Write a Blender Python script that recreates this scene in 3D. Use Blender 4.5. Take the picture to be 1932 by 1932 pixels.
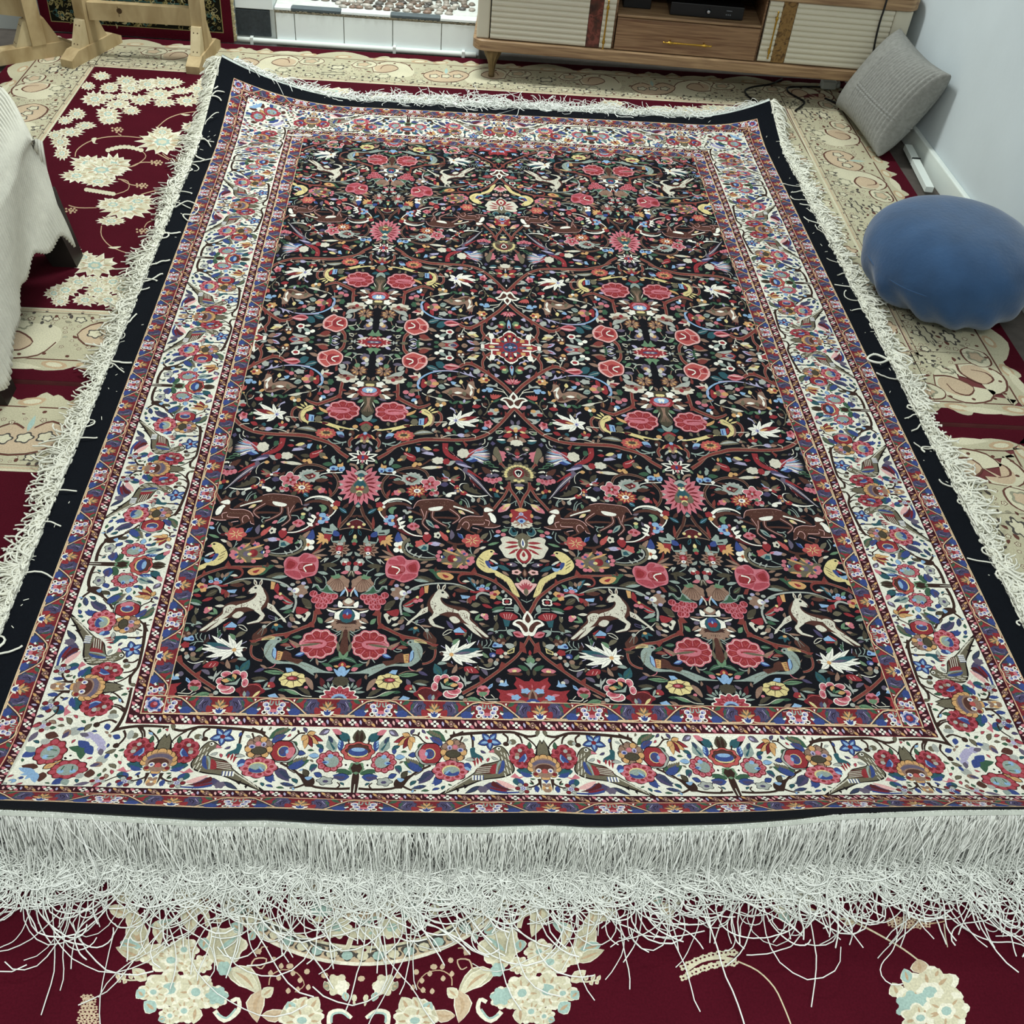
import bpy, bmesh, math, random
import numpy as np
from mathutils import Vector, Matrix
from mathutils.geometry import delaunay_2d_cdt

for o in list(bpy.data.objects):
    bpy.data.objects.remove(o)
SC = bpy.context.scene
COLL = SC.collection
PI = math.pi

# ------------------------------------------------------------------ camera
CAM_R = np.array([[0.9979209, -0.02106588, 0.06091068],
                  [0.02939274, -0.69232182, -0.72098999],
                  [0.05735808, 0.72128131, -0.69026323]])
CAM_C = np.array([-0.20690411, -2.20126707, 1.53523816])
FPX, PPX, PPY = 1965.537, 918.857, 966.032
cam_d = bpy.data.cameras.new('camera')
cam = bpy.data.objects.new('camera', cam_d)
COLL.objects.link(cam)
cam_d.sensor_width = 36.0
cam_d.lens = 36.0 * FPX / 1932.0
cam_d.shift_x = (966.0 - PPX) / 1932.0
cam_d.shift_y = (PPY - 966.0) / 1932.0
cam_d.clip_start = 0.05
_r = Matrix(((CAM_R[0][0], -CAM_R[1][0], -CAM_R[2][0]),
             (CAM_R[0][1], -CAM_R[1][1], -CAM_R[2][1]),
             (CAM_R[0][2], -CAM_R[1][2], -CAM_R[2][2])))
cam.matrix_world = Matrix.Translation(Vector(CAM_C)) @ _r.to_4x4()
SC.camera = cam

def at(x, y, z):
    """point where the sight line through a photo pixel meets height z"""
    v = CAM_R.T @ np.array([(x - PPX) / FPX, (y - PPY) / FPX, 1.0])
    return CAM_C + v * (z - CAM_C[2]) / v[2]

# ------------------------------------------------------------------ light
W = bpy.data.worlds.new('world'); SC.world = W
W.use_nodes = True
W.node_tree.nodes['Background'].inputs[0].default_value = (0.93, 1.0, 0.98, 1)
W.node_tree.nodes['Background'].inputs[1].default_value = 0.42
def area_lamp(name, loc, size, power, col):
    d = bpy.data.lights.new(name, 'AREA'); d.shape = 'RECTANGLE'
    d.size, d.size_y = size; d.energy = power; d.color = col
    o = bpy.data.objects.new(name, d); COLL.objects.link(o); o.location = loc
    return o
area_lamp('ceiling_lamp', (-0.5, 1.66, 2.7), (1.0, 0.35), 72, (0.95, 1.0, 0.97))
area_lamp('ceiling_lamp', (-0.2, -2.6, 2.65), (1.5, 0.7), 68, (0.95, 1.0, 0.97))
VS = SC.view_settings
VS.view_transform = 'Standard'; VS.look = 'None'; VS.gamma = 1.0
VS.exposure = 0.0
VS.use_curve_mapping = False

# ------------------------------------------------------------------ helpers
def lin(h):
    h = h.lstrip('#'); c = [int(h[i:i+2], 16) / 255.0 for i in (0, 2, 4)]
    return tuple(x / 12.92 if x <= .04045 else ((x + .055) / 1.055) ** 2.4 for x in c) + (1.0,)

def tag(o, label=None, cat=None, group=None, kind=None):
    if label: o['label'] = label
    if cat: o['category'] = cat
    if group: o['group'] = group
    if kind: o['kind'] = kind
    return o

def empty(name, loc=(0, 0, 0), rz=0.0):
    o = bpy.data.objects.new(name, None); COLL.objects.link(o)
    o.location = loc; o.rotation_euler = (0, 0, rz); o.empty_display_size = .05
    return o

def mesh_obj(name, verts, faces, mat, parent=None, smooth=False, cols=None):
    me = bpy.data.meshes.new(name); me.from_pydata([tuple(map(float, v)) for v in verts], [], faces)
    if smooth: me.polygons.foreach_set('use_smooth', [True] * len(me.polygons))
    if cols is not None:
        a = me.color_attributes.new('Col', 'FLOAT_COLOR', 'CORNER')
        arr = np.repeat(np.asarray(cols, dtype=np.float32), [len(f) for f in faces], axis=0)
        a.data.foreach_set('color', arr.ravel())
    me.materials.append(mat); me.update()
    o = bpy.data.objects.new(name, me); COLL.objects.link(o)
    if parent is not None: o.parent = parent
    return o

class MB:
    """collects simple solids into one mesh"""
    def __init__(s): s.v = []; s.f = []
    def add(s, v, f):
        n = len(s.v); s.v += [tuple(p) for p in v]; s.f += [tuple(i + n for i in q) for q in f]; return s
    def box(s, a, b, bev=0.0):
        (x0, y0, z0), (x1, y1, z1) = a, b
        if bev <= 0:
            v = [(x0,y0,z0),(x1,y0,z0),(x1,y1,z0),(x0,y1,z0),(x0,y0,z1),(x1,y0,z1),(x1,y1,z1),(x0,y1,z1)]
            return s.add(v, [(3,2,1,0),(4,5,6,7),(0,1,5,4),(1,2,6,5),(2,3,7,6),(3,0,4,7)])
        bm = bmesh.new(); bmesh.ops.create_cube(bm, size=1)
        for q in bm.verts:
            q.co = ((x0+x1)/2 + q.co.x*(x1-x0), (y0+y1)/2 + q.co.y*(y1-y0), (z0+z1)/2 + q.co.z*(z1-z0))
        bmesh.ops.bevel(bm, geom=bm.edges[:], offset=bev, segments=2, affect='EDGES', profile=.5)
        bm.verts.index_update()
        s.add([q.co[:] for q in bm.verts], [tuple(w.index for w in f.verts) for f in bm.faces]); bm.free(); return s
    def bar(s, p, q, w, h, up=(0, 0, 1), w2=None, h2=None):
        p, q, up = Vector(p), Vector(q), Vector(up); d = (q - p).normalized()
        x = d.cross(up).normalized(); y = x.cross(d).normalized()
        w2 = w if w2 is None else w2; h2 = h if h2 is None else h2
        v = []
        for c, a, b in ((p, w/2, h/2), (q, w2/2, h2/2)):
            v += [c + x*a + y*b, c - x*a + y*b, c - x*a - y*b, c + x*a - y*b]
        return s.add(v, [(0,1,2,3),(7,6,5,4),(0,4,5,1),(1,5,6,2),(2,6,7,3),(3,7,4,0)])
    def tube(s, pts, r, n=6, r2=None, closed=True):
        pts = [Vector(p) for p in pts]; m = len(pts); base = len(s.v); u = None
        for i, p in enumerate(pts):
            d = (pts[min(i+1, m-1)] - pts[max(i-1, 0)]).normalized()
            if u is None: u = d.orthogonal().normalized()
            u = (u - d * u.dot(d)).normalized(); w = d.cross(u)
            rr = r if r2 is None else r + (r2 - r) * i / max(1, m - 1)
            if callable(r): rr = r(i / max(1, m - 1))
            for k in range(n):
                a = 2*PI*k/n; s.v.append(tuple(p + (u*math.cos(a) + w*math.sin(a)) * rr))
        for i in range(m - 1):
            for k in range(n):
                a = base + i*n + k; b = base + i*n + (k+1) % n
                s.f.append((a, b, b + n, a + n))
        if closed:
            s.f.append(tuple(base + k for k in reversed(range(n)))); s.f.append(tuple(base + (m-1)*n + k for k in range(n)))
        return s
    def lathe(s, c, axis, prof, n=12):
        c, ax = Vector(c), Vector(axis).normalized(); u = ax.orthogonal().normalized(); w = ax.cross(u); base = len(s.v)
        for (h, r) in prof:
            for k in range(n):
                a = 2*PI*k/n; s.v.append(tuple(c + ax*h + (u*math.cos(a) + w*math.sin(a)) * r))
        for i in range(len(prof) - 1):
            for k in range(n):
                a = base + i*n + k; b = base + i*n + (k+1) % n
                s.f.append((a, b, b + n, a + n))
        s.f.append(tuple(base + k for k in reversed(range(n)))); s.f.append(tuple(base + (len(prof)-1)*n + k for k in range(n)))
        return s
    def build(s, name, mat, parent=None, smooth=False):
        return mesh_obj(name, s.v, s.f, mat, parent, smooth)

# ------------------------------------------------------------------ materials
def new_mat(name, rough=.6, spec=.3):
    m = bpy.data.materials.new(name); m.use_nodes = True
    b = m.node_tree.nodes['Principled BSDF']
    b.inputs['Roughness'].default_value = rough
    b.inputs['Specular IOR Level'].default_value = spec
    return m, m.node_tree.nodes, m.node_tree.links, b

def mat_plain(name, col, rough=.6, spec=.3, metal=0.0, var=.12, scale=30.0, bump=0.0, bscale=200.0, stretch=None):
    m, N, L, b = new_mat(name, rough, spec)
    b.inputs['Metallic'].default_value = metal
    tc = N.new('ShaderNodeTexCoord'); mp = N.new('ShaderNodeMapping'); L.new(tc.outputs['Object'], mp.inputs[0])
    if stretch: mp.inputs['Scale'].default_value = stretch
    nz = N.new('ShaderNodeTexNoise'); nz.inputs['Scale'].default_value = scale; nz.inputs['Detail'].default_value = 5
    L.new(mp.outputs[0], nz.inputs['Vector'])
    cr = N.new('ShaderNodeValToRGB'); c = lin(col)
    cr.color_ramp.elements[0].position = .3; cr.color_ramp.elements[1].position = .7
    cr.color_ramp.elements[0].color = tuple(x * (1 - var) for x in c[:3]) + (1,)
    cr.color_ramp.elements[1].color = tuple(min(1, x * (1 + var)) for x in c[:3]) + (1,)
    L.new(nz.outputs['Fac'], cr.inputs[0]); L.new(cr.outputs[0], b.inputs['Base Color'])
    if bump:
        n2 = N.new('ShaderNodeTexNoise'); n2.inputs['Scale'].default_value = bscale; n2.inputs['Detail'].default_value = 3
        L.new(mp.outputs[0], n2.inputs['Vector'])
        bp = N.new('ShaderNodeBump'); bp.inputs['Strength'].default_value = bump; bp.inputs['Distance'].default_value = .004
        L.new(n2.outputs['Fac'], bp.inputs['Height']); L.new(bp.outputs[0], b.inputs['Normal'])
    return m

def mat_pile(name, scale=420.0, var=.18, bump=.35, sheen=.0):
    """wool pile: the dyed colours of the knots, with fine knot-to-knot variation"""
    m, N, L, b = new_mat(name, .95, .08)
    at_ = N.new('ShaderNodeAttribute'); at_.attribute_name = 'Col'
    tc = N.new('ShaderNodeTexCoord')
    nz = N.new('ShaderNodeTexNoise'); nz.inputs['Scale'].default_value = scale; nz.inputs['Detail'].default_value = 2
    L.new(tc.outputs['Object'], nz.inputs['Vector'])
    n2 = N.new('ShaderNodeTexNoise'); n2.inputs['Scale'].default_value = 9; n2.inputs['Detail'].default_value = 3
    L.new(tc.outputs['Object'], n2.inputs['Vector'])
    mr = N.new('ShaderNodeMapRange'); mr.inputs[1].default_value = .3; mr.inputs[2].default_value = .7
    mr.inputs[3].default_value = 1 - var; mr.inputs[4].default_value = 1 + var; L.new(nz.outputs['Fac'], mr.inputs[0])
    m2 = N.new('ShaderNodeMapRange'); m2.inputs[1].default_value = .3; m2.inputs[2].default_value = .7
    m2.inputs[3].default_value = .92; m2.inputs[4].default_value = 1.08; L.new(n2.outputs['Fac'], m2.inputs[0])
    mu = N.new('ShaderNodeMath'); mu.operation = 'MULTIPLY'; L.new(mr.outputs[0], mu.inputs[0]); L.new(m2.outputs[0], mu.inputs[1])
    vm = N.new('ShaderNodeVectorMath'); vm.operation = 'SCALE'
    L.new(at_.outputs['Color'], vm.inputs[0]); L.new(mu.outputs[0], vm.inputs['Scale']); L.new(vm.outputs[0], b.inputs['Base Color'])
    bp = N.new('ShaderNodeBump'); bp.inputs['Strength'].default_value = bump; bp.inputs['Distance'].default_value = .002
    L.new(nz.outputs['Fac'], bp.inputs['Height']); L.new(bp.outputs[0], b.inputs['Normal'])
    return m

def mat_wood(name, c1, c2, scale=(1, 12, 12), rough=.5, spec=.3):
    m, N, L, b = new_mat(name, rough, spec)
    tc = N.new('ShaderNodeTexCoord'); mp = N.new('ShaderNodeMapping'); mp.inputs['Scale'].default_value = scale
    L.new(tc.outputs['Object'], mp.inputs[0])
    nz = N.new('ShaderNodeTexNoise'); nz.inputs['Scale'].default_value = 5; nz.inputs['Detail'].default_value = 8; nz.inputs['Distortion'].default_value = .6
    L.new(mp.outputs[0], nz.inputs['Vector'])
    cr = N.new('ShaderNodeValToRGB'); cr.color_ramp.elements[0].position = .32; cr.color_ramp.elements[1].position = .68
    cr.color_ramp.elements[0].color = lin(c1); cr.color_ramp.elements[1].color = lin(c2)
    L.new(nz.outputs['Fac'], cr.inputs[0]); L.new(cr.outputs[0], b.inputs['Base Color'])
    return m

M_PILE = mat_pile('rug_pile')
M_CARPET = mat_pile('carpet_pile', 300, .14, .3)

# ------------------------------------------------------------------ woven pattern engine
PAL = dict(k='#16161b', bk='#101319', rd='#97272f', cr='#7d1f29', ro='#b1404f', pk='#cb6a78', pl='#e3a9a4', co='#bd4c47', dr='#5c1f24',
           br='#432a26', bn='#563229', rb='#823630', tn='#93705c', ol='#4b4434', og='#6a624c', gr='#355c42', lg='#5f8560', te='#235660',
           sg='#8b9c92', gy='#a4a89f', lb='#7fa9d2', bl='#35498a', pu='#4d4569', lv='#aba3c6', cm='#cfc9b4', wh='#e7e4d8', ye='#d9c577',
           oc='#d09a52', w2='#e0decf', mb='#3d1620', dk='#1f1717', gd='#d8b98a', gb='#37405c', bw='#3b2720', pd='#655a70')
def dye(k, h):
    c = np.array(lin(h)[:3]); l = float(c @ np.array([.2126, .7152, .0722]))
    if k in ('k', 'bk', 'wh', 'w2'): return tuple(c * .92) + (1.0,)
    c = l + (c - l) * .80
    return tuple(np.clip(c * .90, 0, 1)) + (1.0,)
LPAL = {k: dye(k, v) for k, v in PAL.items()}

def spline(p, closed, sub=3):
    p = np.asarray(p, float); n = len(p); out = []
    for i in range(n if closed else n - 1):
        g = (lambda j: p[j % n]) if closed else (lambda j: p[min(max(j, 0), n - 1)])
        a, b, c, d = g(i-1), g(i), g(i+1), g(i+2)
        for k in range(sub):
            t = k / sub
            out.append(.5*((2*b) + (c-a)*t + (2*a-5*b+4*c-d)*t*t + (3*b-a-3*c+d)*t**3))
    if not closed: out.append(p[-1])
    return np.array(out)

class Pat:
    """painter's list of coloured outlines in the plane of a rug (metres)"""
    def __init__(s): s.polys = []; s.tf = lambda p: p
    def put(s, col, pts):
        s.polys.append((col, np.asarray(s.tf(np.asarray(pts, float)), float)))
    def H(s, col, *a): s.put(col, np.array(a, float).reshape(-1, 2))
    def G(s, col, *a): s.put(col, spline(np.array(a, float).reshape(-1, 2), True, 3))
    def E(s, col, cx, cy, rx, ry=None, n=12):
        ry = rx if ry is None else ry
        t = np.arange(n) * 2*PI/n; s.put(col, np.stack([cx + rx*np.cos(t), cy + ry*np.sin(t)], 1))
    def S(s, col, cx, cy, rx, ry, n=8, amp=.1, ph=0.0):
        m = n * 5; t = np.arange(m) * 2*PI/m
        r = 1 + amp * (2*np.abs(np.cos((t + ph) * n / 2)) - 1.2); s.put(col, np.stack([cx + rx*r*np.cos(t), cy + ry*r*np.sin(t)], 1))
    def V(s, col, w0, w1, *a):
        p = np.array(a, float).reshape(-1, 2)
        if len(p) > 2: p = spline(p, False, 3)
        d = np.gradient(p, axis=0); d /= np.linalg.norm(d, axis=1)[:, None] + 1e-9
        nrm = np.stack([-d[:, 1], d[:, 0]], 1); w = np.linspace(w0, w1, len(p))[:, None] / 2
        s.put(col, np.concatenate([p + nrm*w, (p - nrm*w)[::-1]]))
    def L(s, col, x0, y0, x1, y1, w, bend=0.0, vein=None):
        a, b = np.array([x0, y0], float), np.array([x1, y1], float); d = b - a; n = np.array([-d[1], d[0]])
        n = n / (np.linalg.norm(n) + 1e-9)
        prof = [(0, .12), (.2, .75), (.45, 1), (.7, .72), (.88, .35)]
        off = lambda t: n * bend * 4*t*(1-t)
        up = [a + d*t + off(t) + n*w/2*q for t, q in prof]; dn = [a + d*t + off(t) - n*w/2*q for t, q in prof]
        s.put(col, np.array(up + [b] + dn[::-1]))
        if vein: s.V(vein, w*.16, w*.05, *(a + d*.12 + off(.12)), *(a + d*.5 + off(.5)), *(a + d*.85 + off(.85)))
    def R(s, col, cx, cy, rx, ry, n, w, inner=None, ph=0.0, t0=.15):
        for k in range(n):
            t = ph + 2*PI*k/n; c, q = math.cos(t), math.sin(t)
            s.L(col, cx + rx*t0*c, cy + ry*t0*q, cx + rx*c, cy + ry*q, w)
            if inner: s.L(inner, cx + rx*.3*c, cy + ry*.3*q, cx + rx*.78*c, cy + ry*.78*q, w*.45)
    def rose(s, cx, cy, rx, ry, a='pk', b='rd', c='wh', n=7):
        s.S(a, cx, cy, rx, ry, n, .09); s.S(b, cx, cy, rx*.84, ry*.82, n, .13, .3)
        s.V(a, rx*.07, rx*.07, cx-rx*.5, cy-ry*.5, cx, cy-ry*.2, cx+rx*.1, cy+ry*.3, cx-rx*.3, cy+ry*.6)
        s.V(a, rx*.06, rx*.06, cx+rx*.2, cy-ry*.7, cx+rx*.15, cy, cx+rx*.7, cy+ry*.35)
        s.V(c, rx*.1, rx*.06, cx-rx*.4, cy-ry*.28, cx-rx*.02, cy-ry*.1, cx-rx*.12, cy+ry*.28)
    def peony(s, cx, cy, rx, ry, n=10):
        s.S('pk', cx, cy, rx, ry, n, .07); s.S('pl', cx, cy, rx*.93, ry*.92, n, .08); s.S('rd', cx, cy, rx*.87, ry*.85, n, .1)
        for k in range(n):
            t = 2*PI*(k+.5)/n
            s.V('pk', rx*.055, rx*.03, cx+rx*.9*math.cos(t), cy+ry*.9*math.sin(t), cx+rx*.42*math.cos(t), cy+ry*.42*math.sin(t))
            for dt in (-.16, .16):
                s.V('co', rx*.025, rx*.02, cx+rx*.72*math.cos(t+PI/n+dt), cy+ry*.72*math.sin(t+PI/n+dt), cx+rx*.5*math.cos(t+PI/n), cy+ry*.5*math.sin(t+PI/n))
        s.G('pk', cx-rx*.4, cy-ry*.15, cx-rx*.1, cy-ry*.3, cx+rx*.5, cy-ry*.22, cx+rx*1.0, cy, cx+rx*.4, cy+ry*.3, cx-rx*.1, cy+ry*.28, cx-rx*.38, cy+ry*.1)
        s.V('rd', rx*.1, rx*.03, cx-rx*.2, cy-ry*.05, cx+rx*.2, cy-ry*.1, cx+rx*.75, cy-ry*.04)
    def fill(s, x0, x1, y0, y1, n, rmin, rmax, cols, gap, seed, ax=1.0, ay=1.0, outline=None, kind='leaf', slack=1.0):
        """scatter small leaves or rosettes where the ground is still bare (ax, ay: metres per unit)"""
        rnd = random.Random(seed); polys = [q for _, q in s.polys]; bx = np.array([np.r_[q.min(0), q.max(0)] for q in polys]); keep = s.tf; s.tf = lambda q: q; spots = []
        def covered(x, y):
            for i in np.nonzero((bx[:, 0] < x) & (bx[:, 2] > x) & (bx[:, 1] < y) & (bx[:, 3] > y))[0]:
                q = polys[i]; xa, ya = q[:, 0], q[:, 1]; xb, yb = np.roll(xa, -1), np.roll(ya, -1)
                with np.errstate(divide='ignore', invalid='ignore'):
                    if (((ya > y) != (yb > y)) & (x < (xb - xa) * (y - ya) / (yb - ya) + xa)).sum() % 2: return True
            return False
        for _ in range(n):
            x = rnd.uniform(x0, x1); y = rnd.uniform(y0, y1); r = rnd.uniform(rmin, rmax); a = rnd.uniform(0, PI)
            if any(((x-b)*ax)**2 + ((y-c)*ay)**2 < gap*gap for b, c in spots): continue
            if covered(x, y) or any(covered(x + slack*r*math.cos(a+t)/ax, y + slack*r*math.sin(a+t)/ay) for t in (0, PI/2, PI, -PI/2)): continue
            spots.append((x, y)); c = rnd.choice(cols); k0 = len(s.polys)
            if kind == 'leaf' or rnd.random() < .4:
                if outline: s.L(outline, x - 1.12*r*math.cos(a), y - 1.12*r*math.sin(a), x + 1.12*r*math.cos(a), y + 1.12*r*math.sin(a), r*1.2, r*.2)
                s.L(c, x - r*math.cos(a), y - r*math.sin(a), x + r*math.cos(a), y + r*math.sin(a), r*.95, r*.2)
            else:
                s.S(outline or c, x, y, r*.9, r*.9, 5, .22, a); s.S(cols[0], x, y, r*.66, r*.66, 5, .22, a); s.E(c, x, y, r*.25, r*.25, 6)
            for k in range(k0, len(s.polys)):
                cc, q = s.polys[k]; s.polys[k] = (cc, np.stack([x + (q[:, 0]-x)/ax, y + (q[:, 1]-y)/ay], 1))
        s.tf = keep
    def build(s, base, extra_edges=None, eps=2e-6):
        """planar overlay of all outlines, clipped to the base outline -> single layer of coloured faces"""
        vs, es = [], []
        def add(pts, closed=True):
            i = len(vs); n = len(pts); vs.extend(Vector((float(p[0]), float(p[1]))) for p in pts)
            es.extend((i + k, i + (k + 1) % n) for k in range(n if closed else n - 1))
        bp = base[1]; add(bp)
        b0 = bp.min(0) - 1e-4; b1 = bp.max(0) + 1e-4; used = []
        for c, p in s.polys:
            if len(p) < 3 or (p.max(0) < b0).any() or (p.min(0) > b1).any(): continue
            add(p); used.append((c, p))
        for (p, q) in (extra_edges or []): add([p, q], False)
        ov, oe, of, _, _, _ = delaunay_2d_cdt(vs, es, [], 0, eps, False)
        V_ = np.array([(v.x, v.y) for v in ov]); T = np.array([f for f in of if len(f) == 3])
        a, b, c = V_[T[:, 0]], V_[T[:, 1]], V_[T[:, 2]]; ctr = (a + b + c) / 3
        area = (b[:, 0]-a[:, 0])*(c[:, 1]-a[:, 1]) - (b[:, 1]-a[:, 1])*(c[:, 0]-a[:, 0])
        def inside(p, idx):
            x, y = ctr[idx, 0][:, None], ctr[idx, 1][:, None]; x1, y1 = p[:, 0][None], p[:, 1][None]; x2, y2 = np.roll(x1, -1), np.roll(y1, -1)
            with np.errstate(divide='ignore', invalid='ignore'):
                up = ((y1 <= y) & (y2 > y)); dn = ((y1 > y) & (y2 <= y)); hit = x < (x2 - x1) * (y - y1) / (y2 - y1) + x1
            return ((up & hit).sum(1) - (dn & hit).sum(1)) != 0
        al = np.arange(len(T)); keep = inside(bp, al) & (np.abs(area) > 1e-11)
        T, ctr = T[keep], ctr[keep]
        order = np.argsort(ctr[:, 0]); xs = ctr[order, 0]; col = np.zeros(len(T), int); names = [base[0]]
        for c, p in used:
            lo, hi = p.min(0), p.max(0); i = order[np.searchsorted(xs, lo[0]):np.searchsorted(xs, hi[0])]
            i = i[(ctr[i, 1] > lo[1]) & (ctr[i, 1] < hi[1])]
            if len(i) == 0: continue
            if c not in names: names.append(c)
            col[i[inside(p, i)]] = names.index(c)
        lut = np.array([LPAL[n] for n in names])
        return V_, [tuple(map(int, t)) for t in T], lut[col]

class Sheet:
    """gathers flat coloured faces from several tiles, then lifts them onto the rug's surface"""
    def __init__(s): s.V = []; s.F = []; s.C = []; s.n = 0
    def add(s, V_, F, C, f=None, flip=False):
        if f is not None: V_ = f(V_)
        s.V.append(V_); s.C.append(C)
        n = s.n
        s.F += [tuple(i + n for i in (reversed(q) if flip else q)) for q in F]
        s.n += len(V_)
    def build(s, name, mat, parent, lift):
        V_ = np.concatenate(s.V); return mesh_obj(name, lift(V_), s.F, mat, parent, False, np.concatenate(s.C))

def rect(x0, y0, x1, y1): return np.array([(x0, y0), (x1, y0), (x1, y1), (x0, y1)], float)

# ------------------------------------------------------------------ the rug's field: one quarter repeat, drawn in the weave's own plane
RUG_Z = 0.03
FA, FB = 0.645, 1.1103           # half size of the black field
AX, UC, VC = -0.351, -0.0105, -0.028   # column axis, centre axis and middle row of the repeat
AXR = 0.345
def crop(ox, oy, sc):
    def tf(p):
        x = ox + p[:, 0] / sc; y = oy + p[:, 1] / sc
        d = np.stack([(x - PPX) / FPX, (y - PPY) / FPX, np.ones(len(x))], 1) @ CAM_R
        return (CAM_C + d * ((RUG_Z - CAM_C[2]) / d[:, 2])[:, None])[:, :2]
    return tf

def field_pattern():
    p = Pat(); H, G, E, S, V, L, R = p.H, p.G, p.E, p.S, p.V, p.L, p.R
    # ---- vines first (lowest layer)
    p.tf = crop(640, 1130, 9.2)
    V('tn', 66, 36, 700, 230, 690, 380, 720, 470, 850, 530, 1010, 610, 1150, 660, 1330, 690, 1480, 740, 1620, 800, 1670, 900, 1640, 1040, 1540, 1110, 1440, 1130)
    V('rb', 52, 24, 700, 230, 690, 380, 720, 470, 850, 530, 1010, 610, 1150, 660, 1330, 690, 1480, 740, 1620, 800, 1670, 900, 1640, 1040, 1540, 1110, 1440, 1130)
    H('rb', 650, 120, 715, 120, 705, 280, 640, 300, 570, 280, 620, 220); H('rb', 690, 400, 660, 520, 830, 510, 760, 440)
    H('rb', 1020, 630, 1110, 740, 1190, 650); H('rb', 1580, 770, 1730, 790, 1650, 860)
    p.tf = crop(820, 1130, 9.2)
    V('tn', 40, 62, 1660, 600, 1560, 800, 1430, 990, 1200, 1180, 870, 1420, 480, 1640); V('rb', 28, 46, 1660, 600, 1560, 800, 1430, 990, 1200, 1180, 870, 1420, 480, 1640)
    H('rb', 1560, 780, 1480, 740, 1470, 900, 1600, 950); H('rb', 1160, 1090, 1230, 1120, 1180, 1220, 1100, 1240); H('rb', 770, 1330, 880, 1400, 790, 1450)
    V('tn', 56, 62, 1400, -40, 1480, 100, 1580, 250); V('rb', 40, 44, 1400, -40, 1480, 100, 1580, 250)
    p.tf = crop(820, 960, 9.66)
    V('tn', 30, 62, -100, 1110, 300, 1150, 650, 1170, 870, 1230, 1100, 1330, 1300, 1480, 1450, 1600, 1560, 1739)
    V('rb', 18, 46, -100, 1110, 300, 1150, 650, 1170, 870, 1230, 1100, 1330, 1300, 1480, 1450, 1600, 1560, 1739)
    V('rb', 60, 14, 720, 1180, 500, 1190, 430, 1270, 480, 1350, 580, 1360); H('rb', 660, 1150, 730, 1060, 780, 1180); H('rb', 1060, 1320, 1120, 1250, 1160, 1370)
    V('bn', 26, 44, -60, 160, 200, 160, 420, 180)
    p.tf = crop(640, 960, 9.66)
    V('tn', 50, 60, 400, -10, 450, 120, 560, 280, 620, 370); V('bn', 34, 42, 400, -10, 450, 120, 560, 280, 620, 370); L('rb', 620, 370, 620, 140, 60)
    V('rb', 60, 26, 1000, 890, 900, 760, 870, 660); L('tn', 980, 890, 710, 870, 50); L('oc', 960, 920, 810, 930, 45); L('tn', 1000, 870, 770, 745, 50)
    V('bn', 30, 44, 1260, 20, 1450, 90, 1600, 160)
    p.tf = crop(660, 840, 10.733)
    V('tn', 56, 44, 790, 600, 690, 700, 650, 800, 660, 920, 720, 1030, 780, 1080); V('bn', 36, 30, 790, 600, 690, 700, 650, 800, 660, 920, 720, 1030, 780, 1080); L('rb', 740, 1060, 820, 900, 70)
    V('tn', 40, 50, 900, 545, 1100, 470, 1350, 455, 1540, 540, 1610, 680); V('bn', 26, 34, 900, 545, 1100, 470, 1350, 455, 1540, 540, 1610, 680)
    V('bn', 30, 30, 1300, 440, 1460, 400, 1640, 290); V('tn', 70, 50, 560, 270, 760, 160, 900, 50, 1040, -30); V('rb', 52, 34, 560, 270, 760, 160, 900, 50, 1040, -30)
    V('tn', 44, 44, 310, 500, 380, 420, 500, 400); V('bn', 52, 52, 230, 1230, 290, 1420, 340, 1520)
    p.tf = crop(830, 840, 10.733)
    for a, b in (('tn', 1.0), ('rb', .66)):
        V(a, 60*b, 60*b, 1400, 740, 1430, 900, 1560, 1080, 1640, 1260); V(a, 50*b, 60*b, 1390, 860, 1300, 1030, 1200, 1150, 1090, 1290); V(a, 60*b, 60*b, 1220, 400, 1230, 330, 1180, 220)
        V(a, 44*b, 50*b, 1240, 370, 1290, 430, 1320, 470)
    H('rb', 1400, 760, 1330, 850, 1240, 870, 1400, 900)
    p.tf = crop(670, 640, 9.2)
    for a, b in (('tn', 1.0), ('rb', .66)):
        V(a, 50*b, 70*b, 550, 1940, 700, 1860, 860, 1810, 1000, 1780, 1200, 1740, 1656, 1740)
        V(a, 60*b, 60*b, 740, 770, 745, 900, 745, 1010, 860, 1085, 1000, 1150, 1090, 1190); V(a, 60*b, 30*b, 1090, 1190, 1220, 1160, 1310, 1120)
        V(a, 44*b, 66*b, 840, 90, 850, 180, 910, 250); V(a, 40*b, 60*b, 1420, 1250, 1490, 1310, 1490, 1420, 1400, 1500); V(a, 60*b, 50*b, 370, 1720, 420, 1790, 390, 1880)
    H('rb', 740, 880, 640, 920, 730, 940); H('rb', 690, 1060, 830, 1060, 750, 960)
    p.tf = crop(820, 640, 9.2)
    for a, b in (('tn', 1.0), ('rb', .66)):
        V(a, 50*b, 70*b, -30, 1740, 300, 1750, 620, 1740, 820, 1690, 960, 1620, 1080, 1520, 1200, 1400, 1320, 1260, 1390, 1180)
        V(a, 56*b, 60*b, 430, 480, 520, 430, 640, 430, 780, 500, 920, 590, 1060, 690, 1200, 800, 1330, 930)
        V(a, 56*b, 44*b, 980, 240, 880, 310, 830, 400, 850, 510); V(a, 50*b, 40*b, 880, 320, 840, 240, 830, 230)
    H('rb', 600, 440, 640, 370, 700, 450); H('rb', 900, 590, 930, 520, 990, 620); H('rb', 1280, 1300, 1220, 1250, 1220, 1400); H('rb', 470, 1740, 580, 1830, 540, 1880)
    # ---- lower third
    p.tf = crop(640, 1130, 9.2)
    L('gr', 840, 690, 1015, 705, 70, 0, 'sg'); L('tn', 1430, 980, 1500, 900, 10)
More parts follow.
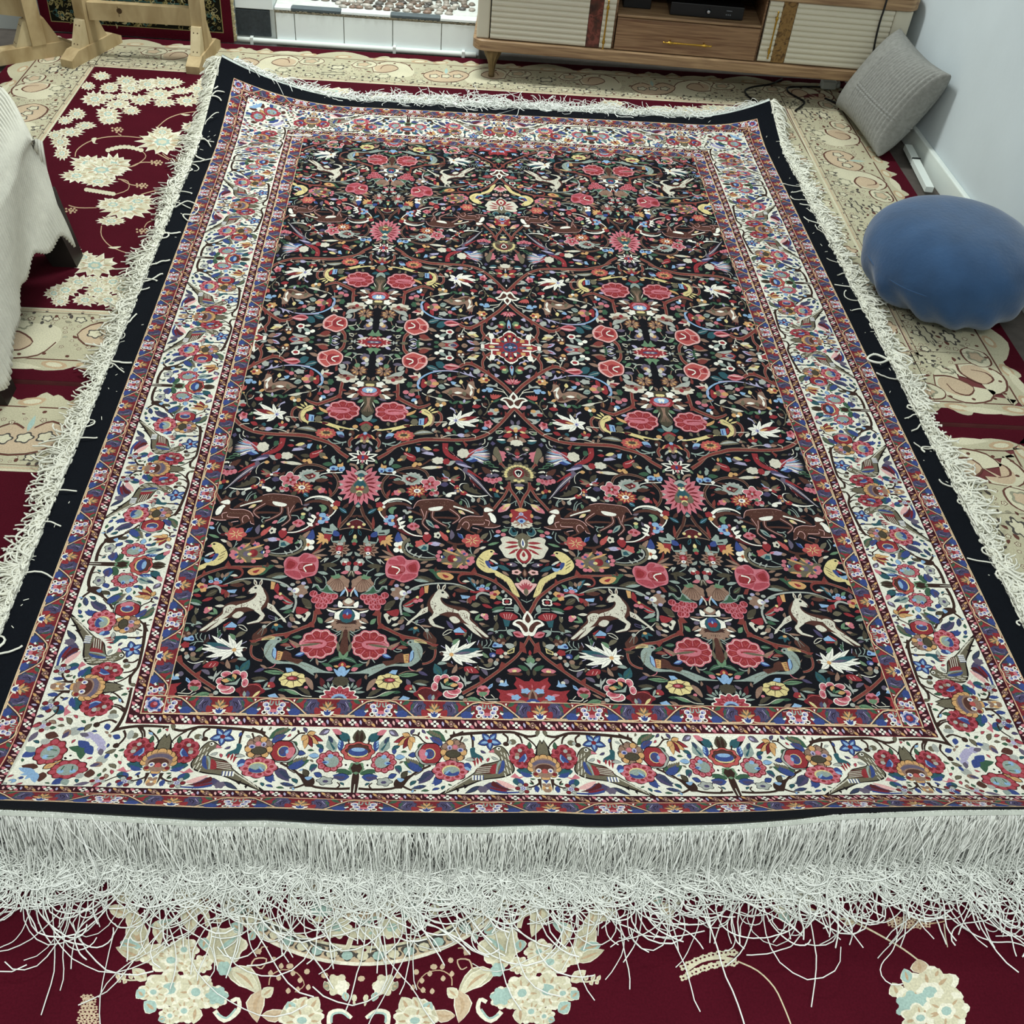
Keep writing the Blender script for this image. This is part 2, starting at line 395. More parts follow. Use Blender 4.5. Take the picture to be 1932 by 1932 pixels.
    p.peony(530, 800, 325, 255, 10); H('tn', 820, 850, 900, 800, 1065, 740, 1000, 820, 900, 890); H('ro', 900, 870, 1060, 780, 930, 890); L('og', 500, 790, 900, 850, 46)
    G('sg', 1180, 745, 1240, 710, 1330, 730, 1430, 830, 1448, 950, 1400, 1060, 1300, 1140, 1210, 1175, 1000, 1165, 840, 1185, 700, 1250, 500, 1350, 510, 1300, 190, 1295, 190, 1280, 350, 1258, 560, 1180, 760, 1120, 1000, 1130, 1180, 1110, 1260, 1000, 1270, 900, 1250, 830, 1200, 795)
    H('pk', 1125, 785, 1195, 745, 1190, 800); E('k', 1235, 750, 22, 16, 8)
    for y in (0, 34, 64): V('ye', 12, 8, 1300, 715 + y*.5, 1400, 705 + y*.8, 1520, 760 + y*.3)
    G('bn', 750, 1085, 930, 1060, 980, 980, 1110, 945, 1150, 1095, 1000, 1105, 860, 1160, 800, 1150); H('oc', 1110, 965, 1210, 950, 1200, 1110, 1130, 1110); H('cr', 1210, 955, 1235, 960, 1225, 1095, 1198, 1110)
    G('lb', 1235, 935, 1290, 895, 1285, 1020, 1222, 1090); V('gb', 16, 12, 1290, 920, 1290, 1020, 1240, 1090)
    for k in range(5): V('og', 10, 5, 1330 + 16*k, 840 + 40*k, 1400 + 8*k, 900 + 44*k)
    for k in range(4): V('og', 9, 4, 560 + 120*k, 1230 - 30*k, 680 + 120*k, 1180 - 26*k); V('dk', 9, 9, 1150, 985 + 30*k, 1195, 980 + 30*k)
    V('pk', 14, 12, 1200, 1170, 1230, 1220, 1310, 1250)
    L('bl', 740, 970, 905, 1020, 80); L('lb', 760, 965, 890, 1010, 40); V('sg', 14, 14, 940, 890, 1000, 920, 1080, 905, 1070, 880, 990, 870)
    S('ye', 855, 1435, 225, 132, 8, .09); E('ol', 860, 1412, 118, 50); E('rd', 872, 1410, 92, 34); E('pk', 885, 1410, 46, 18)
    for k in range(8): t = k*PI/4 + .2; V('bn', 8, 14, 855+215*math.cos(t), 1435+125*math.sin(t), 862+105*math.cos(t), 1414+46*math.sin(t))
    H('lb', 860, 1285, 920, 1235, 1015, 1235, 980, 1315); L('lg', 1030, 1330, 1380, 1310, 78, 0, 'k'); V('tn', 12, 12, 1030, 1310, 1160, 1260, 1330, 1250); L('pu', 1370, 1260, 1540, 1330, 60); L('tn', 1330, 1260, 1460, 1200, 46)
    G('tn', 470, 1570, 520, 1440, 640, 1380, 610, 1480, 500, 1590); E('pk', 600, 1560, 36, 28, 8); L('ol', 500, 1690, 745, 1570, 80, -20); V('cm', 14, 10, 470, 1712, 640, 1700, 800, 1620, 970, 1605); L('lg', 700, 1690, 980, 1600, 60)
    L('pd', 1230, 1500, 1165, 1390, 80); G('rd', 1130, 1560, 1180, 1490, 1265, 1500, 1260, 1570, 1190, 1590); E('ye', 1240, 1558, 20, 18, 6); L('sg', 1350, 1620, 1180, 1600, 40); L('sg', 1270, 1490, 1330, 1610, 44)
    S('cr', 1540, 1650, 230, 130, 6, .14); S('dr', 1540, 1640, 180, 95, 6, .14, .4); V('co', 10, 10, 1330, 1620, 1420, 1560, 1500, 1540, 1620, 1570); L('ye', 1370, 1650, 1490, 1770, 50); L('pu', 1560, 1760, 1590, 1650, 80); L('sg', 1620, 1760, 1640, 1660, 60); H('lb', 1020, 1765, 1110, 1680, 1230, 1720, 1180, 1765); L('tn', 900, 1760, 1060, 1690, 60)
    L('ol', 1280, 1450, 1570, 1440, 90); L('sg', 1320, 1465, 1530, 1500, 40)
    for t in (-.15, .25, .62, 1.0, 1.4): L('sg', 180+90*math.sin(t), 1640-100*math.cos(t), 180+270*math.sin(t), 1650-210*math.cos(t), 40, 0, 'gr')
    for k, (w, h) in enumerate(((300, 215), (272, 192))): S(('wh', 'ro')[k], 8, 1730, w, h, 13, .16, .1)
    R('rd', 8, 1730, 240, 170, 13, 60, 'pk', .1, .4); E('lb', 8, 1750, 130, 105); E('pu', 8, 1760, 92, 72); E('ye', 8, 1768, 62, 46); E('og', 8, 1780, 28, 22)
    S('ol', 45, 1430, 120, 85, 9, .12); L('gr', 70, 1030, 310, 1130, 80, -30, 'sg'); L('gr', 210, 1190, 420, 1130, 70); V('sg', 16, 20, 340, 1070, 420, 1110, 520, 1090); L('tn', 470, 1170, 530, 1040, 44); L('pk', 205, 1240, 330, 1200, 76); V('sg', 16, 14, 570, 1040, 620, 1110)
    G('rd', -60, 1110, 40, 1085, 110, 1120, 120, 1180, 40, 1160); E('oc', 45, 1140, 34, 30, 8); L('oc', 110, 1180, 200, 1170, 40); E('lb', 30, 1240, 84, 80); G('lb', 30, 1300, 190, 1215, 90, 1345); V('bl', 14, 10, 28, 1310, 30, 1200)
    # column: fan palmette, trunk
    p.tf = crop(640, 1130, 9.2)
    S('tn', 100, 420, 300, 150, 18, .12); S('br', 100, 400, 200, 110, 18, .1)
    for k in range(-6, 7): V('tn', 22, 26, 110+20*k, 440, 100+42*k, 540-2*k*k)
    H('wh', 220, 180, 360, 250, 350, 350, 250, 370, 270, 260); H('wh', 340, 230, 520, 190, 480, 230, 370, 250); H('tn', 260, 170, 520, 170, 380, 205); H('wh', 340, 370, 480, 430, 420, 430, 360, 410); L('tn', 380, 330, 510, 420, 60); E('pd', 415, 280, 50, 34, 8)
    E('te', 120, 290, 158, 130); E('bl', 118, 240, 108, 70); G('rd', 10, 290, 60, 260, 118, 300, 180, 260, 220, 290, 170, 350, 118, 330, 60, 350); E('lb', 118, 255, 40, 34, 8)
    H('wh', -20, 120, 330, 140, 300, 155, -20, 158); G('wh', 250, 90, 330, 40, 330, 130, 270, 140); G('tn', 0, 40, 120, -10, 260, 30, 230, 110, 120, 120, 10, 100); G('cm', 40, 30, 120, -40, 220, 20, 120, 40); E('pd', 120, 70, 62, 36, 8); E('pd', 370, 130, 44, 24, 8)
    G('bn', 40, 540, 140, 540, 150, 700, 150, 900, 60, 970, 0, 900, 10, 700); L('og', 170, 540, 200, 780, 40, 20); L('og', 210, 760, 160, 930, 60); G('lg', 0, 900, 60, 990, 150, 905, 140, 1000, 50, 1055, 0, 1000); V('sg', 14, 12, 190, 550, 240, 580, 370, 530); V('sg', 14, 12, 190, 600, 260, 660); V('sg', 12, 12, 200, 570, 300, 640)
    L('lg', 540, 440, 640, 340, 80); L('wh', 360, 495, 470, 500, 50)
    # calyx with cream lobes, little bells, cacao bud
    G('rd', 820, 220, 900, 200, 1030, 180, 1020, 290, 930, 300, 850, 260); G('cm', 770, 280, 830, 250, 890, 320, 900, 380, 850, 430, 810, 360); G('cm', 900, 340, 960, 310, 1030, 320, 960, 380); E('dk', 868, 330, 24, 34, 8)
    L('tn', 1010, 430, 1130, 360, 80); L('cm', 910, 465, 1040, 430, 50); L('og', 1060, 360, 1130, 300, 60); L('pd', 1060, 540, 1130, 440, 80); L('tn', 940, 530, 1070, 520, 50)
    V('cm', 12, 10, 1130, 320, 1210, 390, 1280, 400, 1340, 440, 1400, 460, 1490, 540); L('te', 1330, 500, 1190, 545, 50); L('te', 1330, 500, 1290, 615, 60); L('te', 1330, 500, 1390, 580, 50); E('oc', 1325, 505, 38, 24, 8); V('pu', 14, 14, 1310, 400, 1400, 370, 1480, 350, 1460, 390, 1360, 415)
    G('bn', 1480, 560, 1560, 560, 1640, 640, 1690, 700, 1670, 780, 1560, 740, 1460, 640); E('gy', 1520, 545, 38, 32, 8); V('sg', 8, 5, 1520, 560, 1540, 700); V('sg', 8, 5, 1530, 560, 1610, 680); L('tn', 1400, 460, 1610, 485, 40)
    L('ol', 780, 170, 980, 20, 110); L('og', 770, 190, 900, 170, 40)
    # deer with arched branch
    p.tf = crop(640, 1050, 5.084)
    V('gy', 22, 10, 600, 560, 585, 470, 620, 390, 700, 310, 830, 268, 1000, 256, 1150, 272, 1300, 335)
    for (x, y, c) in ((640, 470, 'sg'), (680, 430, 'rd'), (700, 380, 'sg'), (720, 340, 'gr'), (790, 310, 'rd')): L(c, 610, 470, x + 40, y + 30, 30, 10)
    L('sg', 610, 500, 730, 540, 36); L('gr', 600, 540, 690, 570, 36); E('pk', 735, 430, 26, 18, 8); E('pk', 780, 420, 26, 18, 8); E('ye', 750, 390, 16, 14, 6); H('oc', 815, 285, 860, 275, 850, 350, 820, 350); G('rd', 770, 330, 800, 290, 815, 350, 780, 380)
    E('tn', 560, 350, 60, 60, 9); 
    for k in range(9): t = k*.7; E(('lv', 'tn', 'gy')[k % 3], 590+80*math.cos(t), 340+70*math.sin(t), 24, 16, 7)
    E('wh', 610, 350, 34, 28, 8); E('lv', 625, 355, 16, 14, 6); L('ol', 430, 500, 540, 430, 60)
    G('br', 950, 322, 880, 378, 845, 440, 840, 505, 890, 552, 850, 600, 868, 650, 905, 676, 1010, 698, 925, 660, 905, 605, 960, 562, 1060, 590, 1110, 650, 1190, 640, 1290, 735, 1380, 785, 1440, 772, 1320, 655, 1262, 600, 1262, 540, 1200, 490, 1060, 462, 1010, 440, 985, 400, 1055, 405, 1058, 372, 1005, 315)
    G('bn', 955, 330, 890, 380, 855, 440, 850, 500, 900, 540, 960, 550, 1060, 580, 1150, 600, 1210, 660, 1290, 700, 1400, 762, 1330, 660, 1265, 590, 1250, 540, 1200, 500, 1060, 470, 1000, 450, 975, 400, 1000, 370)
    G('cm', 935, 335, 985, 330, 1000, 370, 970, 400, 985, 440, 1020, 470, 1060, 490, 1130, 515, 1150, 545, 1050, 530, 980, 548, 930, 570, 900, 600, 880, 585, 905, 535, 880, 480, 875, 430, 905, 380)
    G('cm', 935, 350, 950, 318, 1000, 322, 1050, 372, 1035, 402, 990, 392, 950, 375); E('k', 993, 345, 14, 10, 8); E('k', 1040, 390, 8, 6, 6)
    L('cm', 955, 325, 948, 258, 30); L('bn', 955, 318, 951, 275, 12); L('cm', 990, 322, 1022, 264, 32); L('bn', 994, 315, 1016, 280, 12)
    H('cm', 850, 480, 790, 505, 740, 560, 655, 630, 638, 662, 668, 652, 705, 612, 765, 570, 850, 530); H('cm', 930, 548, 872, 578, 855, 602, 870, 642, 900, 668, 1000, 692, 1012, 684, 920, 650, 893, 602, 965, 560)
    G('cm', 1140, 530, 1200, 515, 1252, 550, 1252, 605, 1305, 655, 1395, 735, 1432, 768, 1400, 770, 1300, 690, 1200, 620); H('cm', 1190, 640, 1285, 728, 1372, 780, 1340, 740, 1265, 662); G('cm', 1055, 590, 1110, 575, 1160, 622, 1100, 640); L('cm', 1250, 530, 1340, 535, 28)
    rnd = random.Random(3)
    for k in range(60):
        a, b = rnd.choice(((900, 450), (930, 480), (960, 520), (1040, 505), (1090, 510), (1180, 550), (1215, 570), (1235, 600), (910, 520), (820, 520), (1300, 660)))
        x = a + rnd.uniform(-22, 22); y = b + rnd.uniform(-22, 22); V('bn', 6, 5, x, y, x + 5, y + 11)
    p.tf = crop(820, 960, 9.66)
    G('og', 240, 1430, 330, 1400, 480, 1400, 640, 1470, 520, 1470, 400, 1420, 300, 1480); L('bn', 360, 1480, 620, 1500, 80); V('rd', 40, 26, 650, 1500, 760, 1520, 900, 1490, 1000, 1500); V('gy', 50, 30, 740, 1640, 790, 1560, 880, 1530, 1010, 1570); G('rd', 670, 1600, 750, 1580, 740, 1660, 700, 1670); H('lb', 470, 1570, 640, 1590, 650, 1630, 500, 1640)
    for (x, y) in ((870, 1410), (960, 1450), (800, 1450)): E('lb', x, y, 46, 32, 8); E('bl', x, y, 14, 10, 6)
    E('pk', 860, 1470, 56, 36, 8); L('te', 750, 1440, 590, 1240, 90, 30, 'lb'); L('tn', 740, 1360, 660, 1270, 60); L('tn', 770, 1380, 790, 1290, 60); L('ol', 840, 1380, 880, 1270, 90); L('lg', 930, 1420, 1030, 1350, 60); L('pd', 1080, 1480, 1110, 1390, 80)
    S('pk', 1060, 1550, 60, 50, 5, .15); S('oc', 1130, 1530, 60, 46, 5, .15); S('oc', 1070, 1600, 60, 46, 5, .15); E('rd', 1100, 1560, 40, 30, 8); L('lg', 1240, 1650, 1110, 1590, 70); L('gy', 1300, 1620, 1300, 1550, 60); S('wh', 1320, 1690, 95, 66, 4, .15, .78); S('k', 1320, 1690, 66, 46, 4, .15, .78); E('rd', 1318, 1690, 42, 30, 8); E('gy', 1245, 1510, 34, 30, 7)
    L('ol', 810, 1600, 1010, 1720, 110, 0, 'og'); L('rd', 1080, 1720, 1230, 1700, 60); L('og', 280, 1690, 480, 1720, 40); L('pd', 440, 1670, 600, 1700, 40); L('tn', 590, 1720, 660, 1600, 70)
    # ---- lily group (right of the lower third)
    p.tf = crop(820, 1130, 9.2)
    for q in ((440, 710, 95), (720, 735, 90), (560, 770, 70), (895, 965, 90), (840, 895, 70), (745, 1110, 90), (490, 1155, 95), (120, 1075, 100), (80, 920, 90), (190, 785, 80), (320, 800, 60), (660, 1020, 70), (600, 1080, 60)): L('wh', 290, 965, q[0], q[1], q[2], 12 if q[0] > 500 else -8, 'gy')
    for (a, b, c, d) in ((110, 810, 190, 860), (300, 790, 330, 745), (550, 700, 590, 780), (770, 720, 740, 800), (730, 1010, 820, 1050), (540, 1110, 650, 1150), (290, 1080, 310, 1120)): V('lv', 12, 10, a, b, c, d)
    L('bn', 330, 955, 640, 900, 60); L('te', 360, 950, 800, 860, 100); L('pd', 340, 955, 640, 920, 46); E('oc', 292, 965, 40, 34, 8); L('br', 90, 960, 160, 940, 70)
    V('sg', 16, 12, 790, 850, 950, 850, 1060, 900); V('sg', 14, 12, 820, 840, 825, 730); V('sg', 14, 12, 850, 830, 910, 780, 895, 705); V('sg', 14, 12, 930, 830, 985, 760, 960, 700); V('sg', 14, 12, 970, 770, 1040, 665); V('sg', 12, 12, 960, 860, 990, 920); V('sg', 14, 12, 610, 780, 620, 680, 590, 640); V('sg', 12, 12, 630, 690, 645, 600)
    G('lb', 1000, 830, 1040, 750, 1100, 770, 1150, 760, 1180, 830, 1080, 840); E('bl', 1045, 805, 34, 22, 8); S('bn', 1160, 730, 80, 55, 6, .15); E('tn', 1110, 720, 34, 26, 7); E('tn', 1190, 770, 34, 30, 7); L('gr', 1160, 690, 1150, 605, 90); L('sg', 1150, 690, 1145, 630, 20); L('gy', 1225, 790, 1405, 800, 100, 24)
    S('rd', 1130, 915, 70, 52, 5, .15); E('cm', 1230, 945, 36, 30, 7); E('cm', 1160, 1000, 38, 32, 7); H('ye', 1260, 905, 1390, 840, 1380, 930, 1270, 960); H('ol', 1275, 915, 1370, 865, 1365, 920, 1285, 945); L('tn', 1190, 1000, 1310, 1010, 60); G('bl', 950, 950, 1000, 930, 1060, 950, 1050, 1000, 970, 1010); E('lv', 1020, 985, 34, 26, 7)
    G('og', 840, 1130, 920, 1130, 950, 1060, 1000, 1060, 1000, 1150, 920, 1190); E('tn', 970, 1070, 50, 40, 8); L('gy', 1060, 1160, 1070, 1060, 90); E('tn', 1090, 1060, 34, 30, 7); V('wh', 16, 10, 690, 1190, 770, 1180, 880, 1215, 960, 1220, 1040, 1190); L('pd', 920, 1330, 800, 1220, 70, 20)
    G('rd', 510, 1190, 580, 1170, 680, 1190, 770, 1280, 640, 1290, 530, 1260); V('pl', 10, 8, 560, 1210, 600, 1270); V('pl', 10, 8, 630, 1210, 660, 1270); L('og', 560, 1340, 560, 1250, 60); L('gy', 560, 1480, 430, 1320, 40); L('gy', 520, 1470, 650, 1440, 50); L('gy', 540, 1520, 520, 1330, 40)
    L('te', 130, 1310, 0, 1120, 150, -30, 'gr'); L('te', 150, 1310, 220, 1220, 60); L('tn', 300, 1290, 380, 1130, 80, 20)
    for (x, y, rx, ry) in ((55, 1400, 78, 85), (180, 1365, 80, 62), (340, 1390, 100, 60), (430, 1505, 72, 65), (280, 1650, 140, 80), (340, 1600, 130, 70), (0, 1520, 60, 80)): E('wh', x, y, rx, ry); E('pk', x, y, rx*.86, ry*.84); E('ro', x + 10, y + 8, rx*.4, ry*.36)
    G('k', 60, 1500, 100, 1400, 220, 1370, 330, 1420, 420, 1500, 350, 1580, 140, 1580); H('sg', 90, 1430, 170, 1510, 330, 1550, 330, 1565, 130, 1560); L('oc', 170, 1460, 235, 1375, 80); L('gr', 190, 1500, 240, 1420, 50); L('oc', 270, 1500, 410, 1490, 70); L('lg', 220, 1500, 330, 1450, 40)
    S('pk', 840, 1600, 112, 98, 10, .06); G('cr', 745, 1580, 790, 1550, 835, 1580, 880, 1550, 930, 1580, 840, 1620); G('lg', 760, 1630, 840, 1610, 920, 1630, 870, 1690, 800, 1690); H('lb', 915, 1550, 960, 1490, 1010, 1465, 1005, 1520, 950, 1560); H('bl', 945, 1525, 985, 1490, 990, 1505, 955, 1530)
    V('cm', 16, 14, 850, 1690, 900, 1740, 1000, 1740, 1100, 1735); V('cm', 14, 12, 930, 1780, 1080, 1780); V('cm', 14, 10, 790, 1720, 870, 1765); V('cm', 14, 10, 980, 1660, 1040, 1720); L('lg', 560, 1730, 830, 1790, 110, 0, 'gr'); E('gy', 460, 1710, 46, 36, 8); L('tn', 540, 1690, 700, 1610, 40); E('tn', 530, 1750, 44, 30, 8)
    E('pd', 1110, 1410, 50, 44, 8); E('cm', 1165, 1440, 36, 34, 8); H('lb', 1110, 1500, 1150, 1450, 1210, 1460, 1240, 1390, 1260, 1470, 1290, 1500, 1220, 1520)
    G('pk', 1260, 1240, 1320, 1210, 1400, 1195, 1470, 1210, 1505, 1245, 1430, 1280, 1320, 1280); E('ye', 1385, 1250, 44, 24, 8); G('bn', 1260, 1290, 1400, 1270, 1520, 1290, 1500, 1330, 1330, 1320)
    E('rd', 1675, 935, 48, 54, 8); S('og', 1690, 1000, 70, 34, 4, .1); G('lg', 1590, 1080, 1620, 1020, 1690, 1000, 1770, 1020, 1790, 1080, 1690, 1160); G('sg', 1550, 1100, 1640, 1120, 1695, 1030, 1740, 1120, 1825, 1100, 1750, 1190, 1700, 1280, 1650, 1190); V('te', 14, 8, 1690, 1110, 1698, 1240); L('gr', 1640, 1245, 1440, 1150, 80); L('tn', 1580, 1060, 1480, 1030, 60)
    H('rd', 1715, 1330, 1640, 1430, 1560, 1430, 1470, 1380, 1400, 1350, 1420, 1410, 1375, 1480, 1440, 1560, 1340, 1580, 1230, 1590, 1065, 1560, 1140, 1640, 1115, 1720, 1150, 1760, 1060, 1820, 1900, 1830, 1900, 1400, 1780, 1420)
    L('pk', 1385, 1670, 1245, 1650, 50); L('pk', 1545, 1570, 1465, 1490, 46); L('pk', 1720, 1580, 1712, 1440, 70); S('lb', 1580, 1600, 80, 46, 5, .2); S('lb', 1410, 1710, 80, 46, 5, .2); L('bn', 1640, 1700, 1490, 1640, 70); L('tn', 1580, 1780, 1340, 1800, 70); G('tn', 1640, 1760, 1650, 1620, 1725, 1550, 1800, 1620, 1815, 1760); G('bn', 1670, 1760, 1680, 1640, 1725, 1580, 1775, 1640, 1790, 1760)
    H('bl', 1585, 1830, 1600, 1770, 1660, 1735, 1810, 1735, 1860, 1780, 1880, 1830); H('wh', 1640, 1830, 1670, 1780, 1790, 1780, 1830, 1830); H('cr', 1670, 1830, 1690, 1800, 1780, 1800, 1800, 1830)
    G('wh', 1630, 195, 1730, 290, 1745, 370, 1650, 455, 1535, 380, 1545, 290); G('bn', 1630, 240, 1700, 320, 1700, 380, 1645, 430, 1575, 380, 1580, 310)
    for m in (1, -1):
        X = lambda x: 1647 + m*(x - 1647)
        G('wh', X(1350), 440, X(1420), 362, X(1520), 366, X(1640), 440, X(1655), 520, X(1640), 625, X(1550), 635, X(1470), 505); G('bn', X(1400), 412, X(1480), 385, X(1590), 465, X(1622), 555, X(1565), 575, X(1490), 465)
    L('pk', 1365, 580, 1560, 660, 110); L('rd', 1380, 600, 1500, 640, 40)
    G('rd', 1120, 262, 1200, 232, 1340, 240, 1450, 322, 1310, 375, 1190, 340); 
    for k in range(4): V('pl', 9, 6, 1200 + 50*k, 260, 1225 + 28*k, 345)
    H('te', 1185, 350, 1315, 375, 1285, 480, 1220, 480); V('sg', 16, 14, 1240, 490, 1240, 545, 1110, 550, 1060, 600); L('sg', 1100, 590, 910, 550, 60, 40); L('sg', 1250, 550, 1410, 550, 50); L('sg', 1250, 550, 1360, 650, 60); L('ol', 1030, 560, 1080, 390, 90, 20); V('wh', 14, 12, 1035, 290, 1060, 385)
    L('lg', 700, 370, 790, 260, 60); L('lg', 720, 365, 860, 355, 40); E('pk', 880, 300, 56, 50, 8); E('pl', 830, 280, 36, 30, 7); E('ye', 860, 270, 22, 18, 6); E('pk', 900, 340, 40, 28, 7)
    L('pu', 330, 520, 200, 375, 70); H('lb', 325, 545, 430, 488, 535, 590, 340, 582); H('rd', 440, 475, 560, 548, 540, 590); H('rd', 350, 590, 520, 600, 540, 620, 360, 625); V('cm', 12, 12, 310, 540, 230, 540, 150, 600, 160, 632, 290, 570); L('og', 160, 655, 320, 760, 80, -20)
    L('rd', 825, 95, 1005, 160, 60); L('og', 635, 110, 800, 95, 90); L('gr', 990, 190, 1220, 130, 80, 10); L('sg', 1000, 228, 1215, 185, 44); L('tn', 770, 420, 915, 470, 50); V('sg', 16, 14, 1225, 155, 1370, 160, 1390, 220, 1480, 270, 1500, 330); V('sg', 12, 12, 1225, 195, 1370, 200); L('sg', 1440, 230, 1390, 90, 90); V('sg', 34, 30, 1610, 0, 1620, 150); V('sg', 14, 10, 1600, 60, 1500, 10)
    # ---- middle band
    p.tf = crop(640, 960, 9.66)
    V('oc', 26, 26, 300, -20, 295, 150); G('dr', 110, 250, 200, 200, 295, 185, 400, 210, 490, 290, 400, 350, 290, 365, 180, 350, 90, 300)
    for q in ((130, 270), (450, 285), (210, 330), (365, 335), (292, 175)): E('ye', q[0], q[1], 34, 26, 8)
    L('lb', 290, 315, 290, 205, 44); V('gy', 12, 10, 320, 190, 400, 215, 460, 265); L('te', 400, 490, 340, 370, 60); L('k', 392, 470, 355, 390, 26); V('tn', 16, 14, 380, 350, 500, 370, 600, 400)
    E('ye', 268, 510, 52, 52); G('lg', 200, 600, 230, 545, 300, 545, 335, 605, 265, 630); E('rd', 256, 636, 58, 34)
    H('sg', 620, 390, 740, 290, 785, 320, 770, 390, 920, 370, 920, 430, 860, 480, 700, 485, 700, 440); H('k', 720, 440, 820, 430, 840, 455, 720, 460); G('bl', 570, 500, 600, 440, 690, 415, 690, 500, 620, 520); H('sg', 430, 600, 500, 490, 530, 590, 680, 610, 700, 520, 725, 560, 680, 630, 560, 640, 450, 620); H('rd', 530, 480, 570, 500, 555, 580, 535, 560)
    H('rd', 710, 495, 855, 485, 850, 600, 730, 620)
    for (x, y) in ((970, 470), (985, 530), (980, 595), (960, 680), (840, 690), (750, 665), (900, 640)): L('oc', 820 + (x-820)*.15, 555 + (y-555)*.15, x, y, 56)
    R('tn', 525, 750, 205, 155, 11, 70, 'bn', .3); E('gy', 525, 655, 60, 30, 8); E('rd', 525, 738, 72, 60); E('pk', 525, 740, 30, 30, 8); E('wh', 525, 810, 46, 30, 8); E('bl', 525, 812, 22, 12, 6); E('gy', 530, 880, 60, 30, 8)
    S('gy', 380, 970, 80, 60, 6, .12); E('rd', 300, 1000, 44, 40, 8); E('rd', 385, 1010, 44, 36, 8); E('wh', 370, 975, 30, 20, 6); G('gy', 270, 1040, 350, 1050, 340, 1120, 260, 1140); L('pk', 270, 1150, 415, 1180, 70); L('ol', 230, 1120, 270, 1250, 80, 0, 'cm')
    S('tn', 420, 1370, 200, 145, 7, .08)
    for k in range(7): V('bn', 8, 8, 430 + 6*k, 1280, 330 + 40*k, 1380 + 12*(3-abs(k-3)), 300 + 55*k, 1470 + 8*(3-abs(k-3)))
    H('lg', 390, 1250, 450, 1190, 520, 1230, 590, 1240, 520, 1290, 430, 1280); V('sg', 16, 14, 490, 1220, 530, 1150, 640, 1085); V('sg', 14, 12, 430, 1110, 480, 1130, 560, 1130); V('sg', 14, 12, 490, 900, 520, 945, 640, 1010, 750, 1035); L('ol', 510, 1040, 800, 1050, 90); L('ol', 690, 1160, 730, 1040, 60); V('cm', 14, 12, 740, 920, 820, 1000); L('gy', 680, 920, 750, 1010, 50, -20)
    G('rd', 90, 1410, 180, 1480, 290, 1410, 240, 1520, 180, 1510, 110, 1500); V('cm', 26, 20, 290, 1430, 220, 1530, 210, 1600); L('lb', 270, 1460, 345, 1610, 50); L('br', 220, 1620, 380, 1640, 60); G('cm', 60, 1690, 150, 1630, 250, 1690, 150, 1739)
    for k, (x, y) in enumerate(((450, 1610), (830, 1580), (560, 1620), (720, 1640), (640, 1600), (520, 1690), (600, 1720), (690, 1720), (780, 1690), (610, 1790), (690, 1790))):
        E('pk', x, y, 76, 62, 10); E('rd', x + 6, y - 6, 58, 44, 9); V('pk', 14, 10, x - 20, y - 40, x, y, x - 6, y + 44); V('ro', 10, 8, x + 24, y - 36, x + 30, y + 30)
    H('sg', 380, 1560, 480, 1520, 560, 1430, 630, 1390, 670, 1480, 720, 1480, 780, 1410, 870, 1400, 880, 1480, 820, 1440, 740, 1520, 600, 1560); H('gr', 430, 1550, 560, 1490, 620, 1410, 670, 1500, 720, 1510, 790, 1430, 840, 1430, 740, 1510, 610, 1545); V('sg', 16, 14, 640, 1390, 660, 1300, 720, 1250); L('ol', 710, 1370, 880, 1260, 90, 10, 'lg'); L('sg', 640, 1210, 840, 1180, 60); H('rb', 890, 1390, 950, 1300, 1030, 1290, 960, 1400)
    G('pk', 850, 1010, 900, 920, 1030, 860, 1150, 855, 1240, 930, 1410, 935, 1475, 1040, 1440, 1150, 1410, 1250, 1180, 1345, 1020, 1285, 880, 1245, 840, 1150)
    G('ro', 1050, 880, 1150, 880, 1210, 960, 1180, 1020, 1080, 940); G('ro', 900, 1000, 920, 930, 1060, 940, 1150, 1010, 1000, 1020); G('rd', 890, 1100, 950, 1035, 1080, 1030, 1190, 1060, 1190, 1150, 1060, 1200, 900, 1180); G('ro', 1230, 1030, 1400, 960, 1435, 1060, 1420, 1160, 1300, 1160, 1235, 1110); G('rd', 1260, 1050, 1380, 1000, 1410, 1080, 1400, 1140, 1310, 1140); G('ro', 1190, 1190, 1400, 1190, 1370, 1250, 1180, 1310, 1110, 1290); G('ro', 900, 1210, 1040, 1220, 1160, 1180, 1080, 1280, 960, 1250); V('wh', 26, 18, 955, 1050, 1060, 1075, 1100, 1120, 1040, 1190)
    for k in range(4): V('pk', 10, 8, 1120, 1060 + 25*k, 1180, 1070 + 22*k)
    L('ol', 1410, 1240, 1750, 1320, 110, 10, 'og'); L('sg', 1360, 1290, 1640, 1330, 60); L('tn', 1450, 1130, 1640, 1110, 60); L('tn', 1480, 990, 1620, 960, 44)
    G('gr', 1630, 1110, 1720, 1100, 1750, 1150, 1860, 1110, 1800, 1200, 1880, 1290, 1780, 1270, 1720, 1190); G('oc', 1800, 1160, 1990, 1170, 2090, 1240, 2010, 1300, 1880, 1280, 1790, 1210); G('rd', 1880, 1190, 2000, 1235, 1930, 1260)
    for (x, y) in ((1050, 650), (1130, 630), (1150, 760), (1040, 750)): E('wh', x, y, 56, 46, 9)
    E('oc', 1110, 700, 40, 36, 8); E('rd', 1100, 700, 22, 22, 6); G('bl', 1010, 560, 1070, 420, 1120, 500, 1150, 580, 1060, 610); G('tn', 1110, 450, 1180, 480, 1240, 540, 1180, 590)
    V('og', 64, 30, 1290, 560, 1200, 600, 1160, 690, 1200, 800, 1350, 890, 1560, 930, 1770, 910); V('gy', 30, 12, 1260, 620, 1220, 700, 1270, 790, 1420, 860, 1600, 890, 1750, 880)
    for (x, y) in ((1310, 630), (1330, 740), (1420, 810), (1510, 840)): L('gy', x - 70, y + 60, x, y - 10, 34)
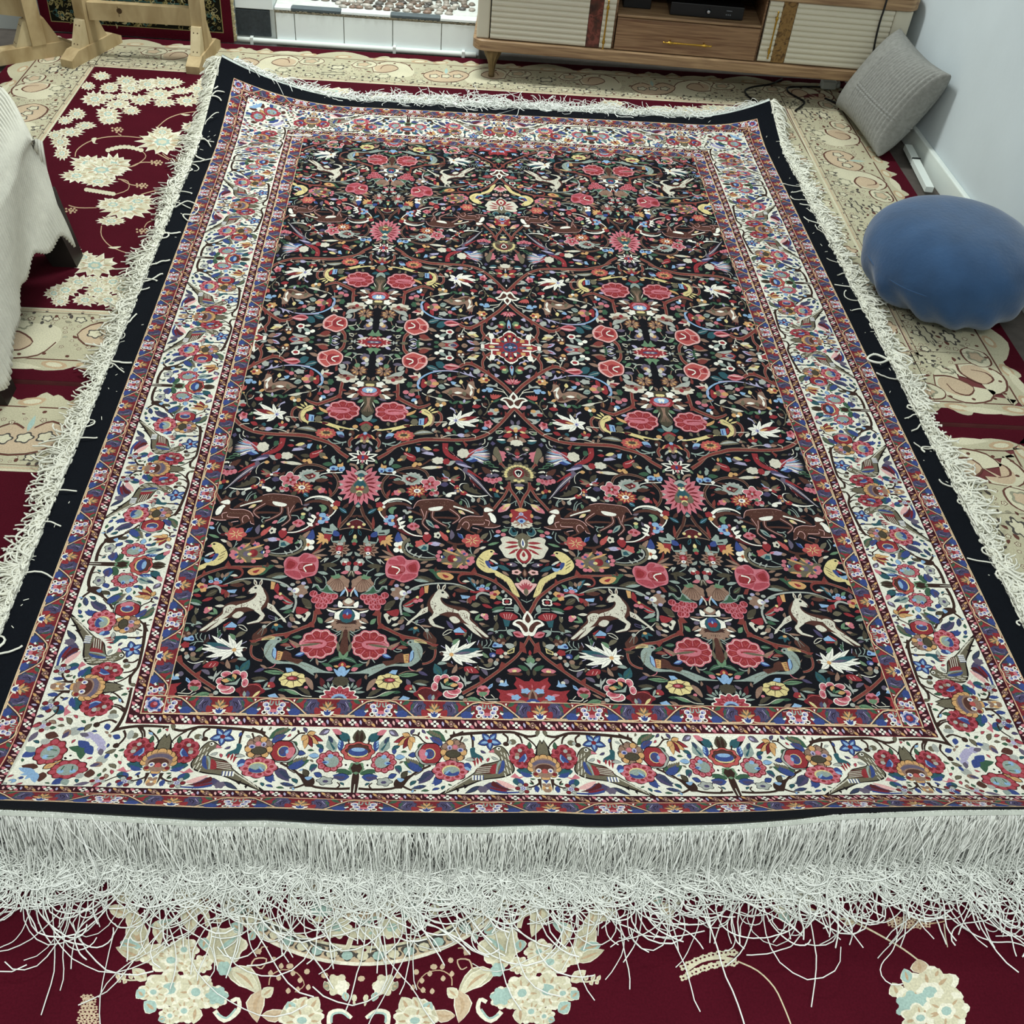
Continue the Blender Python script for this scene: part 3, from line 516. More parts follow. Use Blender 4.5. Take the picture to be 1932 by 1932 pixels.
    V('dr', 90, 20, 1060, 140, 1010, 220, 1060, 340, 1200, 440, 1380, 485, 1530, 500); V('wh', 26, 18, 1080, 210, 1110, 300, 1200, 400, 1360, 480, 1520, 500)
    for (x, y) in ((1180, 150), (1210, 225), (1210, 300)): L('wh', x - 130, y + 60, x, y, 56)
    for (x, y) in ((950, 150), (870, 210), (950, 270)): E('lb', x, y, 66, 44, 9)
    E('bl', 930, 215, 40, 30, 8); E('oc', 970, 215, 26, 30, 7); E('pk', 850, 140, 36, 24, 7); E('pk', 1040, 125, 30, 24, 7); E('pk', 850, 270, 36, 20, 7); E('pk', 1010, 320, 36, 24, 7)
    L('lg', 1310, 250, 1290, 150, 80); E('ye', 1300, 150, 44, 26, 8); S('pk', 1350, 320, 105, 66, 4, .15); E('rd', 1320, 320, 34, 24, 7); E('rd', 1400, 310, 34, 24, 7); L('tn', 1510, 470, 1390, 340, 80); V('sg', 16, 14, 1350, 260, 1400, 190, 1530, 190); L('sg', 1580, 200, 1740, 350, 80); L('te', 1620, 240, 1720, 330, 30); L('pk', 1730, 300, 1830, 350, 60)
    G('rd', 1520, 500, 1600, 440, 1680, 500, 1640, 580, 1590, 610, 1540, 570); E('pl', 1590, 445, 44, 24, 8); S('co', 1470, 640, 85, 70, 5, .2); H('sg', 1420, 700, 1490, 670, 1530, 650, 1630, 640, 1620, 760, 1530, 775); H('te', 1480, 740, 1540, 670, 1600, 690, 1590, 750); V('sg', 18, 12, 1600, 780, 1700, 830, 1760, 850); S('cm', 1790, 480, 64, 56, 5, .2); E('k', 1800, 485, 24, 24, 6)
    L('lv', 1630, 630, 1900, 650, 80); L('pk', 1615, 640, 1710, 620, 44); L('tn', 1820, 660, 1920, 660, 60)
    p.tf = crop(820, 960, 9.66)
    L('co', 230, 590, 90, 400, 80); L('co', 240, 590, 190, 460, 60); V('bn', 44, 30, 230, 590, 350, 640, 500, 640, 590, 610); L('pd', 300, 560, 300, 380, 90, 20); E('ye', 245, 410, 34, 26, 7); H('lb', 410, 440, 500, 470, 530, 550, 470, 530); L('bl', 420, 450, 520, 550, 60)
    S('co', 690, 580, 175, 118, 6, .18); 
    for k in range(7): t = k*.9; V('ye', 14, 8, 680+30*math.cos(t), 580+20*math.sin(t), 680+125*math.cos(t), 580+80*math.sin(t))
    L('og', 830, 560, 980, 440, 80); V('sg', 18, 14, 840, 600, 960, 590, 1030, 520, 1000, 400); V('sg', 16, 14, 1040, 380, 1075, 440); V('sg', 16, 12, 650, 700, 660, 780, 690, 840); V('sg', 12, 10, 620, 740, 670, 800); L('tn', 710, 820, 840, 700, 70); L('cm', 820, 730, 940, 690, 50); L('lg', 970, 660, 1180, 610, 50)
    G('bn', 390, 400, 430, 280, 480, 190, 620, 130, 870, 135, 930, 70, 900, -20, 960, -20, 1010, 220, 1100, 280, 1210, 305, 1000, 355, 880, 330, 700, 300, 640, 390, 700, 420, 790, 470, 700, 450, 560, 380, 480, 330, 430, 380)
    for c in ((440, 250, 510, 170, 650, 130, 850, 140, 930, 90), (500, 300, 550, 240, 610, 250, 630, 310, 600, 370), (690, 280, 890, 280, 900, 240), (920, 200, 1000, 230, 980, 310), (910, 340, 1080, 345, 1200, 310), (690, 345, 800, 370, 850, 410), (400, 385, 460, 370, 480, 330)): V('pl', 11, 9, *c)
    G('wh', 910, 40, 960, 40, 1080, 110, 1125, 200, 1100, 260, 1030, 220, 1000, 130)
    for k in range(14): V('tn', 9, 7, 540 + 26*k, 200 + 12*(k % 2), 552 + 26*k, 204 + 12*(k % 2))
    V('sg', 18, 14, 140, 240, 210, 260, 300, 240); V('sg', 18, 14, 240, 260, 280, 310, 230, 360)
    L('ye', 430, 30, 560, 100, 60); L('pl', 480, 60, 555, 105, 30)
    S('og', 420, 905, 290, 150, 6, .25, .3); 
    for (a, b, c, d) in ((150, 740, 470, 860), (130, 990, 340, 1010), (400, 1080, 520, 980), (570, 920, 660, 880), (400, 720, 510, 830), (560, 960, 640, 1030)): L('oc', a, b, c, d, 40)
    for (x, y) in ((90, 790), (60, 860), (80, 930), (270, 740), (340, 720), (520, 790), (570, 830), (680, 900), (690, 960), (640, 1000), (280, 1050), (490, 1060), (570, 1060), (640, 920)): E('pk', x, y, 46, 36, 8)
    E('bl', 150, 880, 36, 30, 7); E('wh', 130, 875, 14, 26, 6); E('bl', 310, 760, 30, 20, 6); E('bl', 540, 820, 30, 20, 6); E('bl', 610, 950, 30, 26, 6); E('cr', 310, 905, 80, 70); E('rd', 340, 890, 44, 44); E('pd', 430, 925, 66, 48); E('ye', 375, 925, 42, 28, 8)
    G('ye', 1085, 765, 1010, 742, 880, 790, 772, 920, 765, 1020, 850, 1112, 960, 1165, 1085, 1165, 1110, 1215, 1220, 1275, 1330, 1365, 1420, 1530, 1550, 1612, 1500, 1480, 1395, 1285, 1250, 1195, 1120, 1125, 1015, 1070, 955, 1000, 1000, 910, 1060, 840, 1095, 820)
    H('pk', 1072, 785, 1158, 826, 1074, 838); E('k', 1035, 780, 26, 16, 8)
    for k in range(9): a = rnd.uniform(0, 1); V('dk', 12, 8, 820 + 120*rnd.random(), 850 + 230*rnd.random(), 850 + 110*rnd.random(), 880 + 220*rnd.random()) if False else V('dk', 11, 8, 800 + 14*(k % 3) + 30*(k//3), 880 + 60*(k % 3) + 20*(k//3), 830 + 14*(k % 3) + 30*(k//3), 905 + 60*(k % 3) + 20*(k//3))
    for k in range(6): V('tn', 9, 6, 1180 + 60*k, 1225 + 50*k, 1230 + 55*k, 1290 + 50*k)
    G('bl', 920, 950, 1000, 960, 1015, 1085, 950, 1030); G('lb', 1000, 1040, 1060, 1060, 1155, 1045, 1130, 1110, 1060, 1110); L('rd', 990, 960, 1080, 1020, 40); L('lb', 1080, 960, 1155, 1010, 40); L('te', 1150, 1030, 1380, 1130, 80, 0, 'gr'); L('tn', 1230, 1140, 1360, 1220, 50); L('cm', 1000, 920, 1160, 1000, 40)
    # large cream fan palmette on the centre axis
    for m in (1, -1):
        X = lambda x: 1622 + m*(x - 1622)
        G('cm', X(1530), 580, X(1420), 530, X(1300), 500, X(1200), 545, X(1230), 630, X(1170), 690, X(1225), 780, X(1290), 880, X(1400), 905, X(1480), 880, X(1560), 720)
        for q in ((1285, 610), (1270, 715), (1340, 830)): L('rd', X(1530), 620 + (q[1]-610)*.5, X(q[0]), q[1], 50)
        L('tn', X(1360), 930, X(1170), 930, 60); L('pd', X(1510), 1030, X(1300), 1000, 80); L('rd', X(1420), 1020, X(1300), 1000, 40); E('wh', X(1390), 1015, 22, 16, 6); V('sg', 14, 12, X(1540), 990, X(1460), 960)
        G('lg', X(1500), 1250, X(1540), 1310, X(1580), 1340, X(1500), 1320); L('ol', X(1540), 1230, X(1530), 1070, 90); S('pl', X(1490), 1155, 85, 46, 5, .15); E('bn', X(1490), 1155, 40, 20, 7)
        L('te', X(1400), 320, X(1510), 430, 10); G('te', X(1400), 330, X(1360), 420, X(1420), 490, X(1490), 470, X(1510), 410, X(1440), 430, X(1415), 400); V('sg', 16, 14, X(1400), 330, X(1355), 420, X(1420), 490, X(1490), 480, X(1515), 410)
        V('sg', 14, 12, X(1260), 315, X(1310), 345, X(1420), 335); L('og', X(1380), 250, X(1230), 240, 60); L('pd', X(1380), 140, X(1215), 150, 60); E('oc', X(1395), 120, 34, 40, 7)
        V('sg', 16, 12, X(1600), 1300, X(1590), 1260, X(1560), 1240)
    G('rd', 1620, 990, 1530, 930, 1480, 860, 1530, 750, 1622, 700, 1712, 750, 1765, 860, 1715, 930); G('cm', 1622, 950, 1560, 900, 1555, 830, 1622, 750, 1690, 830, 1690, 900); G('rd', 1622, 880, 1590, 840, 1622, 780, 1655, 840); E('cm', 1640, 1030, 46, 34, 8)
    G('cm', 1480, 760, 1460, 870, 1540, 980, 1622, 1030, 1500, 900); E('og', 1615, 600, 98, 145); G('og', 1450, 540, 1540, 460, 1620, 440, 1700, 460, 1770, 540, 1620, 560); L('wh', 1617, 710, 1612, 525, 90); L('bl', 1616, 690, 1612, 545, 44)
    L('bn', 1650, 1250, 1648, 1080, 110); L('tn', 1650, 1230, 1648, 1100, 60)
    G('pl', 1455, 1365, 1540, 1350, 1590, 1300, 1680, 1285, 1770, 1310, 1820, 1350, 1895, 1372, 1800, 1490, 1690, 1590, 1560, 1490)
    for k in range(-3, 4): L('ro', 1680 + 14*k, 1480, 1680 + 50*k, 1330 + 6*k*k, 44)
    E('og', 1680, 1510, 58, 66); L('og', 1690, 1620, 1690, 1500, 60)
    G('rd', 1390, 240, 1420, 120, 1375, 30, 1450, 10, 1500, 50, 1590, 40, 1690, 50, 1740, 10, 1785, 30, 1750, 120, 1820, 210, 1590, 260)
    S('cm', 1590, 280, 190, 75, 11, .1); R('tn', 1590, 250, 170, 90, 9, 30, None, .2); G('oc', 1450, 20, 1590, -20, 1730, 20, 1600, 60); E('lv', 1588, 95, 60, 36, 8); E('bl', 1588, 96, 26, 16, 6); G('lb', 1510, 220, 1550, 180, 1630, 180, 1670, 220, 1590, 270); E('bl', 1590, 225, 40, 26, 8); V('lv', 12, 10, 1480, 170, 1560, 110); V('lv', 12, 10, 1690, 170, 1620, 110); V('sg', 22, 20, 1600, 350, 1605, 440); L('rd', 1595, 320, 1595, 260, 30)
    E('pk', 1160, 415, 50, 34, 8); E('pk', 1250, 470, 50, 34, 8); L('lg', 1210, 400, 1340, 380, 60); L('lb', 1080, 500, 1200, 480, 50)
    # ---- standing deer and the flowers around it
    p.tf = crop(640, 850, 5.084)
    G('bn', 708, 556, 735, 500, 790, 475, 1000, 464, 1100, 485, 1190, 540, 1260, 548, 1345, 612, 1330, 622, 1230, 592, 1130, 558, 1050, 572, 960, 585, 870, 590, 800, 600, 770, 540, 740, 535)
    for c in ((785, 560, 815, 640, 800, 700, 865, 765), (900, 580, 895, 640, 960, 690, 1030, 728), (1060, 560, 1135, 615, 1150, 655, 1085, 702), (840, 580, 820, 660)): V('bn', 42, 18, *c); V('pl', 5, 4, *c)
    G('wh', 862, 552, 992, 535, 965, 572, 878, 578); V('wh', 14, 10, 1095, 535, 1200, 565, 1290, 600); V('pl', 5, 4, 712, 554, 740, 500, 795, 474, 1000, 463, 1100, 484); L('bn', 1230, 560, 1200, 520, 22); L('bn', 1260, 540, 1320, 535, 20); E('k', 1265, 565, 8, 6, 6)
    V('sg', 10, 5, 1235, 548, 1210, 490, 1165, 465); V('sg', 10, 5, 1250, 545, 1235, 490, 1205, 455); V('sg', 10, 5, 1395, 520, 1390, 480, 1340, 450); V('sg', 10, 5, 1410, 515, 1400, 480, 1370, 445)
    G('bn', 1380, 620, 1385, 560, 1330, 515, 1380, 530, 1410, 525, 1445, 505, 1450, 530, 1485, 560, 1480, 590, 1430, 600, 1410, 650); G('wh', 1390, 560, 1420, 545, 1480, 575, 1400, 590)
    for k in range(18): x = rnd.uniform(790, 1060); y = rnd.uniform(480, 530); V('tn', 4, 3, x, y, x + 6, y + 3)
    p.tf = crop(660, 840, 10.733)
    V('wh', 60, 20, 670, 1190, 800, 1110, 980, 1085, 1150, 1120, 1250, 1190); V('gy', 20, 10, 780, 1160, 950, 1130, 1060, 1140); V('bn', 70, 40, 760, 1210, 900, 1180, 1100, 1190, 1240, 1250); V('bn', 90, 70, 700, 1450, 690, 1320, 760, 1230, 900, 1190); V('wh', 24, 24, 590, 1330, 640, 1420, 720, 1503)
    S('rd', 600, 1210, 72, 60, 5, .15); E('wh', 690, 1250, 34, 30, 7); L('oc', 560, 1300, 680, 1290, 90); L('te', 360, 1385, 550, 1280, 80, 0, 'lb'); G('lg', 780, 1310, 850, 1250, 950, 1260, 890, 1320, 880, 1390, 820, 1380); E('gy', 1110, 1330, 44, 30, 7); E('gy', 1160, 1370, 44, 30, 7); E('gy', 1215, 1350, 40, 26, 7)
    S('gy', 1260, 685, 215, 130, 15, .1); S('sg', 1260, 685, 150, 86, 12, .06); H('dr', 1140, 680, 1200, 620, 1380, 680, 1260, 760, 1160, 720); H('tn', 1230, 700, 1340, 680, 1260, 740); E('pl', 1200, 685, 24, 22, 6); E('rd', 1160, 680, 28, 34, 7); L('sg', 1050, 720, 880, 700, 80, 10, 'gr'); L('bn', 1130, 770, 850, 740, 90); L('bn', 1180, 600, 960, 550, 40)
    S('wh', 1635, 785, 182, 138, 5, .26, .2); S('pk', 1635, 785, 168, 126, 5, .26, .2); R('rd', 1620, 785, 110, 84, 5, 50, None, .55); E('gy', 1620, 785, 28, 26, 7)
    R('rd', 1350, 925, 225, 140, 11, 84, 'oc', .1); E('wh', 1365, 925, 72, 42); E('pd', 1360, 925, 34, 22, 7); L('ol', 1440, 1030, 1560, 1080, 90); L('og', 1130, 940, 960, 890, 90); S('pk', 960, 960, 76, 56, 5, .15); E('oc', 1000, 940, 34, 24, 7); L('rd', 900, 960, 840, 1020, 60); L('te', 1310, 1040, 1190, 1100, 90, 0, 'lb')
    E('pk', 1660, 980, 56, 50, 8); E('rd', 1650, 975, 34, 30, 7); E('pk', 1760, 970, 50, 46, 8); E('rd', 1755, 955, 32, 30, 7); E('gy', 1740, 1020, 50, 26, 7); L('lg', 1640, 920, 1720, 890, 70)
    for (x, y, a, b) in ((640, 500, 66, 60), (800, 500, 90, 52)): E('lb', x, y, a, b)
    E('bl', 645, 525, 30, 24, 7); E('bl', 810, 510, 40, 24, 7); H('oc', 620, 450, 640, 370, 680, 410, 745, 410, 740, 470, 650, 465); V('wh', 18, 14, 610, 575, 760, 590, 900, 600, 1040, 640); E('br', 800, 565, 60, 26, 8); G('wh', 860, 540, 920, 520, 940, 560, 880, 590)
    for (x, y) in ((1330, 375), (1415, 385), (1300, 410)): E('oc', x, y, 46, 34, 8)
    L('cm', 1450, 460, 1890, 440, 70); L('pl', 1740, 450, 1890, 440, 50); L('ye', 1740, 455, 1830, 440, 30); G('rd', 1090, 150, 1190, 160, 1330, 230, 1310, 330, 1200, 300, 1120, 220); V('pl', 14, 10, 1110, 160, 1200, 220, 1290, 240); L('og', 1010, 300, 1160, 210, 120); L('oc', 960, 310, 1080, 280, 56); L('gr', 1190, 150, 1220, 40, 60); L('oc', 1140, 130, 1170, 40, 50); L('ol', 1330, 290, 1520, 280, 80); L('gr', 840, 420, 1050, 430, 90); L('sg', 800, 410, 880, 270, 80); L('sg', 830, 250, 900, 330, 50)
    H('lb', 1320, 30, 1420, 50, 1420, 130, 1360, 140); L('pd', 1430, 90, 1650, 80, 100); L('ye', 1480, 40, 1660, 90, 70); H('lv', 1450, 160, 1560, 130, 1680, 150, 1710, 210, 1560, 190); L('rd', 1680, 100, 1820, 100, 60); L('og', 1640, 300, 1900, 320, 130); S('cm', 1790, 310, 120, 70, 7, .12)
    V('sg', 16, 14, 1040, 50, 1090, 100); L('tn', 510, 130, 660, 80, 60)
    # pink lotus on the column axis
    S('gy', 205, 800, 400, 260, 10, .05)
    for t in (-1.0, -.72, -.42, -.1, .22, .55, .9, 1.25, 1.55):
        for m in (1, -1):
            c, q = math.cos(t), math.sin(t); X = lambda x: 205 + m*x
            L('pk', X(70*c), 790 + 90*q, X(440*c + 20), 800 + 420*q, 130); L('cr', X(120*c), 795 + 140*q, X(330*c), 795 + 330*q, 52)
    G('og', 205, 640, 300, 720, 380, 850, 380, 950, 290, 980, 205, 930, 120, 980, 30, 950, 30, 850, 110, 720); G('te', 205, 650, 300, 760, 330, 830, 205, 900, 80, 830, 110, 760); E('rd', 180, 880, 110, 50); E('oc', 110, 850, 36, 30, 7); E('oc', 255, 850, 36, 30, 7); E('ye', 170, 950, 90, 40); S('og', 165, 990, 90, 50, 6, .1); G('gy', 50, 580, 130, 520, 210, 500, 290, 520, 370, 580, 300, 610, 120, 610); G('te', 130, 590, 210, 560, 290, 590, 280, 640, 140, 640); E('ye', 130, 675, 30, 26, 7); E('ye', 265, 675, 30, 26, 7); E('wh', 200, 705, 64, 26, 8); G('te', 60, 1200, 140, 1120, 210, 1200, 140, 1250); E('sg', 135, 1230, 80, 34); V('oc', 26, 24, 125, 1270, 110, 1480)
    for m in (1, -1):
        X = lambda x: 235 + m*(x - 235)
        for (x, y, w) in ((570, 185, 90), (545, 325, 90), (425, 95, 80), (360, 395, 80)): L('wh', X(270), 245, X(x), y, w, 0, None); L('k', X(320), 245 + (y-245)*.25, X(x-55), y - (y-245)*.15, w*.42)
    G('rd', 95, 240, 160, 190, 235, 230, 310, 190, 385, 240, 320, 300, 160, 300); E('bl', 240, 245, 50, 46); E('pk', 235, 150, 80, 40, 9); E('pl', 235, 185, 70, 20, 8); E('pk', 235, 330, 46, 40, 8); E('lv', 238, 310, 26, 22, 6); E('lg', 222, 435, 52, 50); E('og', 225, 390, 70, 26, 8); L('pd', 260, 70, 340, -20, 60); L('pd', 250, 70, 190, -20, 60)
    # ---- peacock and right side of the middle band
    p.tf = crop(830, 840, 10.733)
    V('rd', 120, 60, 110, -40, 110, 100, 180, 200, 330, 280, 460, 340); 
    for k in range(14): V('pl', 8, 6, 110 + 24*k + rnd.uniform(-20, 20), 40 + 20*k, 118 + 24*k, 52 + 20*k)
    L('gr', 190, 30, 260, 130, 110); S('cm', 470, 165, 120, 95, 7, .1); G('rd', 590, 90, 720, 90, 740, 180, 600, 170)
    for k in range(13):
        t = -0.95 + k*.15; c, q = math.cos(t), math.sin(t)
        L(('lv', 'pl', 'gy', 'lb', 'pd', 'wh')[k % 6], 560 + 40*c, 200 + 20*q, 700 + 330*c, 210 + 240*q, 34)
    L('bl', 560, 310, 780, 300, 80); L('lb', 530, 310, 720, 240, 50); L('pk', 720, 110, 900, 80, 50)
    for k in range(5): V('rd', 14, 10, 520 + 20*k, 270 - 20*k, 640 + 20*k, 200 - 20*k)
    L('pu', 280, 320, 560, 400, 90); L('lv', 330, 370, 660, 460, 50); L('gy', 130, 400, 320, 320, 90); L('oc', 280, 460, 390, 470, 70); V('cm', 14, 10, 380, 460, 480, 540, 510, 640, 490, 710)
    V('pd', 110, 8, 480, 470, 640, 620, 820, 800, 960, 960, 1070, 1060); V('rd', 60, 20, 560, 510, 700, 590, 860, 700); V('wh', 10, 6, 580, 580, 720, 700, 880, 860, 1040, 1050); V('pl', 10, 6, 600, 650, 650, 740, 700, 840); V('dr', 50, 10, 620, 700, 760, 840, 830, 890)
    S('rd', 130, 330, 70, 60, 6, .1)
    G('wh', 570, 775, 460, 780, 405, 830, 420, 900, 560, 985, 760, 1025, 980, 1010, 880, 1040, 700, 1045, 520, 1000, 400, 900, 400, 800, 460, 770); G('ol', 580, 785, 480, 800, 470, 870, 560, 930, 700, 980, 850, 995, 760, 950, 750, 890, 700, 900, 650, 850, 600, 860)
    S('rd', 340, 850, 56, 42, 5, .12); E('oc', 355, 870, 28, 20, 6); E('pd', 350, 930, 66, 40, 8); E('oc', 365, 930, 30, 26, 6); S('rd', 480, 970, 70, 42, 5, .12); E('oc', 470, 950, 28, 18, 6); V('wh', 50, 30, 330, 970, 230, 975, 150, 1000, 130, 1040); E('wh', 180, 1015, 60, 40, 9); V('wh', 16, 16, 540, 1010, 640, 1050, 680, 1100); E('gy', 670, 1110, 44, 46, 8)
    for (x, y, c) in ((40, 570, 'lb'), (60, 600, 'lv'), (20, 660, 'rd'), (40, 720, 'tn'), (420, 640, 'rd'), (400, 600, 'og'), (410, 700, 'tn'), (310, 760, 'rd')): L(c, 190, 700, x, y, 60)
    E('wh', 192, 705, 34, 22, 7); L('pu', 170, 790, 0, 800, 100); L('ol', 200, 650, 60, 500, 110); V('wh', 16, 14, 200, 760, 300, 830)
    for k in range(5): E('pk', 930 + 70*k, 690 + 20*(2-abs(k-2)), 52, 60 - 6*abs(k-2), 9)
    for k in range(3): E('ro', 985 + 80*k, 700, 24, 30, 7)
    G('pd', 930, 620, 1000, 560, 1060, 590, 1120, 570, 1200, 610, 1130, 650, 1080, 630, 1040, 660, 990, 640); V('wh', 26, 24, 1020, 510, 1050, 590); L('bn', 1050, 560, 850, 480, 100); L('bn', 940, 580, 840, 440, 90, 30); L('lg', 1180, 740, 1280, 780, 60); V('tn', 14, 12, 1120, 780, 1100, 880); E('oc', 1030, 900, 34, 28, 7); E('oc', 1160, 930, 34, 34, 7); G('rd', 1050, 880, 1110, 860, 1150, 910, 1090, 940); H('te', 1090, 970, 1160, 970, 1220, 1060, 1110, 1050)
    V('lg', 18, 16, 870, 350, 960, 330, 1030, 345); V('gr', 24, 20, 880, 380, 1010, 375, 1090, 410, 1060, 440, 980, 410); V('lg', 16, 12, 1080, 440, 1190, 455); L('cm', 1070, 500, 1210, 535, 40); E('wh', 1080, 520, 20, 14, 6)
    G('og', 1090, 80, 1130, 30, 1180, 60, 1230, 200, 1250, 320, 1200, 360, 1150, 260, 1080, 180); G('tn', 1060, 200, 1110, 230, 1150, 290, 1080, 320)
    G('pk', 1180, 60, 1210, 110, 1300, 130, 1340, 170, 1310, 195, 1350, 250, 1300, 265, 1310, 310, 1270, 320, 1240, 220)
    S('og', 1600, 560, 330, 200, 15, .14, .1); 
    for k in range(15):
        t = -.25 + k*(PI + .5)/14; E('ye', 1595 - 265*math.cos(t), 590 - 185*math.sin(t)*.95, 36, 24, 7)
        L('bn', 1595 - 110*math.cos(t), 570 - 90*math.sin(t), 1595 - 230*math.cos(t), 590 - 160*math.sin(t), 26)
    E('cr', 1595, 560, 120, 110); G('wh', 1510, 540, 1590, 495, 1690, 540, 1600, 655); G('k', 1530, 545, 1590, 515, 1660, 545, 1600, 630); E('gy', 1595, 590, 20, 30, 6)
    for (x, y) in ((1530, 715), (1610, 735), (1690, 715), (1570, 860), (1650, 860), (1610, 885)): E('ye', x, y, 46, 26, 8)
    E('pd', 1610, 810, 110, 34, 9); V('sg', 40, 26, 1620, 900, 1620, 980); V('sg', 14, 10, 1600, 930, 1540, 990); V('sg', 14, 10, 1640, 930, 1710, 990)
    for m in (1, -1):
        X = lambda x: 1620 + m*(x - 1620)
        V('sg', 16, 12, X(1450), 990, X(1410), 1100, X(1410), 1160); V('sg', 14, 12, X(1420), 1070, X(1290), 1130); V('sg', 14, 12, X(1550), 1110, X(1530), 1200, X(1550), 1230); V('sg', 14, 12, X(1530), 1130, X(1420), 1190, X(1250), 1190)
    L('pl', 1430, 1190, 1180, 1360, 130); G('pk', 1200, 1280, 1290, 1220, 1350, 1240, 1320, 1320, 1220, 1355, 1175, 1350); L('ye', 1430, 1190, 1280, 1260, 60); E('oc', 1295, 1280, 40, 26, 7)
    G('bn', 1500, 170, 1560, 60, 1620, 60, 1660, 170, 1580, 210); E('rd', 1575, 170, 60, 36, 8); G('pk', 1520, 230, 1575, 210, 1630, 230, 1580, 275); V('gy', 14, 12, 1350, 130, 1440, 170, 1530, 220); V('gy', 14, 12, 1780, 150, 1640, 225); L('pd', 1570, 300, 1450, 250, 50); L('pd', 1590, 300, 1690, 260, 50); E('og', 1380, 70, 76, 50, 8); E('pl', 1370, 80, 36, 20, 7)
    # ---- upper third
    p.tf = crop(670, 640, 9.2)
    p.peony(630, 1262, 282, 172, 9); G('oc', 900, 1290, 980, 1260, 1060, 1230, 1020, 1290, 900, 1330); G('rd', 840, 1270, 910, 1290, 870, 1320)
    G('pl', 815, 330, 880, 270, 1000, 220, 1130, 260, 1225, 290, 1262, 360, 1230, 460, 1080, 545, 1000, 510, 880, 485, 825, 430); G('co', 840, 330, 900, 280, 1010, 245, 1120, 280, 1200, 310, 1230, 360, 1200, 440, 1080, 520, 1000, 490, 890, 465, 845, 420)
    G('rd', 870, 390, 900, 330, 1000, 310, 1080, 340, 1080, 420, 990, 450, 880, 430); G('rd', 1140, 330, 1200, 320, 1210, 380, 1170, 400); V('pl', 14, 12, 1090, 340, 1090, 420, 1000, 500); V('pl', 14, 12, 1100, 340, 1200, 300); V('pl', 12, 12, 1100, 410, 1220, 420); V('wh', 22, 16, 890, 335, 990, 360, 1000, 400, 930, 435)
    L('tn', 1240, 360, 1410, 320, 60); L('te', 1240, 470, 1450, 530, 90, 0, 'gy'); L('te', 1400, 400, 1580, 500, 120); L('pk', 1530, 480, 1830, 480, 120); L('rd', 1560, 480, 1780, 485, 56); L('pl', 1560, 440, 1820, 478, 30); H('rb', 860, 580, 890, 490, 920, 540, 900, 600); L('gy', 740, 530, 860, 480, 90)
    R('bn', 500, 560, 165, 105, 9, 70, 'oc', 0); R('tn', 500, 555, 140, 88, 7, 30, None, .3); E('lg', 545, 470, 50, 40, 8); V('tn', 14, 12, 560, 440, 590, 380, 640, 330); L('lg', 680, 260, 800, 330, 60); V('cm', 12, 12, 660, 400, 680, 350, 800, 335); V('cm', 12, 12, 470, 280, 580, 280, 650, 350); L('gr', 590, 340, 640, 350, 40)
    S('pd', 440, 320, 80, 60, 5, .12); E('oc', 440, 340, 46, 30, 7); E('cm', 400, 370, 40, 40, 8); L('gy', 360, 410, 410, 480, 60); L('lv', 400, 420, 490, 430, 50); L('pd', 660, 440, 820, 440, 60); V('tn', 20, 18, 710, 590, 700, 500, 730, 460)
    S('cm', 680, 705, 195, 75, 8, .14, .1); S('tn', 690, 670, 150, 50, 7, .1); E('rd', 660, 710, 40, 34, 7); E('dr', 720, 665, 40, 24, 7); E('dr', 790, 645, 34, 20, 7); G('gy', 560, 660, 680, 590, 760, 570, 860, 540, 800, 640, 680, 640); L('lg', 380, 640, 430, 720, 60); L('cm', 360, 640, 430, 730, 30)
    G('ol', 150, 740, 280, 720, 420, 740, 400, 820, 280, 840, 160, 820); S('wh', 440, 790, 76, 50, 5, .15); S('wh', 120, 790, 60, 50, 5, .15); L('tn', 460, 820, 580, 820, 60); E('rd', 275, 915, 190, 92); E('lb', 275, 885, 106, 50); G('pk', 140, 910, 210, 930, 275, 960, 340, 930, 400, 910, 340, 980, 210, 980); H('wh', 235, 870, 275, 930, 315, 870, 275, 850); E('ye', 285, 795, 56, 24, 7); L('wh', 440, 900, 620, 860, 60); L('wh', 440, 960, 620, 1030, 70, 10); L('tn', 420, 950, 530, 1060, 70); L('bn', 480, 920, 620, 930, 70)
    G('ol', 180, 1000, 350, 1000, 320, 1100, 290, 1150, 330, 1260, 210, 1340, 100, 1260, 150, 1150, 120, 1080)
    for k in range(-3, 4): V('tn', 10, 8, 235 + 12*k, 1010, 220 + 8*k, 1130, 205 + 30*k, 1260)
    L('cm', 300, 1090, 350, 1200, 20); L('lg', 320, 1060, 420, 1110, 60); L('pd', 400, 1030, 550, 1070, 40); G('sg', 100, 1310, 180, 1370, 300, 1310, 270, 1400, 190, 1430, 120, 1390); L('te', 260, 1420, 390, 1400, 70)
    G('rd', 50, 1480, 120, 1430, 200, 1425, 280, 1460, 310, 1500, 250, 1500, 180, 1450, 110, 1500); G('og', 90, 1520, 180, 1460, 280, 1520, 220, 1600, 150, 1600); V('gr', 16, 12, 170, 1480, 170, 1590); V('gr', 12, 10, 180, 1500, 230, 1560); E('lb', 165, 1635, 50, 30, 8); L('rd', 160, 1650, 160, 1760, 110); G('tn', 60, 1700, 120, 1680, 160, 1760, 210, 1690, 260, 1680, 220, 1760, 150, 1810); L('oc', 240, 1660, 350, 1740, 50); L('rd', 200, 1640, 310, 1730, 50); E('ye', 75, 1765, 34, 24, 7); E('ye', 220, 1770, 34, 24, 7); L('gy', 230, 1760, 310, 1840, 40)
    E('oc', 370, 1530, 50, 34, 8); V('cm', 16, 12, 290, 1600, 360, 1570, 460, 1565); E('bn', 410, 1650, 54, 50, 8); E('gy', 430, 1670, 26, 26, 6)
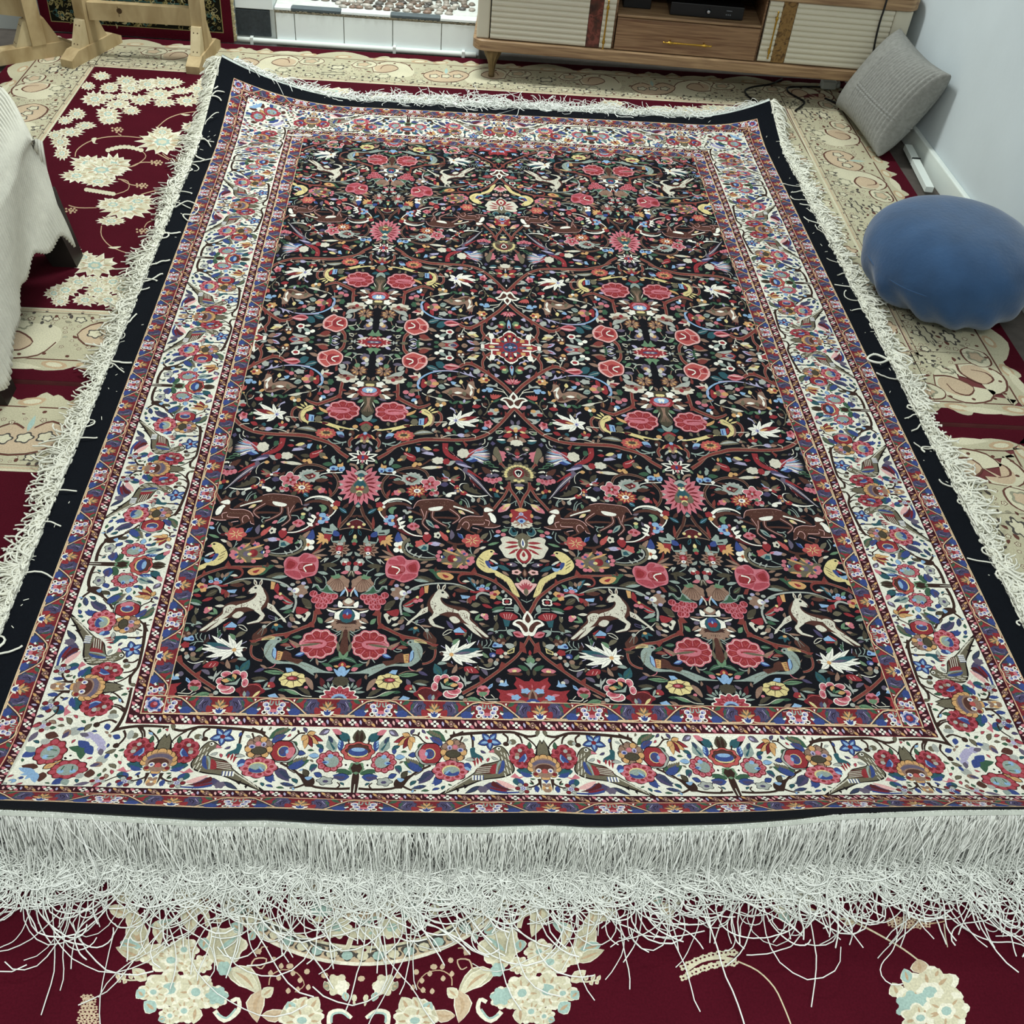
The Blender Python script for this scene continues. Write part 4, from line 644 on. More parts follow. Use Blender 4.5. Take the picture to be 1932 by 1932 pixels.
    # golden bird
    G('ye', 1130, 1255, 1170, 1215, 1240, 1220, 1320, 1290, 1350, 1370, 1310, 1480, 1210, 1520, 1190, 1550, 1170, 1500, 980, 1500, 860, 1540, 700, 1580, 610, 1620, 640, 1570, 440, 1590, 380, 1580, 560, 1550, 760, 1510, 880, 1480, 1060, 1490, 1200, 1490, 1270, 1420, 1260, 1340, 1200, 1310, 1160, 1290)
    G('tn', 1330, 1290, 1380, 1360, 1360, 1470, 1290, 1520, 1330, 1450, 1350, 1370); H('pk', 1100, 1270, 1150, 1235, 1160, 1275); L('ye', 1260, 1230, 1330, 1165, 34); L('ye', 1300, 1250, 1390, 1200, 30); L('ye', 1320, 1280, 1450, 1250, 30); H('lb', 1110, 1380, 1200, 1370, 1190, 1490, 1100, 1490); H('bl', 1130, 1400, 1150, 1400, 1140, 1480, 1120, 1480); H('rd', 1205, 1380, 1260, 1355, 1250, 1440, 1200, 1480); S('og', 1030, 1440, 64, 56, 6, .1); H('dr', 830, 1490, 960, 1480, 940, 1530, 860, 1520); V('ol', 10, 8, 1200, 1250, 1300, 1300); V('ol', 10, 8, 1270, 1390, 1290, 1440)
    S('co', 850, 1675, 172, 90, 11, .1); R('oc', 850, 1675, 130, 66, 9, 28, None, .2); E('ol', 845, 1665, 70, 26, 8); L('lb', 530, 1700, 680, 1640, 90); L('pu', 520, 1720, 640, 1690, 50); V('sg', 26, 18, 470, 1800, 560, 1820, 700, 1780); V('sg', 14, 12, 530, 1870, 520, 1810); V('sg', 18, 12, 560, 1830, 700, 1840, 800, 1770)
    L('og', 1000, 1650, 1370, 1640, 90, -30); L('gy', 1030, 1640, 1350, 1620, 40, -20); L('gy', 1330, 1590, 1400, 1555, 60); L('tn', 1360, 1610, 1450, 1590, 50); L('lv', 870, 1190, 975, 1195, 46); L('gr', 940, 1330, 1090, 1350, 50); L('pu', 830, 1390, 950, 1420, 50); L('og', 560, 1440, 590, 1510, 60)
    V('lb', 40, 14, 1150, 890, 1090, 820, 1100, 720, 1190, 640, 1320, 580, 1500, 550, 1700, 550); L('lv', 1100, 800, 1130, 680, 30)
    for (x, y, c) in ((1010, 580, 'cm'), (920, 630, 'pl'), (960, 660, 'rd'), (1060, 640, 'rd'), (1120, 580, 'cm'), (1000, 710, 'tn')): L(c, 1110, 680, x, y, 60)
    G('rd', 1170, 690, 1220, 720, 1250, 800, 1180, 850, 1140, 800); L('rd', 1270, 720, 1330, 600, 80); E('pk', 1350, 740, 70, 50, 9); E('pk', 1350, 800, 70, 40, 9); E('oc', 1400, 770, 56, 34, 8); E('og', 1280, 760, 50, 50, 8); E('ye', 1225, 755, 26, 20, 6); L('sg', 1450, 800, 1570, 850, 80, 0, 'te'); L('cm', 1250, 940, 1390, 880, 60, -20); S('gr', 950, 790, 56, 50, 6, .15); L('tn', 980, 820, 1080, 790, 60)
    E('pk', 880, 920, 54, 36, 9); E('pk', 980, 960, 60, 36, 9); L('pd', 850, 980, 960, 1030, 50); L('og', 940, 930, 1060, 860, 80); V('sg', 16, 12, 1050, 880, 1090, 890, 1110, 980); L('lb', 970, 1070, 1070, 1040, 60); H('bn', 1060, 1100, 1130, 1010, 1190, 1120, 1120, 1140); E('wh', 1055, 1095, 28, 36, 7); E('rd', 1090, 1000, 46, 30, 7); L('bn', 1250, 1080, 1270, 980, 90); V('oc', 10, 8, 1250, 1070, 1250, 990); V('cm', 14, 10, 1160, 930, 1230, 970, 1340, 1000, 1420, 1020)
    S('rd', 390, 25, 235, 118, 16, .12); S('pl', 390, 22, 205, 100, 16, .14, .1); S('rd', 390, 20, 190, 92, 16, .14); E('pu', 385, 18, 112, 60); E('wh', 380, 16, 84, 44); E('rd', 380, 14, 40, 22, 8); G('lg', 280, 180, 360, 150, 450, 180, 400, 210, 365, 265, 330, 210); L('lb', 130, 190, 240, 130, 50); L('lv', 520, 130, 620, 180, 50); L('cm', 440, 130, 640, 100, 36); R('gy', 680, 40, 90, 60, 7, 34, None)
    S('og', 850, 40, 86, 56, 7, .12); V('lv', 14, 12, 960, 110, 1040, 80, 1070, 130, 1010, 160, 930, 120); E('gy', 955, 190, 34, 28, 7); V('cm', 14, 12, 780, 200, 700, 190, 710, 150, 770, 180); L('gr', 760, 240, 840, 250, 50); L('tn', 1090, 170, 1350, 170, 60); L('rb', 1100, 220, 1290, 190, 90); L('pd', 1250, 90, 1330, 40, 90); L('cm', 1090, 30, 1240, 30, 30); L('cm', 1080, 100, 1200, 95, 26)
    p.tf = crop(820, 640, 9.2)
    # side cartouche on the centre row
    G('rd', 90, 60, 200, 20, 330, 10, 440, 80, 340, 170, 200, 140); G('tn', 50, 80, 120, 30, 200, 90, 120, 140); G('gy', 110, 150, 240, 130, 360, 170, 370, 200, 240, 180); G('gy', 200, 60, 260, 40, 330, 60, 430, 80, 330, 140, 240, 110); E('pu', 330, 80, 70, 50); E('wh', 310, 80, 34, 26, 7); E('tn', 520, 95, 60, 55); E('og', 525, 95, 30, 30, 7); E('gr', 30, 130, 46, 24, 7)
    L('lv', 560, 200, 740, 140, 60); L('tn', 660, 190, 790, 150, 80); L('rd', 600, 190, 700, 160, 20); L('gy', 780, 170, 900, 200, 40); L('lv', 570, 30, 740, 60, 50); L('tn', 680, 40, 800, 70, 60); L('gy', 690, 240, 810, 240, 26)
    E('wh', 120, 205, 48, 30, 8); E('wh', 40, 240, 48, 30, 8); L('sg', 80, 230, 210, 290, 60); S('wh', 260, 325, 72, 46, 5, .1); E('rd', 260, 325, 46, 26, 8); L('gy', 280, 290, 240, 210, 60); L('cm', 80, 340, 200, 335, 40)
    S('bn', 455, 260, 80, 55, 5, .12); E('oc', 440, 215, 44, 26, 7); E('wh', 425, 270, 20, 18, 6); E('wh', 490, 265, 20, 18, 6); L('gy', 430, 300, 520, 310, 34); V('cm', 14, 12, 470, 320, 500, 390); L('ye', 570, 320, 780, 280, 80, 10); L('cm', 580, 330, 740, 350, 50); L('tn', 620, 290, 720, 265, 50); V('cm', 14, 12, 520, 430, 520, 370, 580, 340); L('bn', 360, 350, 470, 420, 80)
    L('oc', 520, 520, 600, 500, 40); L('pu', 610, 500, 700, 540, 50); S('gy', 730, 560, 60, 46, 5, .12); V('lv', 20, 14, -30, 555, 150, 545, 330, 555, 470, 580); G('lv', 430, 570, 520, 590, 500, 550, 590, 610, 620, 560, 660, 630, 730, 670, 620, 640, 520, 610); L('og', 380, 650, 600, 640, 40); L('pk', 770, 640, 860, 600, 60); L('pd', 740, 600, 800, 640, 60)
    S('oc', 860, 710, 90, 50, 6, .2); E('rd', 900, 710, 34, 24, 7); E('wh', 850, 690, 22, 16, 6); E('gy', 895, 630, 34, 26, 7); G('gy', 900, 800, 960, 780, 1030, 800, 1080, 760, 1090, 830, 1000, 820, 920, 820)
    for (x, y) in ((860, 890), (930, 860), (960, 900), (980, 870)): E('lb', x, y, 44, 26, 8)
    V('cm', 14, 10, 1020, 885, 1120, 900, 1200, 920, 1260, 980, 1280, 1020); V('cm', 12, 10, 1080, 840, 1180, 880, 1230, 940)
    V('gy', 12, 10, 40, 600, 120, 570); S('gy', 130, 650, 80, 40, 5, .2); E('pk', 260, 690, 46, 34, 7); L('lb', 280, 740, 380, 750, 60, 20); L('gr', 240, 660, 280, 590, 50); L('ye', 460, 780, 455, 700, 70); V('tn', 14, 12, 470, 770, 520, 860); L('gy', 330, 790, 460, 820, 40); L('ol', 60, 740, 190, 740, 60); L('cm', 160, 770, 270, 800, 30); E('oc', 10, 770, 60, 36, 8); L('sg', 60, 820, 190, 850, 70, 0, 'te')
    # resting gazelle
    G('tn', 120, 920, 200, 880, 300, 840, 440, 840, 540, 880, 570, 790, 600, 740, 680, 730, 700, 820, 780, 900, 700, 860, 680, 960, 640, 1030, 520, 1040, 380, 980, 300, 1000, 350, 1060, 280, 1010, 210, 950)
    G('bn', 200, 930, 250, 960, 340, 1060, 300, 960, 460, 980, 540, 1010, 640, 1020, 560, 940, 460, 960, 340, 940); G('wh', 580, 790, 620, 790, 690, 860, 640, 850, 660, 930, 620, 985, 610, 930, 630, 880); L('wh', 340, 930, 480, 930, 44); G('og', 250, 900, 300, 880, 300, 950, 240, 960); G('og', 500, 910, 550, 930, 530, 990, 480, 950); L('bn', 600, 750, 550, 710, 30); V('rb', 16, 8, 640, 740, 610, 680); V('rb', 16, 8, 660, 730, 660, 680); G('oc', 730, 900, 780, 850, 770, 940); L('oc', 660, 1000, 750, 1040, 50)
    E('gr', 95, 985, 40, 30, 7); L('og', 20, 1080, 160, 1080, 90); E('oc', 50, 1140, 44, 36, 8); E('oc', 160, 1120, 44, 36, 8); E('wh', 115, 1150, 34, 26, 7); L('cm', 0, 1010, 250, 1070, 50, 10); L('gr', 250, 1060, 310, 1120, 40); L('gr', 310, 1120, 420, 1070, 50); L('lv', 510, 1110, 520, 1040, 50); L('lg', 420, 1080, 510, 1120, 50); S('dr', 445, 1165, 40, 34, 5, .1); G('rd', 650, 1180, 700, 1130, 800, 1160, 740, 1200); L('cm', 690, 1140, 700, 1070, 60); V('cm', 12, 10, 820, 1110, 840, 1160, 900, 1190); L('bn', 830, 1130, 920, 1130, 60)
    for k in range(5): L('co', 1010, 1040, 970 + 50*k, 945 + 8*abs(k-1), 44)
    E('oc', 1000, 1080, 22, 16, 6); E('pk', 850, 1000, 26, 20, 6); L('gr', 900, 1050, 870, 1000, 40); V('og', 16, 16, 1000, 1090, 930, 1180, 900, 1270, 850, 1320); V('og', 14, 14, 900, 1030, 940, 1080, 950, 1180); L('gr', 1000, 1100, 1150, 1030, 40); S('gy', 1020, 1260, 90, 56, 6, .2); E('oc', 1070, 1230, 46, 30, 7); E('rd', 970, 1290, 54, 30, 7); L('pk', 1170, 1160, 1290, 1210, 70); L('pd', 1090, 1140, 1190, 1180, 60); L('ol', 780, 1320, 800, 1210, 80)
    for q in ((700, 1245, 84), (470, 1225, 64), (820, 1405, 84), (780, 1350, 60), (730, 1515, 74), (520, 1545, 74), (240, 1490, 80), (210, 1370, 76), (330, 1290, 64), (600, 1480, 50), (600, 1300, 60)): L('wh', 370, 1410, q[0], q[1], q[2], 8, 'gy')
    L('cr', 420, 1400, 750, 1350, 76); L('oc', 410, 1410, 560, 1380, 34); E('lv', 365, 1410, 34, 30, 7); E('bl', 372, 1412, 14, 14, 6); V('lv', 30, 16, 270, 1190, 340, 1230, 360, 1290); V('cm', 12, 12, -10, 1440, 210, 1435)
    S('pk', 930, 1470, 72, 60, 5, .2); E('rd', 920, 1450, 34, 30, 7); L('lb', 820, 1540, 930, 1550, 60); L('pl', 950, 1550, 980, 1480, 40); G('gy', 960, 1360, 1060, 1370, 1190, 1360, 1100, 1420, 1140, 1440, 1060, 1450); L('te', 980, 1370, 1040, 1380, 40)
    G('rd', 150, 1560, 200, 1550, 240, 1580, 290, 1550, 320, 1570, 260, 1620, 190, 1620); L('oc', 240, 1570, 260, 1510, 50); L('gy', 190, 1620, 290, 1640, 50); V('cm', 14, 10, 110, 1710, 200, 1680, 330, 1660, 400, 1670); L('tn', 100, 1660, 150, 1700, 50); L('lv', 390, 1660, 560, 1680, 70); L('tn', 500, 1670, 630, 1670, 60); E('te', 555, 1600, 40, 34, 7); L('rd', 660, 1610, 790, 1570, 70); V('cm', 14, 10, 640, 1650, 710, 1680, 700, 1720); V('cm', 12, 10, 800, 1600, 900, 1610, 960, 1640); V('cm', 14, 12, 1060, 1600, 1130, 1590, 1190, 1600, 1120, 1640, 1060, 1620); L('sg', 920, 1740, 1010, 1700, 60); H('pu', 970, 1810, 1000, 1770, 1060, 1810, 1010, 1850); V('cm', 16, 12, 870, 1730, 870, 1800, 820, 1830); V('gy', 16, 12, 930, 1790, 900, 1860, 780, 1910)
    # axis motifs
    G('wh', 1385, 905, 1460, 980, 1470, 1030, 1390, 1090, 1300, 1020, 1315, 970); G('bn', 1388, 940, 1430, 990, 1430, 1030, 1390, 1065, 1335, 1020, 1345, 980)
    for m in (1, -1):
        X = lambda x: 1392 + m*(x - 1392)
        G('wh', X(1138), 1055, X(1200), 1008, X(1300), 1020, X(1390), 1080, X(1395), 1160, X(1330), 1200, X(1280), 1180, X(1220), 1090); G('bn', X(1180), 1050, X(1240), 1030, X(1340), 1070, X(1370), 1120, X(1320), 1160, X(1290), 1140, X(1240), 1070)
        L('rd', X(1440) if m < 0 else X(1340), 1590, X(1215), 1530, 110); L('rd', X(1350), 1650, X(1180), 1690, 90); L('ye', X(1340), 1600, X(1240), 1620, 36); L('og', X(1240), 1620, X(1200), 1570, 60); L('pd', X(1370), 1490, X(1320), 1400, 60); L('tn', X(1390), 1720, X(1250), 1770, 90); L('cm', X(1380), 1750, X(1320), 1840, 60); L('te', X(1240), 1790, X(1080), 1760, 70); L('wh', X(1230), 1750, X(1070), 1740, 30)
        L('ol', X(1280), 540, X(1130), 470, 130); S('lg', X(1220), 550, 60, 46, 5, .1); S('rd', X(1180), 500, 56, 34, 5, .1); E('ye', X(1210), 530, 36, 20, 7); G('gy', X(920), 470, X(970), 430, X(1060), 430, X(1140), 490, X(1100), 510, X(1040), 470, X(980), 480, X(960), 500); S('bn', X(1000), 430, 130, 40, 5, .1) if False else None
        V('lv', 26, 20, X(1040), 370, X(1090), 350, X(1120), 380, X(1180), 400, X(1200), 430); E('oc', X(1110), 410, 34, 26, 7); L('lv', X(1040), 600, X(1130), 630, 60, 20); L('pd', X(1050), 560, X(1000), 490, 50)
        V('cm', 18, 16, X(900), 300, X(980), 385)
    V('cm', 26, 20, 1375, 830, 1380, 900); E('cm', 1375, 825, 34, 20, 7); E('wh', 1408, 1330, 32, 32); E('k', 1408, 1332, 14, 14, 6); V('og', 20, 20, 1405, 1200, 1410, 1300); V('pd', 24, 24, 1410, 1370, 1412, 1470)
    S('gy', 1415, 1530, 110, 40, 6, .1); E('oc', 1415, 1580, 46, 44, 8); E('ye', 1415, 1545, 46, 20, 7); L('lb', 1420, 1700, 1425, 1620, 60); E('bn', 1425, 1720, 60, 60); S('cm', 1425, 1800, 110, 50, 7, .15); E('wh', 1425, 1700, 24, 34, 7)
    for k in range(-3, 4): L('ro' if k % 2 else 'pk', 1372 + 12*k, 780, 1367 + 54*k, 670 + 5*k*k, 50); L('pl', 1372 + 10*k, 770, 1367 + 44*k, 680 + 5*k*k, 14)
    E('bn', 1375, 785, 40, 30, 8); G('lb', 1310, 550, 1355, 640, 1405, 550, 1400, 470, 1355, 455, 1310, 470); E('rd', 1355, 490, 40, 34, 8); E('ye', 1355, 535, 24, 26, 7); G('te', 1345, 560, 1355, 600, 1375, 560)
    # centre medallion (drawn whole; the repeat clips it)
    p.tf = crop(900, 600, 13.8)
    def med(f, col, pts):
        q = np.array(pts, float).reshape(-1, 2)
        for sx, sy in ((1, 1), (-1, 1), (1, -1), (-1, -1)):
            if sx > 0: continue
            p.put(col, np.stack([905 + sx*q[:, 0]*f, 757 + sy*q[:, 1]*f*(1.02 if sy > 0 else .98)], 1))
    for f, c in ((1.0, 'wh'), (.93, 'rd')):
        med(f, c, (0, 0, 790, 0, 800, 30, 700, 40, 580, 90, 560, 60, 470, 50, 540, 60, 540, 220, 420, 220, 380, 190, 300, 250, 200, 290, 180, 340, 90, 400, 0, 430))
    med(1, 'wh', (470, 180, 560, 200, 590, 330, 470, 330, 430, 260)); med(1, 'wh', (330, 60, 560, 50, 560, 90, 330, 90)); med(1, 'k', (120, 120, 160, 260, 100, 290, 90, 150)); med(1, 'wh', (100, 150, 180, 140, 170, 230, 120, 220)); med(1, 'oc', (280, 120, 400, 120, 390, 210, 290, 190)); med(1, 'te', (160, 90, 290, 150, 200, 170)); med(1, 'bn', (150, 270, 240, 240, 200, 290))
    E('bl', 905, 757, 225, 130); S('gb', 905, 757, 200, 112, 10, .1); E('lb', 905, 757, 96, 52); E('bl', 905, 757, 60, 28); E('dk', 905, 757, 36, 14, 8)
    for (x, y) in ((0, 80), (0, -80), (145, 0), (-145, 0)): E('pk', 905 + x, 757 + y, 44, 24, 8)
    for sx in (1, -1): L('pd', 905 + sx*240, 757, 905 + sx*430, 757, 60); L('gb', 905 + sx*360, 757, 905 + sx*480, 757, 50); L('ye', 905 + sx*440, 757, 905 + sx*600, 757, 50); E('wh', 905 + sx*760, 757, 50, 40, 8)
    for sy in (1, -1): L('pd', 905, 757 + sy*120, 908, 757 + sy*220, 90); L('bl', 905, 757 + sy*190, 910, 757 + sy*290, 90); E('ye', 870, 757 + sy*290, 26, 30, 7); E('ye', 945, 757 + sy*290, 26, 30, 7); E('wh', 880, 757 + sy*415, 36, 30, 7); E('wh', 950, 757 + sy*415, 36, 30, 7)
    # ---- small leaves and buds that fill what is left of the ground
    p.tf = lambda q: q
    rnd = random.Random(11); boxes = np.array([np.r_[q.min(0), q.max(0)] for _, q in p.polys])
    def covered(x, y):
        for i in np.nonzero((boxes[:, 0] < x) & (boxes[:, 2] > x) & (boxes[:, 1] < y) & (boxes[:, 3] > y))[0]:
            q = p.polys[i][1]; x1, y1 = q[:, 0], q[:, 1]; x2, y2 = np.roll(x1, -1), np.roll(y1, -1)
            with np.errstate(divide='ignore', invalid='ignore'):
                if (((y1 > y) != (y2 > y)) & (x < (x2 - x1) * (y - y1) / (y2 - y1) + x1)).sum() % 2: return True
        return False
    done = 0; spots = []
    while done < 2600:
        done += 1
        x = rnd.uniform(AX, UC); y = rnd.uniform(-FB, VC); r = rnd.uniform(.0055, .0105); a = rnd.uniform(0, PI)
        if any((x-b)**2 + (y-c)**2 < .00016 for b, c in spots): continue
        if covered(x, y) or any(covered(x + r*math.cos(a+t), y + r*math.sin(a+t)) for t in (0, PI/2, PI, -PI/2)): continue
        spots.append((x, y)); c = rnd.choice(('bn', 'og', 'gr', 'tn', 'pd', 'lg', 'rb', 'sg', 'ol', 'ol', 'br', 'cm', 'dr'))
        L(c, x - r*math.cos(a), y - r*math.sin(a), x + r*math.cos(a), y + r*math.sin(a), r*.9, r*.2, rnd.choice((None, 'k', 'tn')))
    return p

# ------------------------------------------------------------------ the rug's shape: flat, near end lifted, far corners curled
GW, GN, BW_ = 0.039, 0.020, 0.150      # wide guard, narrow guard, ivory border
X1 = FA + GW; X2 = X1 + GN; X3 = X2 + BW_; X4 = X3 + GN; X5 = X4 + GW; XE = 0.968
Y1 = FB + GW; Y2 = Y1 + GN; Y3 = Y2 + BW_; Y4 = Y3 + GN; Y5 = Y4 + GW; YN = 1.430; YF = 1.436
CURL0, CURLN = 1.172, 0.28
TH_U = [-1.0, -.74, -.52, -.43, -.32, -.12, -.01, .06, .265, .36, .42, .50, .59, .75, 1.0]
TH_D = [60, 56.5, 51, 52, 49, 48.5, 51, 49, 53.5, 57.5, 61.5, 63.5, 65.5, 67, 68]
def surf(P, h=0.0):
    P = np.asarray(P, float); x = P[:, 0].copy(); y = P[:, 1].copy(); z = np.zeros(len(P)); nx = np.zeros(len(P)); ny = np.zeros(len(P)); nz = np.ones(len(P))
    s = np.maximum(0, -CURL0 - y); th = np.radians(np.interp(x, TH_U, TH_D)); k = th / CURLN
    m = s > 0
    y[m] = -CURL0 - np.sin(k[m]*s[m]) / k[m]; z[m] = (1 - np.cos(k[m]*s[m])) / k[m]
    ny[m] = np.sin(k[m]*s[m]); nz[m] = np.cos(k[m]*s[m])
    for sx, cx, cy, q0, ang in ((-1, XE, YF, .36, 45.), (1, XE, YF, .22, 44.)):
        d = ((sx*x - cx) + (y - cy)) * .7071 + q0
        m = d > 0
        if m.any():
            kk = np.radians(ang) / q0; e = np.sin(kk*d[m]) / kk - d[m]
            x[m] += sx*e*.7071; y[m] += e*.7071; z[m] += (1 - np.cos(kk*d[m])) / kk
            nz[m] = np.cos(kk*d[m]); nx[m] = -sx*np.sin(kk*d[m])*.7071; ny[m] = -np.sin(kk*d[m])*.7071
    hh = np.asarray(h)
    return np.stack([x + nx*hh, y + ny*hh, RUG_Z + z + nz*hh], 1)

rug = empty('patterned_rug', (0, 0, .012))
tag(rug, 'large black and ivory oriental rug with flowers, deer and birds laid over the red carpets', 'rug')
def onrug(h):
    def f(P):
        q = surf(P, h); q[:, 2] -= .012; return q
    return f

fp = field_pattern()
fv, ff, fc = fp.build(('k', rect(AX, -FB, UC, VC)))
fs = Sheet()
KUP = (FB - VC) / (VC + FB)
for up in (0, 1):
    for mir in (0, 1):
        for side in (0, 1):
            def tf(P, up=up, mir=mir, side=side):
                q = P.copy()
                if mir: q[:, 0] = 2*AX - q[:, 0]
                if side: q[:, 0] = UC + (UC - q[:, 0]) * (AXR - UC) / (UC - AX)
                if up: q[:, 1] = VC + (VC - q[:, 1]) * KUP
                return q
            fs.add(fv, ff, fc, tf, (up + mir + side) % 2 == 1)
fs.build('field', M_PILE, rug, onrug(0.0))

# ---- generic strips: tiles are drawn with s along (0..len) and t across (0 inner .. width outer)
def side_map(kind, inner):
    """(s along, t outward from the inner line) -> rug plane, for the near, far, left and right sides"""
    def f(P, kind=kind):
        s_, t_ = P[:, 0], P[:, 1]
        if kind == 'n': return np.stack([s_, -(inner + t_)], 1)
        if kind == 'f': return np.stack([s_, inner + t_], 1)
        if kind == 'l': return np.stack([-(inner + t_), s_], 1)
        return np.stack([inner + t_, s_], 1)
    return f
FLIP = {'n': True, 'f': False, 'l': False, 'r': True}   # orientation of each mapping

def grid_edges(x0, x1, y0, y1, dx, dy):
    e = []
    n = max(1, int(round((y1 - y0) / dy)))
    for i in range(1, n): e.append(((x0, y0 + (y1-y0)*i/n), (x1, y0 + (y1-y0)*i/n)))
    n = max(1, int(round((x1 - x0) / dx)))
    for i in range(1, n): e.append(((x0 + (x1-x0)*i/n, y0), (x0 + (x1-x0)*i/n, y1)))
    return e

# wide guard, half repeat: s 0 = lotus, s 1 = lavender palmette; unit s scaled later
def guard_tile():
    p = Pat()
    p.tf = lambda q: np.stack([(q[:, 0] - 378) / 687 * .1, (q[:, 1] - 62 - (q[:, 0]-378)*.016) / 228 * GW], 1)
    H, G, E, S, V, L = p.H, p.G, p.E, p.S, p.V, p.L
    H('cr', 378, 60, 560, 62, 760, 130, 640, 260, 378, 280); H('gb', 900, 100, 1065, 100, 1065, 290, 660, 270); H('cr', 860, 130, 1065, 110, 1065, 290, 850, 290)
    S('gb', 600, 160, 110, 100, 9, .12); S('pd', 590, 165, 84, 74, 9, .12); G('rd', 660, 90, 760, 130, 680, 200, 690, 140); L('gr', 640, 110, 690, 200, 30); G('pu', 520, 90, 590, 80, 650, 150, 620, 230, 560, 250, 520, 180); V('dk', 10, 8, 560, 130, 600, 160, 590, 210); V('dk', 8, 6, 540, 120, 570, 180); V('lv', 8, 6, 600, 110, 640, 170); G('rd', 470, 200, 540, 180, 540, 250, 470, 260)
    L('gr', 700, 80, 800, 130, 50); H('wh', 800, 90, 830, 95, 815, 125)
    V('dk', 20, 20, 640, 275, 880, 110, 1065, 110); V('gd', 15, 15, 640, 270, 880, 100, 1065, 100); V('gd', 14, 14, 440, 245, 500, 268, 740, 272)
    for k in range(-3, 4): L('oc' if abs(k) % 2 else 'og', 378, 200, 378 + 36*k, 90 + 9*k*k, 34)
    for k in range(-2, 3): L('wh', 378, 275, 378 + 44*k, 190 + 16*abs(k), 44)
    for k in range(-1, 2): L('bl', 378, 268, 378 + 46*k, 195 + 22*abs(k), 36)
    S('bl', 800, 245, 76, 46, 7, .1); H('wh', 850, 220, 890, 200, 905, 220, 870, 238); L('gr', 850, 215, 910, 180, 20)
    G('rd', 940, 120, 1065, 110, 1065, 250, 960, 220); 
    for (x, y, c) in ((960, 160, 'lv'), (985, 210, 'lv'), (1030, 255, 'lv')): E('wh', x, y, 44, 34, 9); E(c, x, y, 32, 24, 8); E('bl', x + 14, y + 8, 18, 12, 6)
    E('wh', 950, 255, 36, 26, 8); E('dk', 952, 255, 22, 14, 6); E('pk', 1055, 235, 34, 22, 8); V('sg', 18, 18, 1010, 110, 1010, 160, 1040, 160, 1050, 120); E('pl', 895, 130, 8, 8, 5); E('pl', 920, 130, 8, 8, 5)
    V('gd', 14, 14, 378, 66, 1065, 70); V('gd', 14, 14, 378, 286, 1065, 290)
    return p.build(('cr', rect(0, 0, .1, GW)), grid_edges(0, .1, 0, GW, .034, .0098))
gtile = guard_tile()

# narrow guard: repeat of five rosettes, white white brown white brown
def narrow_tile():
    p = Pat(); pitch = .027; U = GN
    for i, c in enumerate('wwbwb'):
        cx = pitch*(i + .5); cy = U*.5
        if c == 'w':
            p.L('pk', cx - .004, cy - .001, cx - .011, cy - .0085, .006); p.L('pk', cx + .004, cy + .001, cx + .011, cy + .0085, .006)
            for dx, dy in ((.0042, 0), (-.0042, 0), (0, .0042), (0, -.0042)): p.E('wh', cx + dx, cy + dy, .0026, .0026, 8)
            p.E('dk', cx, cy, .0021, .0021, 6)
        else:
            p.L('oc', cx - .004, cy - .001, cx - .011, cy - .0085, .005); p.L('oc', cx + .004, cy + .001, cx + .011, cy + .0085, .005)
            for dx, dy in ((.0036, 0), (-.0036, 0), (0, .0036), (0, -.0036)): p.E('tn', cx + dx, cy + dy, .0029, .0029, 8)
            p.E('bn', cx, cy, .0034, .0034, 8); p.E('pl', cx, cy, .0016, .0016, 6)
        p.L('lv' if i % 2 else 'pl', pitch*(i+1) - .0012, cy - .005, pitch*(i+1) + .0012, cy + .005, .004)
    p.H('cr', 0, U*.93, pitch*5, U*.93, pitch*5, U, 0, U)
    return p.build(('mb', rect(0, 0, pitch*5, U)), grid_edges(0, pitch*5, 0, U, .034, .01)), pitch*5
ntile, NLEN = narrow_tile()

